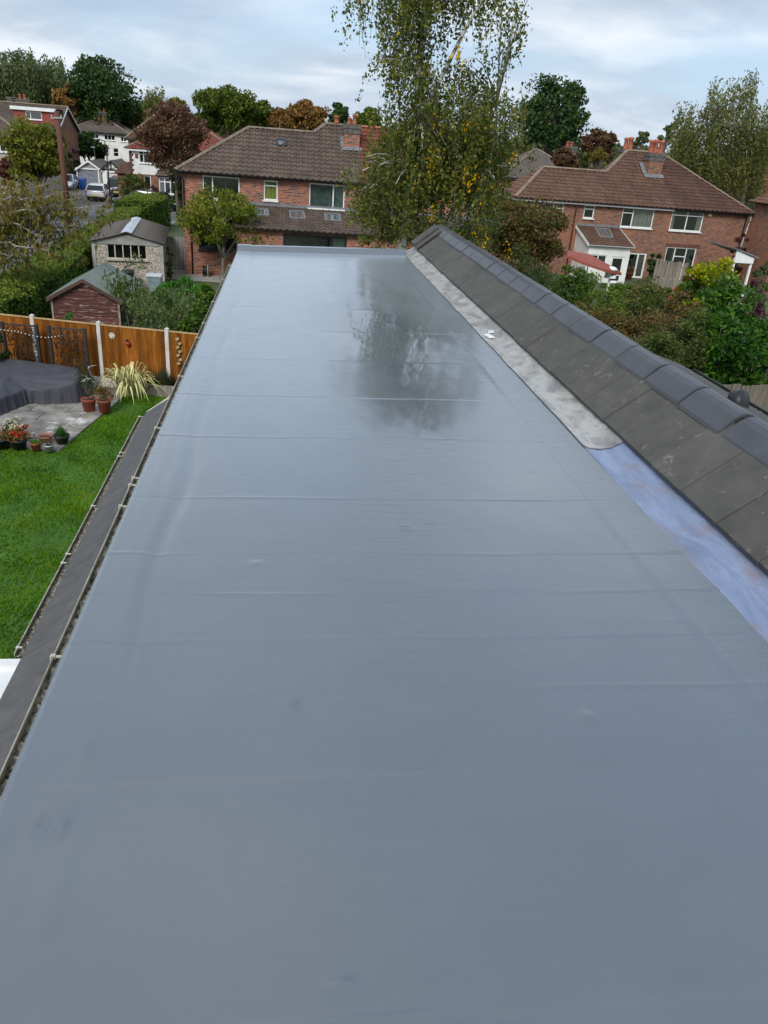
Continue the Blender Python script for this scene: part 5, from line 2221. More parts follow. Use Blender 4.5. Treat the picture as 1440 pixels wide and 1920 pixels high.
mb.prism([a + np.array([-.1, -.3, -.19]), b + np.array([.1, -.3, -.19]), b + np.array([.1, 0, 0]), a + np.array([-.1, 0, 0])], rn * .015)
mb.beam(a + np.array([-.02, 0, .02]), a + np.array([-.02, .95, .64]), .28, .02)
part('chimney_flashing', mb, MATS['flash_grey'], rh)
q = A(*c4(710, 455), yB + 1.2)
chimney(rh, q[0] - .4, q[0] + .45, yB + .9, yB + 1.6, zB - 1.2, zB + .12, MATS['brick_right'], [(q[0] - .2, yB + 1.2, .7, .16), (q[0] + .12, yB + 1.2, .75, .17)])
# burglar alarm box
u_, z_ = Fr.uz(*c4(1138, 778))
mb = MB()
mb.obox(Fr.P(u_, z_, .05), Fr.U, Fr.Nn, (0, 0, 1), .22, .09, .30)
part('alarm_box', mb, pm('alarm_yellow', (.62, .50, .22), (.5, .4, .18), 4, .5), rh, bevel=.015)
# white rear extension with its own tiled lean-to
XY = 46.9
Fx = Face((float(A(*c4(503, 1000), XY)[0]), XY, 0), (1, 0, 0))
ex0 = Fx.o[0]
ex1 = float(A(*c4(728, 960), XY)[0])
ze = float(A(*c4(620, 944), XY - .15)[2])
zf = float(A(*c4(570, 850), RY)[2])
lt = [np.array([ex0 - .12, XY - .15, ze]), np.array([ex1 + .12, XY - .15, ze]), np.array([ex1 + .12, RY - .01, zf]), np.array([ex0 - .12, RY - .01, zf])]
slope(rh, [lt], MATS['tiles_russet'], 15)
ln = nrm(np.cross(lt[1] - lt[0], lt[3] - lt[0]))
wa = crect(Fx, c4, 512, 990, 602, 1036)
do = crect(Fx, c4, 618, 1000, 686, 1120)
do = (do[0], do[1], .03, do[3])
part('extension_wall', wall_open(Fx, 0, ex1 - ex0, 0, ze - .02, [wa, do]), MATS['white_render'], rh)
mb = MB()
for x in (ex0, ex1):
    mb = MB()
    mb.poly([(x, XY, 0), (x, RY, 0), (x, RY, zf - .05), (x, XY, ze - .02)])
    part('extension_wall', mb, MATS['white_render'], rh)
window(rh, Fx, wa, up, mull=(.5,), drape=[(.55, .95, MATS['curtain_grey'])])
window(rh, Fx, do, up, fw=.11, trans=((0, .30),), sill=False, name='door')
for x in (ex0 - .13, ex1 + .13):
    mb = MB()
    mb.prism([(x - .02, XY - .17, ze - .10), (x - .02, RY - .02, zf - .10), (x - .02, RY - .02, zf + .05), (x - .02, XY - .17, ze + .05)], (.04, 0, 0))
    part('bargeboard', mb, up, rh)
Sx = lambda x, y: onplane(*c4(x, y), lt[0], ln)
skylight(rh, [Sx(*q) for q in ((566, 902), (632, 906), (612, 864), (542, 858))], ln, MATS['flash_grey'])
mb = MB()
mb.prism([lt[3] + ln * .05, lt[2] + ln * .05, lt[2] + ln * .05 + np.array([0, 0, .14]), lt[3] + ln * .05 + np.array([0, 0, .14])], (0, -.012, 0))
part('flashing', mb, MATS['flash_grey'], rh)
eaves_gutter(rh, lt[0] + np.array([0, -.05, 0]), lt[1] + np.array([0, -.05, 0]), up)


# ================================================================ simpler houses round about
def hip_house(name, label, x0, x1, Y, depth, eave, ridge, wallm, tilem, wins=(), seed=0, gable=False, group=None, chim=None, fasc=None, inset=None, ridgem=None, lower=None, back=0.0):
    """wins: (rect, kwargs). gable=True: ridge along X with upright ends"""
    t_ = thing(name, label, 'house', ((x0 + x1) / 2, Y + depth / 2, 0), group)
    F = Face((x0, Y, 0), (1, 0, 0))
    part('wall', wall_open(F, 0, x1 - x0, 0, eave - .02, [w_[0] for w_ in wins]), wallm, t_)
    for rc, kw in wins:
        kw = dict(kw)
        window(t_, F, rc, kw.pop('frame', up), **kw)
    Yb = Y + depth
    Ym = Y + depth / 2
    mb = MB()
    for x in (x0, x1):
        pts = [(x, Y, 0), (x, Yb, 0), (x, Yb, eave)]
        if gable:
            pts.append((x, Ym, ridge - .08))
        pts.append((x, Y, eave))
        mb.poly(pts)
    mb.quad((x0, Yb, 0), (x1, Yb, 0), (x1, Yb, eave), (x0, Yb, eave))
    part('wall', mb, wallm, t_)
    o_ = .3
    ins = 0 if gable else (inset if inset is not None else min((x1 - x0) / 2 - .2, depth / 2))
    e = [np.array(p, float) for p in ((x0 - o_, Y - o_, eave), (x1 + o_, Y - o_, eave), (x1 + o_, Yb + o_, eave), (x0 - o_, Yb + o_, eave))]
    ra = np.array([x0 - o_ + (ins + o_ if not gable else 0), Ym, ridge])
    rb_ = np.array([x1 + o_ - (ins + o_ if not gable else 0), Ym, ridge])
    slope(t_, [[e[0], e[1], rb_, ra]], tilem, seed + 1)
    rm_ = ridgem or MATS['ridge_brown']
    if not gable:
        slope(t_, [[e[1], e[2], rb_]], tilem, seed + 2)
        slope(t_, [[e[3], e[0], ra]], tilem, seed + 3)
        for p, q_ in ((e[0], ra), (e[1], rb_)):
            ridge_run(t_, p + up_, q_ + up_, rm_, joined=True)
    mb = MB()
    mb.prism([e[2], e[3], ra, rb_], (0, 0, -.05))
    part('rear_roof', mb, tilem, t_)
    ridge_run(t_, ra + up_, rb_ + up_, rm_, joined=True)
    mb = MB()
    mb.box(x0 - .28, x1 + .28, Y - .295, Y - .003, eave - .17, eave - .045)
    part('fascia', mb, fasc or MATS['gutter_black'], t_)
    for c_ in (chim or ()):
        chimney(t_, *c_)
    return t_, F


def X(px, py, Y): return float(A(px, py, Y)[0])
def Zp(px, py, Y): return float(A(px, py, Y)[2])


# white house in the gap on the left
Y = 110
x0, x1 = X(131, 262, Y), X(241, 262, Y)
F = Face((x0, Y, 0), (1, 0, 0))
ev = Zp(190, 248, Y)
w1 = crect(F, c1, 782, 772, 862, 812)
w2 = crect(F, c1, 905, 785, 947, 822)
w3 = crect(F, c1, 850, 872, 890, 935)
w4 = crect(F, c1, 668, 765, 740, 800)
cx_ = X(191, 230, Y + 2)
hip_house('white_house', 'distant white rendered house with grey-brown pyramid roof and tall chimney', x0, x1, Y, 9.5, ev, Zp(190, 212, Y + 4.7), MATS['white_render'], MATS['tiles_grey'],
          [(w1, dict(mull=(.33, .66))), (w2, dict(mull=(.5,))), (w3, dict(trans=((0, .5),), sill=False)), (w4, dict(mull=(.33, .66)))], 30,
          chim=[(cx_ - .6, cx_ + .6, Y + 2.0, Y + 2.8, ev, Zp(191, 210, Y + 2), MATS['brick_mid'], [(cx_ - .3, Y + 2.4, .4, .14), (cx_ + .3, Y + 2.4, .4, .14)])], inset=4.6)

# far-left house with brown roof
Y = 68
xe = X(46, 262, Y)
ev = Zp(22, 258, Y)
F = Face((xe - 9, Y, 0), (1, 0, 0))
w1 = F.rect(-22, 266, 11, 284)
hip_house('cream_house', 'cream house at the left edge with brown tiled hip and white window', xe - 9, xe, Y, 9.5, ev, Zp(-2, 198, Y + 4.6), pm('cream_render', (.42, .37, .30), (.33, .29, .24), 3, .9), MATS['tiles_brown'],
          [(w1, dict(mull=(.3, .65)))], 34, fasc=up)

# red dormer house
Y = 90
xe = X(106, 262, Y)
xs_ = X(12, 262, Y)
ev = Zp(106, 248, Y)
rg = Zp(62, 196, Y + 4.5)
hb, F = hip_house('dormer_house', 'brick house with long red tile-hung dormer under a white-edged flat roof', xs_ - 3, xe, Y, 9, ev, rg, MATS['brick_right'], MATS['tiles_brown'], [], 38, gable=True)
yd = Y + .9
Fd = Face((X(25, 220, yd), yd, 0), (1, 0, 0))
dw = X(103, 220, yd) - Fd.o[0]
dwin = Fd.rect(48, 209, 78, 224)
zt_ = Zp(64, 203, yd)
t = NT('red_hung_tile')
wv = t.n('ShaderNodeTexWave', wave_type='BANDS', bands_direction='Z')
wv.inputs['Scale'].default_value = 1.6
t.l(t.tc.outputs['Object'], wv.inputs['Vector'])
col = t.mix(t.ramp(t.noise(3, None, 5), [(.3, 0.0), (.7, 1.0)]), (.21, .045, .035), (.28, .065, .05))
t.set(col=col, rough=.8, nor=t.bump(wv.outputs[0], .3, .03))
dm = part('dormer', wall_open(Fd, 0, dw, ev + .25, zt_, [dwin]), MATS['red_hung_tile'], hb)
mb = MB()
mb.box(Fd.o[0] - .15, Fd.o[0] + dw + .15, yd - .2, Y + 5.2, zt_ - .02, zt_ + .06)
part('dormer_roof', mb, MATS['felt_dark'], dm)
mb = MB()
mb.box(Fd.o[0] - .16, Fd.o[0] + dw + .16, yd - .23, yd - .202, zt_ - .22, zt_ + .09)
part('dormer_fascia', mb, up, dm)
for x in (Fd.o[0], Fd.o[0] + dw):
    mb = MB()
    mb.poly([(x, yd, ev + .25), (x, Y + 5, ev + .25), (x, Y + 5, zt_), (x, yd, zt_)])
    part('dormer_cheek', mb, MATS['red_hung_tile'], dm)
window(hb, Fd, dwin, up, mull=(.3,))
chimney(hb, X(24, 196, Y + 5) - .5, X(24, 196, Y + 5) + .3, Y + 4.9, Y + 5.6, rg - 1, rg + .55, MATS['brick_mid'], [])
chimney(hb, X(42, 195, Y + 5) - .9, X(42, 195, Y + 5) + .7, Y + 4.9, Y + 5.6, rg - 1, rg + .45, MATS['brick_mid'],
        [(X(38, 195, Y + 5), Y + 5.2, .4, .17), (X(47, 195, Y + 5), Y + 5.2, .4, .17)])
mb = MB()
for s_ in (0, 1):
    ya, yb_ = (Y - .3, Y + 4.5) if s_ == 0 else (Y + 9.3, Y + 4.5)
    mb.prism([(xe + .3, ya, ev - .12), (xe + .3, yb_, rg - .12), (xe + .3, yb_, rg + .06), (xe + .3, ya, ev + .06)], (.05, 0, 0))
part('bargeboard', mb, up, hb)
# little side porch
xp0, xp1 = X(117, 285, 96), X(137, 285, 96)
zz = Zp(127, 282, 96)
mb = MB()
mb.box(xp0, xp1, 96, 98.5, 0, zz)
part('porch', mb, MATS['brick_right'], hb)
mb = MB()
mb.prism([(xp0 - .1, 95.8, zz + 1.0), (xp1 + .25, 95.8, zz - .05), (xp1 + .25, 95.8, zz + .1), (xp0 - .1, 95.8, zz + 1.15)], (0, 2.9, 0))
part('porch_roof', mb, MATS['tiles_brown'], hb)

# white house with quoins and red roof, behind the copper tree
Y = 76
x0 = X(243, 300, Y)
x1 = X(450, 300, Y)
ev = Zp(260, 279, Y)
F = Face((x0, Y, 0), (1, 0, 0))
w1 = crect(F, z4, 583, 742, 735, 905)
w2 = crect(F, z4, 648, 1075, 742, 1258)
hf, F = hip_house('quoined_house', 'white-rendered house with red tiled hip roof and dark corner quoins', x0, x1, Y, 9, ev, Zp(400, 228, Y + 4.5), MATS['white_render'], MATS['tiles_red'],
                  [(w1, dict(mull=(.38,), trans=((0, .72), (1, .72)))), (w2, dict())], 42, fasc=up, inset=4.6)
zq = F.uz(*z4(560, 1050))[1]
mb = MB()
q = 0
z = zq
while z < ev - .3:
    mb.box(x0 - .012, x0 + (.34 if q % 2 else .22), Y - .018, Y - .002, z, z + .18)
    z += .2
    q += 1
part('quoins', mb, pm('quoin_brick', (.10, .055, .045), (.06, .035, .03), 6, .9), hf, kind='stuff')
mb = MB()
mb.box(x0, x1, Y - .03, Y - .003, 0, zq)
ob_ = wall_open(Face((x0, Y - .03, 0), (1, 0, 0)), 0, x1 - x0, 0, zq, [(w2[0] - .02, w2[1] + .02, w2[2] - .08, w2[3] + .02)], .03)
part('brick_band', ob_, MATS['brick_right'], hf)
u0, u1, za, zb = crect(F, z4, 528, 780, 567, 838)
mb = MB()
mb.obox(F.P((u0 + u1) / 2, (za + zb) / 2, .03), F.U, F.Nn, (0, 0, 1), u1 - u0, .04, zb - za)
part('plaque', mb, pm('plaque_red', (.22, .035, .04), (.15, .02, .025), 6, .6), hf)
# bay window with its own roof
yb_ = Y - .9
Fb = Face((X(*z4(842, 1200), yb_), yb_, 0), (1, 0, 0))
bw = X(*z4(1105, 1200), yb_) - Fb.o[0]
bo = crect(Fb, z4, 850, 1100, 1098, 1325)
part('bay_wall', wall_open(Fb, 0, bw, 0, bo[3] + .1, [bo]), MATS['brick_right'], hf)
mb = MB()
mb.quad(Fb.P(0, 0), Fb.P(0, bo[3] + .1), Fb.P(0, bo[3] + .1, -.87), Fb.P(0, 0, -.87))
mb.quad(Fb.P(bw, 0), Fb.P(bw, bo[3] + .1), Fb.P(bw, bo[3] + .1, -.87), Fb.P(bw, 0, -.87))
part('bay_wall', mb, MATS['brick_right'], hf)
window(hf, Fb, bo, up, mull=(.32, .62), trans=((0, .72), (1, .72), (2, .72)), fw=.09, drape=[(.05, .3, cc_)])
zt_ = bo[3] + .1
slope(hf, [[Fb.P(-.2, zt_, .2), Fb.P(bw + .2, zt_, .2), Fb.P(bw, zt_ + .75, -.88), Fb.P(.35, zt_ + .75, -.88)]], MATS['tiles_brown'], 46)
mb = MB()
pz_ = Zp(235, 325, Y)
mb.box(x0 - 1.1, x0 - .02, Y - .2, Y + 3, 0, pz_)
part('side_porch', mb, MATS['brick_right'], hf)
slope(hf, [[np.array([x0 - 1.3, Y - .4, pz_]), np.array([x0 + .1, Y - .4, pz_]), np.array([x0 + .1, Y + 1.2, pz_ + .85]), np.array([x0 - .7, Y + 1.2, pz_ + .85])]], MATS['tiles_russet'], 47)

# brown roofs beyond
Y = 98
hip_house('russet_house', 'brick house half hidden behind the copper tree, with a russet hip roof', X(240, 262, Y), X(330, 262, Y), Y, 9, Zp(245, 260, Y), Zp(300, 212, Y + 4.5), MATS['brick_right'], MATS['tiles_russet'], [], 50, inset=2.7)
Y = 68
x0_, x1_ = X(945, 330, Y), X(1110, 330, Y)
hip_house('grey_roofed_house', 'grey-brown hipped roof of a house behind the birch, left of the big chimney', x0_, x1_, Y, 9, Zp(1000, 336, Y), Zp(1040, 284, Y + 4.5), MATS['brick_right'], MATS['tiles_grey'], [], 54, inset=3.6,
          chim=[(X(1062, 280, Y + 4), X(1072, 280, Y + 4) + .3, Y + 3.6, Y + 4.4, 5, Zp(1067, 274, Y + 4), MATS['brick_right'], [(X(1064, 274, Y + 4), Y + 4, .35, .15), (X(1071, 274, Y + 4), Y + 4, .35, .15)])])
Y = 66
x0_ = X(1412, 330, Y)
F = Face((x0_, Y, 0), (1, 0, 0))
w1 = crect(F, c4, 1330, 705, 1440, 770)
hip_house('red_tiled_house', 'red-tiled house at the right edge behind the birch, with white windows', x0_ - .3, x0_ + 9, Y, 9, Zp(1425, 372, Y), Zp(1440, 318, Y + 4.5), MATS['brick_right'], MATS['tiles_red'],
          [((.5, 2.4, w1[2], w1[3]), dict(mull=(.5,)))], 58, gable=True)
Y = 46
x0_ = X(1466, 420, Y)
hip_house('neighbour_house', 'brick house cut by the right edge of the picture', x0_, x0_ + 8, Y, 3.4, Zp(1430, 384, Y), Zp(1430, 384, Y) + 1.2, MATS['brick_right'], MATS['tiles_russet'], [], 62)

# ================================================================ garages across the road
def gable_garage(label, name, xl_, xr_, Y, depth, eave, apex, wallm, doorm, roofm, doorrect, timber=False):
    t_ = thing(name, label, 'garage', ((xl_ + xr_) / 2, Y + depth / 2, 0))
    F = Face((xl_, Y, 0), (1, 0, 0))
    W_ = xr_ - xl_
    d = doorrect
    part('wall', wall_open(F, 0, W_, 0, eave, [d], .15, gable=[(W_ / 2, apex)]), wallm, t_)
    mb = MB()
    for x in (xl_, xr_):
        mb.quad((x, Y, 0), (x, Y + depth, 0), (x, Y + depth, eave), (x, Y, eave))
    part('wall', mb, wallm, t_)
    k = 8
    door = None
    for i in range(k):
        mb = MB()
        z0, z1 = d[2] + (d[3] - d[2]) * i / k, d[2] + (d[3] - d[2]) * (i + 1) / k
        mb.obox(F.P((d[0] + d[1]) / 2, (z0 + z1) / 2, -.10), F.U, F.Nn, (0, 0, 1), d[1] - d[0], .04, z1 - z0 - .02)
        part('door_panel', mb, doorm, t_)
    mb = MB()
    mb.quad(F.P(d[0], d[2], -.14), F.P(d[1], d[2], -.14), F.P(d[1], d[3], -.14), F.P(d[0], d[3], -.14))
    part('room', mb, MATS['room'], t_)
    mb = MB()
    for (a, b) in ((d[0] - .12, d[0]), (d[1], d[1] + .12)):
        mb.obox(F.P((a + b) / 2, (d[2] + d[3]) / 2, .01), F.U, F.Nn, (0, 0, 1), b - a, .06, d[3] - d[2])
    mb.obox(F.P((d[0] + d[1]) / 2, d[3] + .08, .012), F.U, F.Nn, (0, 0, 1), d[1] - d[0] + .3, .06, .15)
    part('door_frame', mb, up, t_)
    xm = (xl_ + xr_) / 2
    for s_ in (-1, 1):
        xe_ = xm + s_ * (W_ / 2 + .2)
        ze_ = eave - .2 * (apex - eave) / (W_ / 2)
        mb = MB()
        mb.prism([(xm, Y - .2, apex + .10), (xe_, Y - .2, ze_ + .10), (xe_, Y - .2, ze_ + .04), (xm, Y - .2, apex + .04)], (0, depth + .2, 0))
        part('roof', mb, roofm, t_)
        mb = MB()
        mb.prism([(xm, Y - .24, apex + .13), (xe_, Y - .24, ze_ + .13), (xe_, Y - .24, ze_ - .06), (xm, Y - .24, apex - .06)], (0, .03, 0))
        part('bargeboard', mb, MATS['gutter_black'] if timber else up, t_)
    if timber:
        mb = MB()
        tb = MATS['gutter_black']
        mb.obox(F.P(W_ / 2, eave + .02, .02), F.U, F.Nn, (0, 0, 1), W_, .03, .14)
        mb.obox(F.P(W_ / 2, (eave + apex) / 2, .021), F.U, F.Nn, (0, 0, 1), .12, .03, apex - eave - .1)
        for s_ in (-1, 1):
            mb.beam(F.P(W_ / 2, eave + .1, .022), F.P(W_ / 2 + s_ * W_ * .28, eave + (apex - eave) * .42, .022), .03, .1, up=F.Nn)
        part('timbering', mb, tb, t_)
    return t_


pm('door_bluegrey', (.24, .26, .29), (.18, .19, .22), 3, .6, obj=.1)
pm('sheet_brown', (.13, .115, .10), (.09, .08, .07), 2, .9)
Y = 92
x0, x1 = X(146, 330, Y), X(190, 330, Y)
F = Face((x0, Y, 0), (1, 0, 0))
d = crect(F, c1, 585, 1032, 735, 1120)
ev = Zp(168, 318, Y)
gable_garage('garage with grey-blue panelled door and white-edged gable across the road', 'garage', x0, x1, Y, 7, ev, Zp(170, 303, Y), pm('grey_render', (.34, .32, .29), (.26, .24, .22), 3, .9), MATS['door_bluegrey'], MATS['sheet_brown'], (d[0], d[1], .03, d[3]))
Y = 90
x0, x1 = X(192, 330, Y), X(227, 330, Y)
F = Face((x0, Y, 0), (1, 0, 0))
W_ = x1 - x0
gable_garage('white half-timbered garage with black boards in its gable', 'garage', x0, x1, Y, 6, Zp(210, 319, Y), Zp(216, 303, Y), MATS['white_render'], pm('door_white', (.7, .7, .68), (.6, .6, .58), 3, .5), MATS['tiles_grey'], (W_ * .25, W_ * .93, .03, Zp(210, 322, Y) - .1), True)
# blue wheelie bin
g = G(156, 355)
wb = thing('wheelie_bin', 'bright blue wheelie bin in front of the blue-grey garage door', 'bin', g)
pm('bin_blue', (.015, .07, .30), (.012, .05, .22), 5, .45)
mb = MB()
mb.add([(g[0] + sx * a, g[1] + sy * b, z) for z, a, b in ((.05, .26, .28), (1.0, .32, .36)) for sx, sy in ((-1, -1), (1, -1), (1, 1), (-1, 1))],
       [(3, 2, 1, 0), (4, 5, 6, 7), (0, 1, 5, 4), (1, 2, 6, 5), (2, 3, 7, 6), (3, 0, 4, 7)])
part('body', mb, MATS['bin_blue'], wb, bevel=.03)
mb = MB()
mb.prism([(g[0] - .35, g[1] - .40, 1.0), (g[0] - .35, g[1] + .38, 1.0), (g[0] - .35, g[1] + .36, 1.10), (g[0] - .35, g[1] - .38, 1.06)], (.7, 0, 0))
part('lid', mb, MATS['bin_blue'], wb)
for s_ in (-.28, .28):
    mb = MB()
    mb.tube([(g[0] + s_ - .03, g[1] + .3, .1), (g[0] + s_ + .03, g[1] + .3, .1)], .1, 12)
    part('wheel', mb, MATS['black_plastic'], wb)
# ================================================================ roads
mb = MB()
mb.poly([(-22, 8, .006), (-12.4, 8, .006), (-12.0, 40, .006), (-12.4, 58, .006), (-13.0, 64.5, .006), (-10, 65, .006), (40, 65.5, .006), (40, 71.5, .006), (-11, 72, .006), (-15, 79, .006), (-20.5, 79, .006), (-21.5, 66, .006), (-20.5, 40, .006)])
struct('road', mb, MATS['asphalt'])
pm('pavement_grey', (.30, .285, .26), (.22, .21, .19), 2, .9, .2, 30)
mb = MB()
mb.prism([(-13.0, 62.6, .02), (-6.2, 62.9, .02), (40, 63.3, .02), (40, 65.3, .02), (-10, 64.8, .02), (-12.6, 64.2, .02)], (0, 0, .08))
struct('pavement', mb, MATS['pavement_grey'])
mb = MB()
mb.prism([(-12.3, 8, .02), (-10.9, 8, .02), (-10.7, 40, .02), (-11.4, 60, .02), (-12.3, 60, .02), (-11.9, 40, .02)], (0, 0, .08))
struct('pavement', mb, MATS['pavement_grey'])
mb = MB()
mb.poly([(-26, 79.05, .007), (-13, 79.05, .007), (-12, 92, .007), (-28, 94, .007)])
struct('driveway', mb, MATS['asphalt'])
mb = MB()
mb.poly([(-12.5, 72.1, .008), (-7.5, 72.1, .008), (-7.5, 75.6, .008), (-12.5, 75.6, .008)])
struct('driveway', mb, MATS['pavement_grey'])

# ================================================================ pole and lamps
b = G(132, 430)
tp = A(107, 208, b[1])
pole = thing('telegraph_pole', 'tall rust-brown wooden telegraph pole beside the road', 'pole', b)
pm('pole_wood', (.135, .050, .032), (.085, .032, .022), 6, .8, .3, 30, stretch=(1, 1, .1))
tpx = np.array([b[0] - .12, b[1], tp[2]])
mb = MB()
mb.tube([b, (b + tpx) / 2, tpx], [.21, .18, .15], 12)
part('shaft', mb, MATS['pole_wood'], pole, True)
mb = MB()
mb.beam(tpx + np.array([-.35, -.16, -.42]), tpx + np.array([.35, -.16, -.38]), .07, .09)
part('crossarm', mb, MATS['steel'], pole)
mb = MB()
for s_ in (-.28, .28):
    mb.tube([tpx + np.array([s_, -.16, -.35]), tpx + np.array([s_, -.16, -.22])], [.035, .03], 8)
part('insulators', mb, MATS['upvc_old'], pole, kind='stuff')
mb = MB()
e_ = A(64, 234, 74)
mb.tube(bez(tpx + np.array([0, 0, -.4]), (tpx + e_) / 2 + np.array([0, 0, -.5]), e_, 12), .018, 4)
part('cable', mb, MATS['stone_dark'], pole)


def street_lamp(label, px, py, pyt, mat, headm, ph=None, r=.06, arm=-.5):
    b = G(px, py)
    t_ = thing('street_lamp', label, 'street lamp', b, 'street lamps')
    z = float(A(ph or px, pyt, b[1])[2])
    mb = MB()
    mb.tube([b, b + np.array([0, 0, .9])], [r * 1.7, r * 1.6], 10)
    mb.tube([b + np.array([0, 0, .9]), b + np.array([0, 0, z - .45]), b + np.array([arm * .25, 0, z - .1]), b + np.array([arm, 0, z])], [r, r * .8, r * .7, r * .6], 8)
    part('column', mb, mat, t_, True)
    mb = MB()
    c_ = b + np.array([arm * 1.35, 0, z])
    mb.lathe((c_[0], c_[1], z - .06), [(.02, 0), (.14, .02), (.16, .07), (.10, .13), (.02, .15)], 12, 1.7, 1)
    part('lantern', mb, headm, t_, True)
    return t_


street_lamp('slim black street lamp beside the white car', 208, 388, 262, MATS['metal_dark'], MATS['steel'], 199, arm=-.55)
street_lamp('short pale lamp post in front of the bay window', 316, 385, 341, MATS['steel'], MATS['upvc'], r=.045, arm=-.12)
street_lamp('small white lamp by the distant gardens', 182, 345, 277, MATS['steel'], MATS['upvc'], r=.05, arm=-.1)

# ================================================================ cars
t = NT('car_glass')
t.set(col=(.012, .014, .016), rough=.06, spec=.6)
t = NT('tyre')
t.set(col=t.ramp(t.noise(30), [(.3, (.012, .012, .012)), (.7, (.022, .022, .022))]), rough=.85)


def paint(name, c):
    t = NT(name)
    col = t.ramp(t.noise(3, None, 3), [(.3, tuple(x * .92 for x in c)), (.7, c)])
    t.set(col=col, rough=.28, spec=.5, coat=.5)
    t.b.inputs['Coat Roughness'].default_value = .08
    return t.m


paint('paint_white', (.74, .74, .74))
paint('paint_grey', (.075, .085, .095))
paint('paint_silver', (.42, .44, .46))
paint('paint_dark', (.03, .032, .038))
paint('paint_red', (.26, .03, .035))
paint('paint_black', (.012, .012, .014))
t = NT('lamp_red')
t.set(col=(.25, .012, .012), rough=.2)
t = NT('lamp_clear')
t.set(col=(.65, .66, .68), rough=.15)
pm('plate_yellow', (.72, .56, .10), (.65, .5, .09), 3, .5)


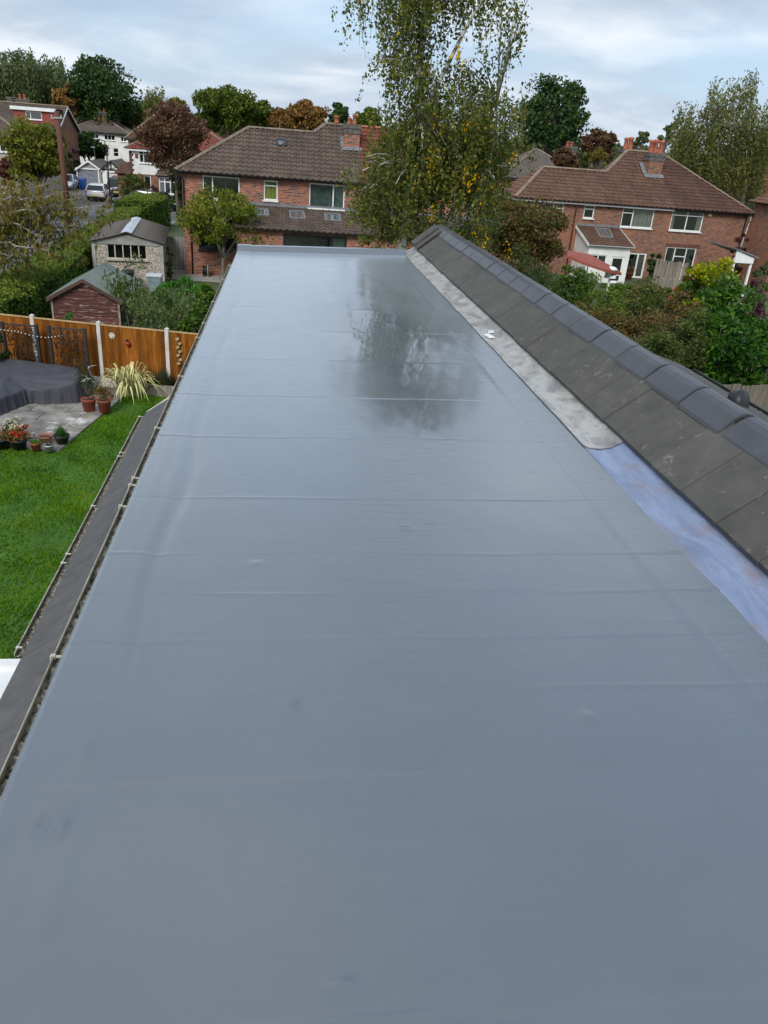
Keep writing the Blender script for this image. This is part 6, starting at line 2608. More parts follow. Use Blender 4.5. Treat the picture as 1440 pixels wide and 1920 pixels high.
def car(label, loc, ang, pm_, kind='hatch', L_=4.3, W_=1.8, H_=1.46):
    """heading along +x of its own frame, turned by ang about Z"""
    t_ = thing('parked_car', label, 'car', loc, 'parked cars')
    ca, sa_ = math.cos(ang), math.sin(ang)

    def T(p): return (loc[0] + p[0] * ca - p[1] * sa_, loc[1] + p[0] * sa_ + p[1] * ca, loc[2] + p[2])
    suv = kind == 'suv'
    zb = .95 if not suv else 1.05
    hood = zb - .06
    # lower body: station, half width, floor, shoulder, top
    st = [(-.5, .80, .38, .62, .82), (-.485, .86, .30, .70, zb - .02), (-.40, .93, .24, .72, zb), (-.1, .98, .22, .72, zb), (.12, .98, .22, .72, zb - .02),
          (.24, .97, .22, .72, hood - .02), (.38, .93, .22, .70, hood - .10), (.46, .86, .24, .62, hood - .18), (.5, .74, .32, .56, hood - .30)]
    V_, f = [], []
    for (x, hw, z0, zm, z1) in st:
        h = hw * W_ / 2
        for (y, z) in ((-h * .9, z0), (-h, z0 + .12), (-h, zm), (-h * .94, z1), (h * .94, z1), (h, zm), (h, z0 + .12), (h * .9, z0)):
            V_.append(T((x * L_, y, z)))
    n = 8
    for i in range(len(st) - 1):
        for k in range(n):
            k2 = (k + 1) % n
            f.append((i * n + k, i * n + k2, (i + 1) * n + k2, (i + 1) * n + k))
    f += [tuple(range(n)), tuple(range((len(st) - 1) * n, len(st) * n))]
    part('body', MB().add(V_, f), pm_, t_, True)
    # glasshouse
    if suv:
        gs = [(-.49, zb - .03), (-.44, H_ - .08), (.04, H_ - .06), (.21, zb - .05)]
    else:
        gs = [(-.485, zb - .03), (-.38, H_ - .12), (.02, H_ - .05), (.245, zb - .06)]
    V_, f = [], []
    for i, (x, z) in enumerate(gs):
        wb_, wt_ = W_ / 2 * .90, W_ / 2 * .70
        w_ = wb_ if i in (0, 3) else wt_
        V_ += [T((x * L_, -w_, z)), T((x * L_, w_, z))]
    xb0, xb1 = gs[0][0] * L_, gs[3][0] * L_
    f = [(0, 1, 3, 2), (4, 5, 7, 6), (0, 2, 4, 6), (1, 7, 5, 3), (2, 3, 5, 4), (0, 6, 7, 1)]
    part('windows', MB().add(V_, f), MATS['car_glass'], t_)
    # roof skin and pillars
    mb = MB()
    a, b_ = gs[1], gs[2]
    xm = (a[0] + b_[0]) / 2
    wt_ = W_ / 2 * .72
    R_ = []
    for (x, z, w_) in ((a[0] - .012, a[1] - .015, wt_ * .97), (a[0] + .04, a[1] + .03, wt_), (xm, max(a[1], b_[1]) + .055, wt_), (b_[0] - .03, b_[1] + .03, wt_), (b_[0] + .012, b_[1] - .01, wt_ * .97)):
        R_.append([(x * L_, -w_, z - .02), (x * L_, -w_ * .85, z + .012), (x * L_, w_ * .85, z + .012), (x * L_, w_, z - .02)])
    V_ = [T(p) for r_ in R_ for p in r_]
    f = [(i * 4 + k, i * 4 + k + 1, (i + 1) * 4 + k + 1, (i + 1) * 4 + k) for i in range(4) for k in range(3)]
    part('roof', MB().add(V_, f), pm_, t_, True)
    mb = MB()
    for s_ in (-1, 1):
        for i, j in ((0, 1), (2, 3)):
            wa = W_ / 2 * (.91 if i == 0 else .715)
            wc = W_ / 2 * (.715 if i == 0 else .91)
            mb.beam(T((gs[i][0] * L_, s_ * wa, gs[i][1])), T((gs[j][0] * L_, s_ * wc, gs[j][1])), .07, .06)
        xc = (gs[1][0] * .55 + gs[2][0] * .45) * L_
        mb.beam(T((xc - .05, s_ * W_ / 2 * .905, zb - .02)), T((xc, s_ * W_ / 2 * .72, H_ - .08)), .08, .03)
    part('pillars', mb, pm_, t_)
    for sx in (-.315, .315):
        for s_ in (-1, 1):
            mb = MB()
            y0, y1 = s_ * (W_ / 2 - .20), s_ * (W_ / 2 + .005)
            r_ = .325 if not suv else .36
            mb.tube([T((sx * L_, y0, r_)), T((sx * L_, y1, r_))], r_, 18)
            wh = part('wheel', mb, MATS['tyre'], t_)
            mb = MB()
            mb.tube([T((sx * L_, y1 - s_ * .02, r_)), T((sx * L_, y1 + s_ * .012, r_))], r_ * .64, 14)
            part('rim', mb, MATS['steel'], wh)
    for s_ in (-1, 1):
        mb = MB()
        c_ = T((-.488 * L_, s_ * W_ * .35, .80))
        mb.obox(c_, (ca, sa_, 0), (-sa_, ca, 0), (0, 0, 1), .10, .40, .14)
        part('tail_light', mb, MATS['lamp_red'], t_, bevel=.02)
        mb = MB()
        c_ = T((.468 * L_, s_ * W_ * .33, .62))
        mb.obox(c_, (ca, sa_, 0), (-sa_, ca, 0), (0, 0, 1), .16, .36, .13)
        part('headlight', mb, MATS['lamp_clear'], t_, bevel=.02)
        mb = MB()
        c_ = T((.185 * L_, s_ * (W_ / 2 + .09), zb))
        mb.obox(c_, (ca, sa_, 0), (-sa_, ca, 0), (0, 0, 1), .12, .18, .13)
        part('wing_mirror', mb, pm_, t_, bevel=.03)
    mb = MB()
    c_ = T((-.503 * L_, 0, .52))
    mb.obox(c_, (ca, sa_, 0), (-sa_, ca, 0), (0, 0, 1), .02, .52, .11)
    part('number_plate', mb, MATS['plate_yellow'], t_)
    mb = MB()
    for x in (-.492, .490):
        mb.obox(T((x * L_, 0, .36)), (ca, sa_, 0), (-sa_, ca, 0), (0, 0, 1), .10, W_ * .84, .18)
    part('bumper', mb, MATS['black_plastic'], t_, bevel=.03)
    return t_


hd = R(90)
g = G(178, 378)
car('white hatchback seen from behind, parked beside the black street lamp', (g[0], g[1] + 2.0, .008), R(93), MATS['paint_white'])
car('dark grey people carrier parked nose-on beyond the white hatchback', (g[0] + .8, g[1] + 7.4, .008), R(93), MATS['paint_dark'], 'suv', 4.5, 1.85, 1.75)
g = G(209, 364)
car('dark red car just beyond the grey people carrier', (g[0] + .3, g[1] + 4.5, .008), R(92), MATS['paint_red'], 'suv', 4.2, 1.8, 1.6)
g = G(122, 357)
car('silver car facing us behind the telegraph pole', (g[0], g[1] + 1, .008), R(-86), MATS['paint_silver'], 'hatch')
car('grey car parked side-on behind the far end of the hedge', (X(262, 366, 74.5), 74.5, .012), R(172), MATS['paint_grey'], 'hatch', 4.5, 1.8, 1.5)
car('black car with pale headlamp at the end of the hedge', (X(300, 385, 74.0), 74.2, .012), R(-60), MATS['paint_black'], 'hatch', 4.1)
g = G(20, 420)
car('white car glimpsed through the autumn branches at left', (g[0] - .5, g[1] + .5, .008), R(88), MATS['paint_white'], 'suv', 4.6, 1.9, 1.7)

# ================================================================ right-hand gardens: timber fence, parasol, shelter
def palings(label, p0, p1, h, mat, w=.12, lean=0.0, seed=1, name='timber_fence', cat='fence'):
    p0, p1 = np.array(p0, float), np.array(p1, float)
    L_ = np.linalg.norm(p1 - p0)
    U = (p1 - p0) / L_
    nn = np.array([U[1], -U[0], 0])
    if nn[1] > 0:
        nn = -nn
    t_ = thing(name, label, cat, p0)
    r_ = random.Random(seed)
    n = int(L_ / w)
    for k in range(n):
        p = p0 + U * (k + .5) * w + nn * r_.uniform(.0, .012)
        hh = h + r_.uniform(-.05, .05)
        mb = MB()
        W2 = nrm((lean + r_.uniform(-.02, .02), 0, 1))
        mb.obox(p + W2 * hh / 2, U, nn, W2, w * .93, .016, hh)
        part('paling', mb, mat, t_, org=p)
    for z in (.35, h - .3):
        mb = MB()
        mb.beam(p0 - nn * .03 + np.array([lean * z, 0, z]), p1 - nn * .03 + np.array([lean * z, 0, z]), .05, .08)
        part('rail', mb, mat, t_)
    return t_


pm('fence_weathered', (.26, .225, .185), (.15, .125, .10), 6, .9, .3, 30, stretch=(1, 1, .15), obj=.2)
pm('fence_brown', (.19, .155, .125), (.12, .10, .08), 6, .9, .3, 30, stretch=(1, 1, .15), obj=.15)
palings('old leaning grey paling fence between the right-hand gardens', (X(*c4(842, 1100), 45), 45, 0), (X(*c4(1030, 1100), 44), 44.2, 0), 1.75, MATS['fence_weathered'], .15, .03, 2)
fa, fb = G(1322, 724, 1.7), G(1475, 722, 1.7)
tf = palings('brown panel fence below the laurel at the right edge', (fa[0], fa[1], 0), (fb[0] + (fb[0] - fa[0]) * 1.6, fb[1] + (fb[1] - fa[1]) * 1.6, 0), 1.7, MATS['fence_brown'], .29, 0, 3)
Y = 41.5
c_ = A(*c4(510, 1020), Y)
ps = thing('garden_parasol', 'tilted faded red canopy by the white extension', 'parasol', (c_[0], c_[1], 0))
mb = MB()
n = 8
Vp = [c_ + np.array([0, 0, .32])]
ax = nrm((1, 0, -.24))
ay = nrm((0, 1, .1))
for i in range(n):
    a_ = 2 * math.pi * (i + .5) / n
    Vp.append(c_ + ax * 1.95 * math.cos(a_) + ay * 1.3 * math.sin(a_))
for i in range(n):
    a_ = 2 * math.pi * (i + .5) / n
    Vp.append(c_ + ax * 1.95 * math.cos(a_) + ay * 1.3 * math.sin(a_) - np.array([0, 0, .14]))
mb.add(Vp, [(0, 1 + i, 1 + (i + 1) % n) for i in range(n)] + [(1 + i, 1 + n + i, 1 + n + (i + 1) % n, 1 + (i + 1) % n) for i in range(n)])
part('canopy', mb, pm('canvas_red', (.30, .085, .06), (.22, .06, .045), 3, .85), ps)
mb = MB()
mb.tube([(c_[0], c_[1], 0), (c_[0], c_[1], c_[2] + .32)], .03, 8)
part('pole', mb, MATS['grey_timber'], ps)
g = np.array([X(*c4(625, 1080), 41), 41, 0])
zt_ = Zp(*c4(625, 1055), 41)
ws = thing('bird_table', 'white round-topped bird house with dark opening by the parasol', 'bird table', g)
mb = MB()
mb.tube([g, g + np.array([0, 0, zt_ - .5])], .06, 8)
part('post', mb, up, ws)
mb = MB()
mb.lathe((g[0], g[1], zt_ - .55), [(.32, 0), (.34, .03), (.30, .05), (.30, .42), (.36, .45), (.20, .56), (.02, .60)], 16)
part('house', mb, up, ws, True)
mb = MB()
mb.tube([(g[0], g[1] - .31, zt_ - .27), (g[0], g[1] - .28, zt_ - .27)], .11, 12)
part('opening', mb, MATS['room'], ws)
# low garden wall / table with terracotta pots
g = G(*c4(735, 1165))
for i, (px_, py_, lab) in enumerate(((845, 1172, 'terracotta pot on the ground by the old leaning fence'), (715, 1118, 'terracotta pot of red flowers by the open doorway'))):
    pot('terracotta_pot', lab, *c4(px_, py_), .22, .16, .42, MATS['terracotta'], bushy(MATS['lf_mixed_red'], .25, .3, 160, .1), 'pots in the right-hand garden', z=.0, seed=40 + i)
# white shelter at far right
Y = 44.5
u0, u1 = X(*c4(1272, 1000), Y), X(*c4(1372, 1000), Y)
z0, z1 = Zp(*c4(1372, 1010), Y), Zp(*c4(1280, 965), Y)
sh = thing('white_shelter', 'white framed lean-to shelter beside the right-hand brick house', 'shelter', (u0, Y, 0))
mb = MB()
mb.prism([(u0, Y, z1), (u1, Y, z0), (u1, Y, z0 - .3), (u0, Y, z0 - .3)], (0, .06, 0))
part('gable_panel', mb, up, sh)
mb = MB()
mb.prism([(u0 - .1, Y - .1, z1 + .02), (u1 + .2, Y - .1, z0 + .02), (u1 + .2, Y - .1, z0 + .09), (u0 - .1, Y - .1, z1 + .09)], (0, 3.5, 0))
part('roof', mb, MATS['flash_grey'], sh)
for x in (u0 + .06, u1 - .06):
    mb = MB()
    mb.box(x - .06, x + .06, Y + .065, Y + .185, 0, z0 - .02)
    part('post', mb, up, sh)
# ================================================================ foliage colours
leafmat('lf_birch', [(0.026, 0.042, 0.010), (0.068, 0.091, 0.018), (0.130, 0.153, 0.031), (0.234, 0.215, 0.046)], .35, .55, 1.1)
leafmat('lf_yellow', [(0.456, 0.220, 0.004), (0.627, 0.344, 0.004), (0.709, 0.461, 0.004)], .35)
leafmat('lf_oak', [(0.016, 0.039, 0.016), (0.035, 0.073, 0.023), (0.065, 0.116, 0.034)], .2)
leafmat('lf_oak_warm', [(0.030, 0.051, 0.011), (0.078, 0.112, 0.016), (0.160, 0.179, 0.023)], .25)
leafmat('lf_willow', [(0.067, 0.076, 0.024), (0.122, 0.132, 0.044), (0.189, 0.189, 0.067)], .3)
leafmat('lf_greygreen', [(0.051, 0.071, 0.035), (0.094, 0.124, 0.060), (0.146, 0.177, 0.088)], .25)
leafmat('lf_copper', [(0.050, 0.023, 0.019), (0.099, 0.044, 0.030), (0.156, 0.078, 0.045), (0.096, 0.087, 0.033)], .25)
leafmat('lf_russet', [(0.090, 0.060, 0.022), (0.220, 0.118, 0.034), (0.312, 0.161, 0.040)], .25)
leafmat('lf_olive', [(0.043, 0.056, 0.010), (0.102, 0.118, 0.016), (0.175, 0.183, 0.026), (0.220, 0.204, 0.038)], .3)
leafmat('lf_autumn', [(0.061, 0.067, 0.015), (0.122, 0.122, 0.027), (0.207, 0.171, 0.043), (0.244, 0.146, 0.043)], .35)
leafmat('lf_hedge', [(0.029, 0.066, 0.013), (0.068, 0.128, 0.017), (0.129, 0.210, 0.023)], .25)
leafmat('lf_hedge_top', [(0.072, 0.111, 0.019), (0.125, 0.177, 0.028), (0.184, 0.224, 0.042)], .3)
leafmat('lf_conifer', [(0.023, 0.039, 0.016), (0.048, 0.076, 0.023), (0.096, 0.111, 0.034)], .15)
leafmat('lf_laurel', [(0.013, 0.046, 0.008), (0.028, 0.093, 0.011), (0.063, 0.153, 0.019), (0.131, 0.226, 0.036)], .3, .35)
leafmat('lf_mixed', [(0.041, 0.061, 0.021), (0.078, 0.112, 0.032), (0.132, 0.145, 0.049), (0.181, 0.111, 0.050)], .3)
leafmat('lf_rosebrown', [(0.062, 0.063, 0.023), (0.134, 0.105, 0.035), (0.200, 0.110, 0.043), (0.104, 0.144, 0.039)], .3)
leafmat('lf_buddleia', [(0.057, 0.090, 0.033), (0.106, 0.152, 0.057), (0.172, 0.222, 0.101)], .3)
leafmat('lf_magnolia', [(0.042, 0.072, 0.009), (0.101, 0.137, 0.015), (0.174, 0.207, 0.025), (0.250, 0.217, 0.044)], .35)
leafmat('lf_variegated', [(0.102, 0.161, 0.007), (0.294, 0.317, 0.004), (0.529, 0.482, 0.004)], .3)
leafmat('lf_acer', [(0.310, 0.026, 0.009), (0.527, 0.048, 0.008), (0.429, 0.115, 0.016)], .3)
leafmat('lf_purple', [(0.063, 0.021, 0.037), (0.109, 0.038, 0.060), (0.079, 0.054, 0.050)], .25)
leafmat('lf_maple', [(0.041, 0.067, 0.015), (0.091, 0.091, 0.027), (0.152, 0.067, 0.032), (0.091, 0.134, 0.034)], .3)
leafmat('lf_wood', [(0.044, 0.061, 0.028), (0.087, 0.107, 0.043), (0.133, 0.123, 0.050)], .2)

# ================================================================ silver birch just beyond the roof
rng = np.random.default_rng(21)
BY = 18.5
base = np.array([float(A(748, 470, BY)[0]), BY, 0])
bt = thing('silver_birch', 'tall weeping silver birch with yellowing leaves just beyond the roof', 'tree', base)


def bp(px, py, dy=0.0): return A(px, py, BY + dy)


main = [base, bp(750, 520), bp(754, 430), bp(772, 330), bp(783, 230), bp(786, 150), bp(793, 60), bp(800, 0), bp(806, -55), bp(810, -90)]
mb = MB()
mb.tube(main, [.15, .125, .11, .098, .085, .075, .062, .048, .03, .014], 10)
second = [base + np.array([.25, .1, 0]), bp(800, 520, .3), bp(828, 436, .4), bp(874, 348, .6), bp(905, 270, .8), bp(930, 200, 1.0)]
mb.tube(second, [.10, .085, .072, .058, .036, .014], 8)
third = [bp(783, 230), bp(835, 130, -.3), bp(880, 40, -.5), bp(930, -40, -.6)]
mb.tube(third, [.06, .045, .03, .012], 7)
part('trunk', mb, MATS['bark_birch'], bt, True)
# regions of hanging twigs: x0, x1, top y0, y1, hang min, max (all photo pixels), count
regs = [(660, 800, -60, 15, 45, 115, 105), (790, 870, -60, -5, 30, 70, 50), (870, 998, -70, -20, 50, 115, 78), (930, 998, -20, 20, 45, 85, 22), (720, 810, 20, 90, 45, 90, 60), (705, 790, 80, 190, 40, 90, 66),
        (795, 908, 95, 195, 50, 110, 150), (692, 860, 170, 300, 50, 120, 230), (840, 918, 160, 260, 60, 110, 120), (675, 800, 250, 390, 50, 100, 260),
        (790, 950, 240, 350, 60, 120, 280), (930, 974, 165, 270, 50, 110, 70), (700, 930, 330, 430, 40, 80, 170), (668, 760, 300, 400, 40, 80, 80),
        (680, 960, -95, -50, 40, 90, 90)]
yel = [(815, 302, 22), (885, 335, 20), (866, 96, 16), (822, 402, 14), (905, 440, 12), (965, 288, 7), (873, 238, 7), (818, 215, 8), (952, 455, 8)]
allp, ylp, tw = [], [], MB()
bo = MB()
for (x0, x1, y0, y1, h0, h1, cnt) in regs:
    nbough = max(5, cnt // 9)
    org_ = []
    py_top = y0
    for i in range(nbough):
        px, py = rng.uniform(x0, x1), rng.uniform(y0, y1)
        q = bp(px, py, rng.uniform(-1.6, 1.6))
        # limb from the nearest higher-or-level place on a stem
        stem = main if (px < 850 or py < -20) else second
        ds = [np.linalg.norm(np.array(s_) - q) + (3 if s_[2] > q[2] + .6 else 0) for s_ in stem]
        k = int(np.argmin(ds))
        s_ = np.array(stem[k])
        m_ = (s_ + q) / 2 + np.array([0, 0, .22 * np.linalg.norm(q - s_)])
        pth = bez(s_, m_, q, 6)
        bo.tube(pth, list(np.linspace(.022, .006, 6)), 5)
        org_.append(pth)
    for i in range(cnt):
        pth = org_[rng.integers(0, nbough)]
        f = rng.uniform(.35, 1.0)
        o_ = pth[min(5, int(f * 6))] + rng.normal(size=3) * np.array([.20, .20, .12])
        if rng.uniform() < .22:
            o_ = bp(rng.uniform(x0, x1), rng.uniform(y0, y1), rng.uniform(-1.7, 1.7))
        ln_ = rng.uniform(h0 * .45, h1 * (.95 if py_top < 60 else .75)) * BY / FPX
        sw = rng.normal(size=2) * .16
        m = int(ln_ * (32 if py_top < 120 else 40)) + 5
        tt = rng.uniform(.05, 1, m)
        P = o_ + np.stack([sw[0] * np.sin(tt * 1.6), sw[1] * np.sin(tt * 1.6), -tt * ln_], 1) + rng.normal(size=(m, 3)) * .055
        allp.append(P)
        if i % 3 == 0:
            e_ = o_ + np.array([sw[0], sw[1], -ln_ * 1.12])
            tw.tube([o_ + np.array([0, 0, .05]), (o_ + e_) / 2, e_], [.006, .005, .003], 3, False)
for (px, py, r_) in yel:
    for i in range(int(r_ * .55)):
        o_ = bp(px + rng.normal() * r_ * .55, py - r_ * .5 + rng.normal() * r_ * .45, rng.uniform(-1.9, -.9))
        m = rng.integers(3, 8)
        ylp.append(o_ + np.stack([rng.normal(size=m) * .03, rng.normal(size=m) * .03, -rng.uniform(0, .30, m)], 1))
part('branches', bo, MATS['bark_birch'], bt, True)
part('twigs', tw, MATS['bark'], bt, kind='stuff')
allp = np.concatenate(allp)
ry = rng.uniform(size=len(allp)) < .008
cards('crown', leaf_quads(allp[~ry], .068, rng, .8, .68), MATS['lf_birch'], bt)
cards('yellow_leaves', leaf_quads(np.concatenate(ylp + [allp[ry]]), .066, rng, .8, .7), MATS['lf_yellow'], bt, label='golden yellow leaves')


# ================================================================ weeping birch at right and other hanging trees
def weeping(name, label, stem, regs, Y, mat, seed, leaf, spread, density=10, trunk=.2, barkm=None, gz=0.0, group=None, asp=.4):
    r_ = np.random.default_rng(seed)
    base = np.array([float(A(*stem[0], Y)[0]), Y, gz])
    t_ = thing(name, label, 'tree', base, group)
    pts = [base] + [A(px, py, Y) for px, py in stem[1:]]
    mb = MB()
    mb.tube(pts, list(np.linspace(trunk, trunk * .12, len(pts))), 8)
    for (x0, x1, y0, y1, h0, h1, cnt) in regs:
        for i in range(max(3, cnt // 14)):
            q = A(r_.uniform(x0, x1), r_.uniform(y0, y1), Y + r_.uniform(-spread, spread) * .6)
            s_ = pts[int(np.argmin([np.linalg.norm(p - q) + (4 if p[2] > q[2] else 0) for p in pts]))]
            mb.tube(bez(s_, (s_ + q) / 2 + np.array([0, 0, .2 * np.linalg.norm(q - s_)]), q, 5), list(np.linspace(trunk * .35, trunk * .06, 5)), 5)
    part('trunk', mb, barkm or MATS['bark_birch'], t_, True)
    P = []
    for (x0, x1, y0, y1, h0, h1, cnt) in regs:
        for i in range(cnt):
            o_ = A(r_.uniform(x0, x1), r_.uniform(y0, y1), Y + r_.uniform(-spread, spread))
            ln_ = r_.uniform(h0, h1) * Y / FPX
            m = max(3, int(ln_ * density))
            tt = r_.uniform(0, 1, m)
            sw = r_.normal(size=2) * .2
            P.append(o_ + np.stack([sw[0] * tt, sw[1] * tt, -tt * ln_], 1) + r_.normal(size=(m, 3)) * leaf * .5)
    P = np.concatenate(P)
    P = P[P[:, 2] > gz + .1]
    cards('crown', leaf_quads(P, leaf, r_, .9, asp), mat, t_)
    return t_


weeping('weeping_birch', 'big pale weeping birch rising behind the right-hand house', [(1402, 400), (1398, 330), (1380, 250), (1372, 190), (1388, 140)],
        [(1268, 1330, 190, 260, 35, 90, 150), (1330, 1420, 145, 230, 35, 90, 170), (1275, 1440, 230, 320, 40, 90, 300), (1400, 1420, 130, 170, 20, 60, 34), (1418, 1500, 185, 250, 30, 90, 130), (1300, 1440, 300, 350, 30, 60, 130),
         (1340, 1450, 200, 300, 40, 90, 190)],
        60, MATS['lf_willow'], 31, .22, 2.8, 11)
weeping('tall_birch', 'tall grey-green birch at the far left of the skyline', [(22, 240), (25, 190), (23, 140), (20, 100)],
        [(-30, 60, 95, 140, 25, 60, 240), (-20, 75, 120, 175, 30, 60, 260), (0, 60, 90, 110, 15, 35, 50)], 118, MATS['lf_greygreen'], 32, .42, 5, 6, .3, group='birches on the left skyline')
weeping('tall_birch', 'second grey-green birch on the left skyline, against the dark oak', [(88, 240), (90, 190), (88, 140), (86, 108)],
        [(58, 118, 105, 150, 25, 60, 220), (60, 125, 140, 190, 25, 55, 220)], 121, MATS['lf_greygreen'], 33, .42, 5, 6, .3, group='birches on the left skyline')
weeping('pale_birch', 'slender pale green birch standing above the roofs at left', [(288, 250), (289, 210), (288, 170)],
        [(272, 305, 162, 190, 15, 35, 110), (264, 314, 185, 215, 20, 40, 150)], 118, MATS['lf_willow'], 34, .38, 3, 6, .25)

# ================================================================ broadleaf trees
sky_ = 'trees on the skyline'
broadleaf('dark_oak', 'large dark green oak on the left skyline', 'tree', 190, 178, 58, 60, 116, MATS['lf_oak'], 41, 120, 110, .42, group=sky_, trunk_r=.4)
broadleaf('dark_oak', 'dark spreading oak behind the birch and right-hand house', 'tree', 1036, 222, 68, 76, 82, MATS['lf_oak'], 42, 130, 90, .32, group=sky_, trunk_r=.4, limbs=26, cr=.24)
broadleaf('russet_tree', 'small rusty tree between birches and dark oak', 'tree', 122, 190, 22, 32, 112, MATS['lf_russet'], 43, 40, 90, .36, group=sky_)
broadleaf('round_tree', 'rounded olive-green tree above the middle house roof', 'tree', 428, 210, 62, 42, 92, MATS['lf_oak_warm'], 44, 110, 110, .34, group=sky_, trunk_r=.35)
broadleaf('round_tree', 'dull green tree right of the rounded olive tree', 'tree', 490, 222, 28, 30, 96, MATS['lf_oak_warm'], 45, 50, 90, .34, group=sky_)
broadleaf('russet_tree', 'brown-russet tree above the ridge of the middle house', 'tree', 578, 222, 46, 32, 96, MATS['lf_russet'], 46, 70, 90, .34, group=sky_, limbs=20)
broadleaf('russet_tree', 'fading brown tree left of the vent pipe on the skyline', 'tree', 530, 228, 26, 24, 94, MATS['lf_russet'], 47, 40, 80, .34, group=sky_)
broadleaf('green_tree', 'dark green treetop beside the middle house chimney', 'tree', 636, 218, 20, 20, 99, MATS['lf_oak'], 48, 36, 80, .34, group=sky_)
broadleaf('green_tree', 'green tree glimpsed left of the birch trunk', 'tree', 690, 230, 26, 26, 90, MATS['lf_oak_warm'], 49, 44, 80, .34, group=sky_)
broadleaf('copper_tree', 'dark copper-leaved tree right of the oak', 'tree', 1120, 272, 32, 30, 78, MATS['lf_copper'], 50, 50, 90, .3, group=sky_)
broadleaf('autumn_tree', 'small yellowing tree behind the left end of the russet roof', 'tree', 1122, 294, 22, 14, 72, MATS['lf_autumn'], 51, 30, 70, .26, group=sky_)
broadleaf('copper_tree', 'purple-brown shrub tree in front of the grey hipped roof', 'tree', 1058, 300, 26, 22, 65, MATS['lf_copper'], 52, 36, 80, .24, group=sky_)
broadleaf('thin_tree', 'thin bare-stemmed tree on the right skyline between chimneys and birch', 'tree', 1250, 250, 16, 18, 112, MATS['lf_greygreen'], 53, 16, 50, .4, group=sky_)
broadleaf('thin_tree', 'small distant tree directly above the chimney pots', 'tree', 1205, 262, 14, 14, 116, MATS['lf_greygreen'], 54, 16, 50, .4, group=sky_)
broadleaf('green_tree', 'mid-green tree filling the corner behind the weeping birch', 'tree', 1455, 270, 40, 40, 84, MATS['lf_greygreen'], 55, 50, 90, .32, group=sky_)
broadleaf('green_tree', 'dull green tree right of the white house on the left', 'tree', 258, 228, 34, 34, 124, MATS['lf_wood'], 56, 50, 90, .42, group=sky_)
broadleaf('copper_tree', 'large copper-leaved tree in front of the white quoined house', 'tree', 326, 264, 58, 70, 66, MATS['lf_copper'], 57, 130, 95, .22, trunk_r=.12, limbs=24, cr=.24)
broadleaf('green_tree', 'yellow-green treetop just left of the copper tree', 'tree', 330, 205, 22, 18, 110, MATS['lf_olive'], 58, 26, 80, .36, group=sky_)
broadleaf('round_tree', 'dense rounded green tree by the telegraph pole', 'tree', 66, 292, 50, 58, 60, MATS['lf_olive'], 59, 110, 120, .24, trunk_r=.2, low=-.95)
broadleaf('red_tree', 'small deep-red tree at the left below the round tree', 'tree', 22, 322, 24, 28, 66, MATS['lf_dullred'], 60, 44, 90, .2)
broadleaf('garden_tree', 'dark bushy tree in front of the distant white house', 'tree', 165, 278, 34, 26, 101, MATS['lf_oak'], 61, 50, 90, .34)
shrub('front_shrub', 'grey-brown shrub before the white quoined house', 250, 345, 22, 22, 75.0, MATS['lf_mixed'], 62, 1800, .2, 0, 24)
shrub('front_shrub', 'rusty red rounded shrub beside the bay window', 289, 360, 10, 12, 74.4, MATS['lf_dullred'], 63, 900, .16, 0, 14)
shrub('front_shrub', 'dark green shrub hiding the right of the bay window', 338, 345, 20, 36, 70, MATS['lf_oak'], 64, 2200, .2, 0, 26)
shrub('front_shrub', 'dark green bush beside the dormer house porch', 128, 303, 22, 14, 94, MATS['lf_oak'], 67, 1400, .3, 0, 20)
shrub('front_shrub', 'low green hedge clump by the side road', 330, 382, 14, 8, 73, MATS['lf_hedge'], 65, 900, .16, 0, 14)

# far woodland reads as one mass
r_ = np.random.default_rng(66)
P = []
for i in range(360):
    px = r_.uniform(-160, 1640)
    Y = r_.uniform(128, 175)
    hor = 246 + (px - 542) * .0787
    h = 10 + 16 * (.5 + .5 * math.sin(px * .021) * math.sin(px * .0083 + 1))
    c_ = A(px, hor - r_.uniform(-24, h * .5), Y)
    k = r_.normal(size=(190, 3))
    k /= np.linalg.norm(k, axis=1)[:, None]
    P.append(c_ + k * r_.uniform(.4, 1, (190, 1)) * np.array([3.2, 3.2, 2.2]))
P = np.concatenate(P)
P = P[P[:, 2] > .3]
o = cards('woodland', leaf_quads(P, .8, r_, .1, .7), MATS['lf_wood'], None, org=(0, 150, 0), kind='stuff')
o['label'] = 'far belt of mixed autumn woodland along the horizon'
o['category'] = 'woodland'

# ================================================================ small magnolia tree by the middle house
mg = broadleaf('magnolia_tree', 'small spreading garden tree before the red-brick wall', 'tree', 418, 416, 84, 55, 40.4, MATS['lf_magnolia'], 71, 90, 100, .18, trunk_r=.11, limbs=22, droop=.6, low=-.55, cr=.34, barkm=MATS['bark_pale'], asp=.42)

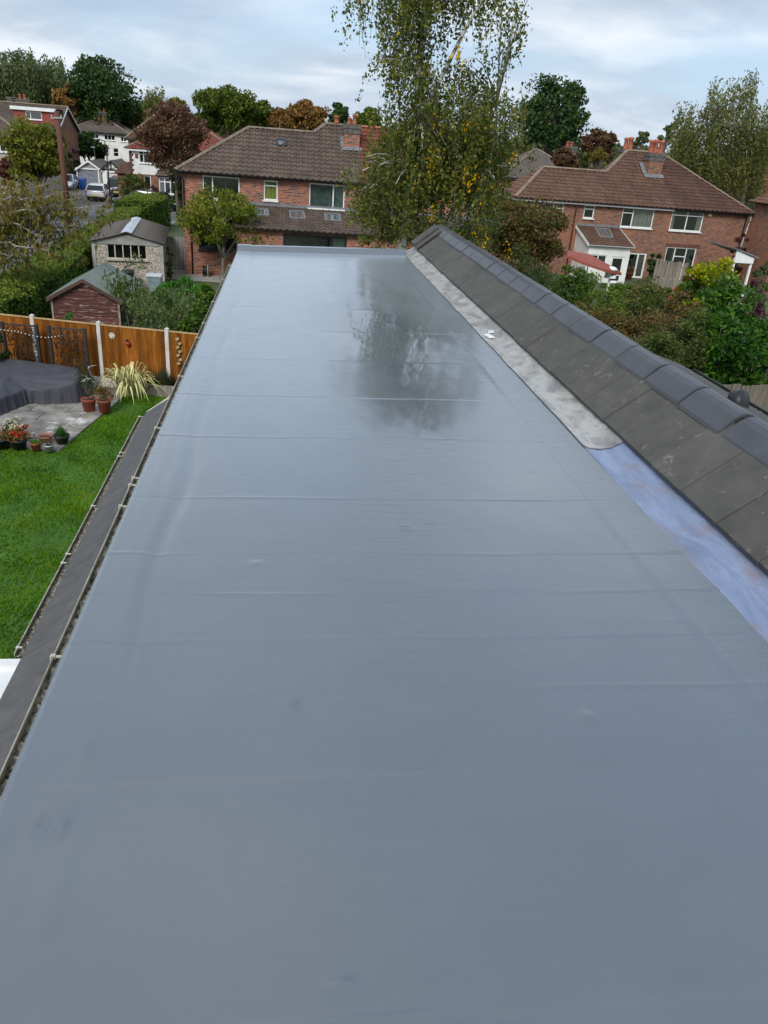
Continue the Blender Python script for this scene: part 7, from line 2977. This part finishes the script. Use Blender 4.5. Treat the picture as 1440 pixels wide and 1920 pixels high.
# ================================================================ long hedge by the road
def hedge(name, label, path, w_, h_, mat, topm, seed, leaf=.10, dens=420, group=None):
    path = [np.array(p, float) for p in path]
    t_ = thing(name, label, 'hedge', path[0], group)
    r_ = np.random.default_rng(seed)
    mb = MB()
    side, topP = [], []
    for i in range(len(path) - 1):
        a, b = path[i], path[i + 1]
        L_ = np.linalg.norm(b - a)
        U = (b - a) / L_
        S = np.array([U[1], -U[0], 0])
        wa, wb_ = w_[i], w_[i + 1]
        ha, hb_ = h_[i], h_[i + 1]
        hw, hz = (wa + wb_) / 2, (ha + hb_) / 2
        c_ = (a + b) / 2
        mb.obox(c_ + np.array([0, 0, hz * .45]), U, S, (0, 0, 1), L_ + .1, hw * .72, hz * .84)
        n = int(L_ * dens)
        f = r_.uniform(0, 1, n)
        hh = ha + (hb_ - ha) * f
        ww = wa + (wb_ - wa) * f
        lump = 1 + .10 * np.sin(f * L_ * 1.7 + i) + .07 * np.sin(f * L_ * 4.1)
        z = r_.uniform(.03, 1, n)
        sd = np.where(r_.uniform(size=n) < .5, -1, 1)
        P = a + (b - a) * f[:, None] + S * (sd * ww / 2 * lump * (1 - .18 * z ** 4) * r_.uniform(.8, 1.04, n))[:, None]
        P[:, 2] = z * hh * .97
        side.append(P)
        n2 = int(L_ * dens * .62)
        f = r_.uniform(0, 1, n2)
        hh = ha + (hb_ - ha) * f
        ww = wa + (wb_ - wa) * f
        x = r_.uniform(-1, 1, n2)
        P = a + (b - a) * f[:, None] + S * (x * ww / 2)[:, None]
        P[:, 2] = hh * (1 - .10 * x ** 4) + .05 * np.sin(f * L_ * 2.3 + x * 3) + r_.normal(size=n2) * .03
        topP.append(P)
    for e_, s_ in ((0, -1), (-1, 1)):                     # both ends
        p, q = path[e_], path[e_ + (1 if e_ == 0 else -1)]
        U = nrm(p - q)
        S = np.array([U[1], -U[0], 0])
        n = int(dens * 1.6)
        P = p + S * (r_.uniform(-.5, .5, n) * w_[e_])[:, None] + U * r_.uniform(-.1, .12, n)[:, None]
        P[:, 2] = r_.uniform(.05, .98, n) * h_[e_]
        side.append(P)
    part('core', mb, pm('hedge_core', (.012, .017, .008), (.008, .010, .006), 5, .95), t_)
    cards('side_foliage', leaf_quads(np.concatenate(side), leaf, r_, .1, .6), mat, t_)
    cards('top_foliage', leaf_quads(np.concatenate(topP), leaf, r_, -.3, .6), topm, t_)
    return t_


hedge('privet_hedge', 'long clipped green hedge running between the gardens and the road', [(-9.6, 22.8, 0), (-9.15, 26.5, 0), (-9.3, 32, 0), (-9.75, 38, 0), (-10.0, 44, 0), (-10.2, 50, 0), (-10.2, 55.5, 0)],
      [2.1, 1.9, 1.7, 1.6, 1.5, 1.5, 1.6], [1.95, 1.9, 1.8, 1.8, 1.75, 1.75, 1.8], MATS['lf_hedge'], MATS['lf_hedge_top'], 81, .12, 950)
hedge('privet_hedge', 'taller square-ended hedge block at the road corner', [(-10.25, 56.0, 0), (-9.9, 61.5, 0)], [2.3, 2.6], [2.15, 2.25], MATS['lf_hedge'], MATS['lf_hedge_top'], 82, .13, 1500)

# ================================================================ autumn tree leaning in from the left edge
rng = np.random.default_rng(91)
AY = 27.5
tb = np.array([float(A(-70, 520, AY)[0]), AY, 0])
at = thing('autumn_tree', 'bronze-leaved tree with pale twisting branches reaching in at the left edge', 'tree', tb)
mb = MB()
jn = A(-60, 440, AY)
mb.tube([tb, (tb + jn) / 2 + np.array([.1, 0, 0]), jn, A(-40, 380, AY)], [.16, .14, .11, .07], 9)
tips = [(60, 345), (110, 360), (150, 372), (190, 385), (205, 415), (150, 430), (185, 400), (120, 455), (90, 470), (60, 490), (20, 480), (30, 420), (70, 400), (100, 420), (0, 360), (20, 340), (50, 440), (130, 400),
        (0, 500), (-10, 420), (40, 380), (75, 440), (165, 445), (90, 345), (-20, 330), (15, 395), (140, 480), (35, 500), (110, 385), (80, 370)]
P = []
for (px, py) in tips:
    dy = rng.uniform(-1.5, 1.5)
    q = A(px, py, AY + dy)
    s_ = jn + rng.normal(size=3) * .12
    m_ = (s_ + q) / 2 + np.array([0, 0, rng.uniform(.0, .55)])
    pth = bez(s_, m_, q, 9)
    for k in range(1, 8):
        pth[k] = pth[k] + rng.normal(size=3) * .05
    mb.tube(pth, list(np.linspace(.045, .007, 9)), 5)
    for k in range(4, 9):
        for j in range(5):
            o_ = pth[k] + rng.normal(size=3) * np.array([.26, .26, .14])
            mb.tube([pth[k], o_], [.007, .003], 3, False)
            m = 9
            tt = rng.uniform(0, 1, m)
            dirn = nrm(np.array([rng.normal(), rng.normal(), -.9]))
            P.append(o_ + dirn * (tt * .30)[:, None] + rng.normal(size=(m, 3)) * .05)
part('trunk', mb, MATS['bark_pale'], at, True)
cards('crown', leaf_quads(np.concatenate(P), .15, rng, 1.1, .36), MATS['lf_autumn'], at)

# ================================================================ shrubs behind the fence
shrub('buddleia', 'tall loose grey-green shrub rising beside the shed roof', 240, 535, 34, 52, 26.6, MATS['lf_buddleia'], 101, 1500, .17, 0, 26, .5, asp=.28, stems=14, cr=.4, stemm=MATS['bark_pale'])
shrub('buddleia', 'broad grey-green shrub behind the fence, left of the roof edge', 315, 575, 62, 40, 24.6, MATS['lf_buddleia'], 102, 5200, .13, 0, 44, .4, asp=.34, stems=14)
shrub('green_shrub', 'fresh green leafy shrub crowding the fence by the roof edge', 365, 590, 36, 30, 23.4, MATS['lf_hedge'], 103, 2800, .13, 0, 30)
shrub('green_shrub', 'low weedy shrub at the foot of the red shed', 128, 590, 14, 12, 24.9, MATS['lf_fresh'], 104, 500, .10, 0, 10)
shrub('green_shrub', 'bright green perennials in the border past the shrub', 345, 535, 52, 16, 33, MATS['lf_fresh'], 105, 2200, .14, 0, 30, .2)
shrub('green_shrub', 'green bushes tight against the roof gutter', 396, 560, 24, 34, 29, MATS['lf_hedge'], 106, 1700, .14, 0, 22)
shrub('green_shrub', 'dark shrub at the left end of the fence', -2, 650, 16, 42, 21.9, MATS['lf_dark'], 107, 900, .08, 0, 20)
shrub('green_shrub', 'brown twiggy stems along the garage side', 318, 485, 8, 30, 38.5, MATS['lf_mixed'], 108, 600, .12, 0, 14)

# ================================================================ right-hand gardens
sg = 'shrubs in the right-hand gardens'
broadleaf('maple_tree', 'bushy green and dark red maple left of the brick house', 'tree', 985, 440, 82, 70, 33, MATS['lf_maple'], 111, 130, 130, .13, trunk_r=.1, low=-.9)
shrub('conifer', 'dark brown-green conifer bush behind the ridge tiles', 985, 512, 62, 56, 27, MATS['lf_conifer'], 112, 9000, .11, 0, 70, -.8, group=sg, asp=.25)
shrub('conifer', 'dark green conifer left of the maple at the roof end', 905, 420, 46, 56, 28, MATS['lf_conifer'], 113, 5200, .12, 0, 50, -.4, group=sg, asp=.3)
shrub('green_shrub', 'bright green clipped shrub below the white extension', 1075, 515, 36, 40, 28, MATS['lf_hedge'], 114, 5200, .10, 0, 44, group=sg)
shrub('green_shrub', 'yellow-green hedge before the parasol', 1130, 545, 48, 32, 30, MATS['lf_hedge_top'], 115, 5200, .10, 0, 44, group=sg)
shrub('rose_bush', 'rust-tinted rose bushes just past the ridge tiles', 1120, 590, 62, 40, 23.5, MATS['lf_rosebrown'], 116, 7000, .085, 0, 60, .2, group=sg)
shrub('rose_bush', 'brownish rambling shrub in the middle of the right-hand border', 1200, 608, 66, 52, 23, MATS['lf_rosebrown'], 117, 9500, .085, 0, 70, .2, group=sg)
shrub('green_shrub', 'dull green shrub in front of the rambling roses', 1235, 650, 50, 50, 20, MATS['lf_mixed'], 118, 7000, .085, 0, 60, .2, group=sg)
shrub('green_shrub', 'grey-green loose shrub left of the laurel', 1290, 635, 46, 66, 20.5, MATS['lf_mixed'], 119, 7500, .09, 0, 60, .2, group=sg)
shrub('laurel', 'big glossy bright green laurel at the right edge', 1375, 625, 74, 66, 20.5, MATS['lf_laurel'], 120, 8200, .17, 0, 80, -.2, group=sg, asp=.4)
shrub('laurel', 'upper glossy laurel bush behind the big laurel', 1370, 545, 58, 44, 24, MATS['lf_laurel'], 121, 5000, .17, 0, 50, -.2, group=sg, asp=.4)
shrub('laurel', 'laurel at the right picture edge above the brown fence', 1440, 640, 46, 64, 22, MATS['lf_laurel'], 122, 4500, .17, 0, 50, -.2, group=sg, asp=.4)
shrub('euonymus', 'rounded yellow-green variegated shrub before the patio doors', 1335, 495, 44, 26, 34, MATS['lf_variegated'], 123, 4200, .13, 0, 44, group=sg)
shrub('green_shrub', 'green bush left of the variegated shrub', 1300, 508, 26, 24, 34.5, MATS['lf_hedge'], 124, 2200, .13, 0, 30, group=sg)
shrub('red_acer', 'small bright red maple against the old paling fence', 1290, 525, 20, 13, 36, MATS['lf_acer'], 125, 1300, .13, 0, 20, .5, group=sg)
shrub('red_acer', 'tiny orange-red shrub among the roses', 1112, 556, 9, 10, 26.2, MATS['lf_acer'], 126, 420, .09, 0, 10, group=sg)
shrub('rose_bush', 'pinkish brown shrub under the red maple', 1285, 555, 34, 26, 28, MATS['lf_rosebrown'], 127, 3600, .11, 0, 34, group=sg)
shrub('purple_shrub', 'dark purple shrub at the right edge', 1425, 530, 22, 20, 31, MATS['lf_purple'], 128, 1800, .12, 0, 24, group=sg)
shrub('green_shrub', 'dull green bush at the right edge below the brick neighbour', 1436, 495, 22, 28, 35, MATS['lf_greygreen'], 129, 1800, .14, 0, 24, group=sg)
shrub('red_acer', 'crimson shrub in the gap between the right-hand houses', 1402, 412, 12, 16, 47, MATS['lf_dullred'], 130, 700, .2, 0, 14, group=sg)
shrub('climber', 'dark green climber beside the open doorway', 1224, 490, 12, 22, 47.5, MATS['lf_oak'], 131, 1200, .16, 0, 18, group=sg)
shrub('green_shrub', 'mixed border planting in front of the paling fence', 1215, 545, 40, 22, 34, MATS['lf_mixed'], 132, 3600, .12, 0, 36, group=sg)
shrub('green_shrub', 'deep green bush by the birch foot right of the roof end', 860, 430, 40, 40, 30, MATS['lf_hedge'], 133, 3200, .13, 0, 36, group=sg)
shrub('green_shrub', 'leafy bush at the birch foot left of the roof end', 700, 440, 36, 40, 26, MATS['lf_birch'], 134, 2600, .12, 0, 36, group=sg)
shrub('green_shrub', 'low mixed planting below the white extension', 1180, 548, 62, 18, 38, MATS['lf_hedge'], 136, 3600, .13, 0, 40, group=sg)
shrub('green_shrub', 'low mixed planting below the old paling fence', 1255, 550, 50, 16, 39, MATS['lf_mixed'], 137, 2600, .13, 0, 34, group=sg)
shrub('green_shrub', 'low dark shrub under the laurel by the brown fence', 1330, 700, 34, 26, 18.9, MATS['lf_dark'], 135, 2400, .09, 0, 26, group=sg)
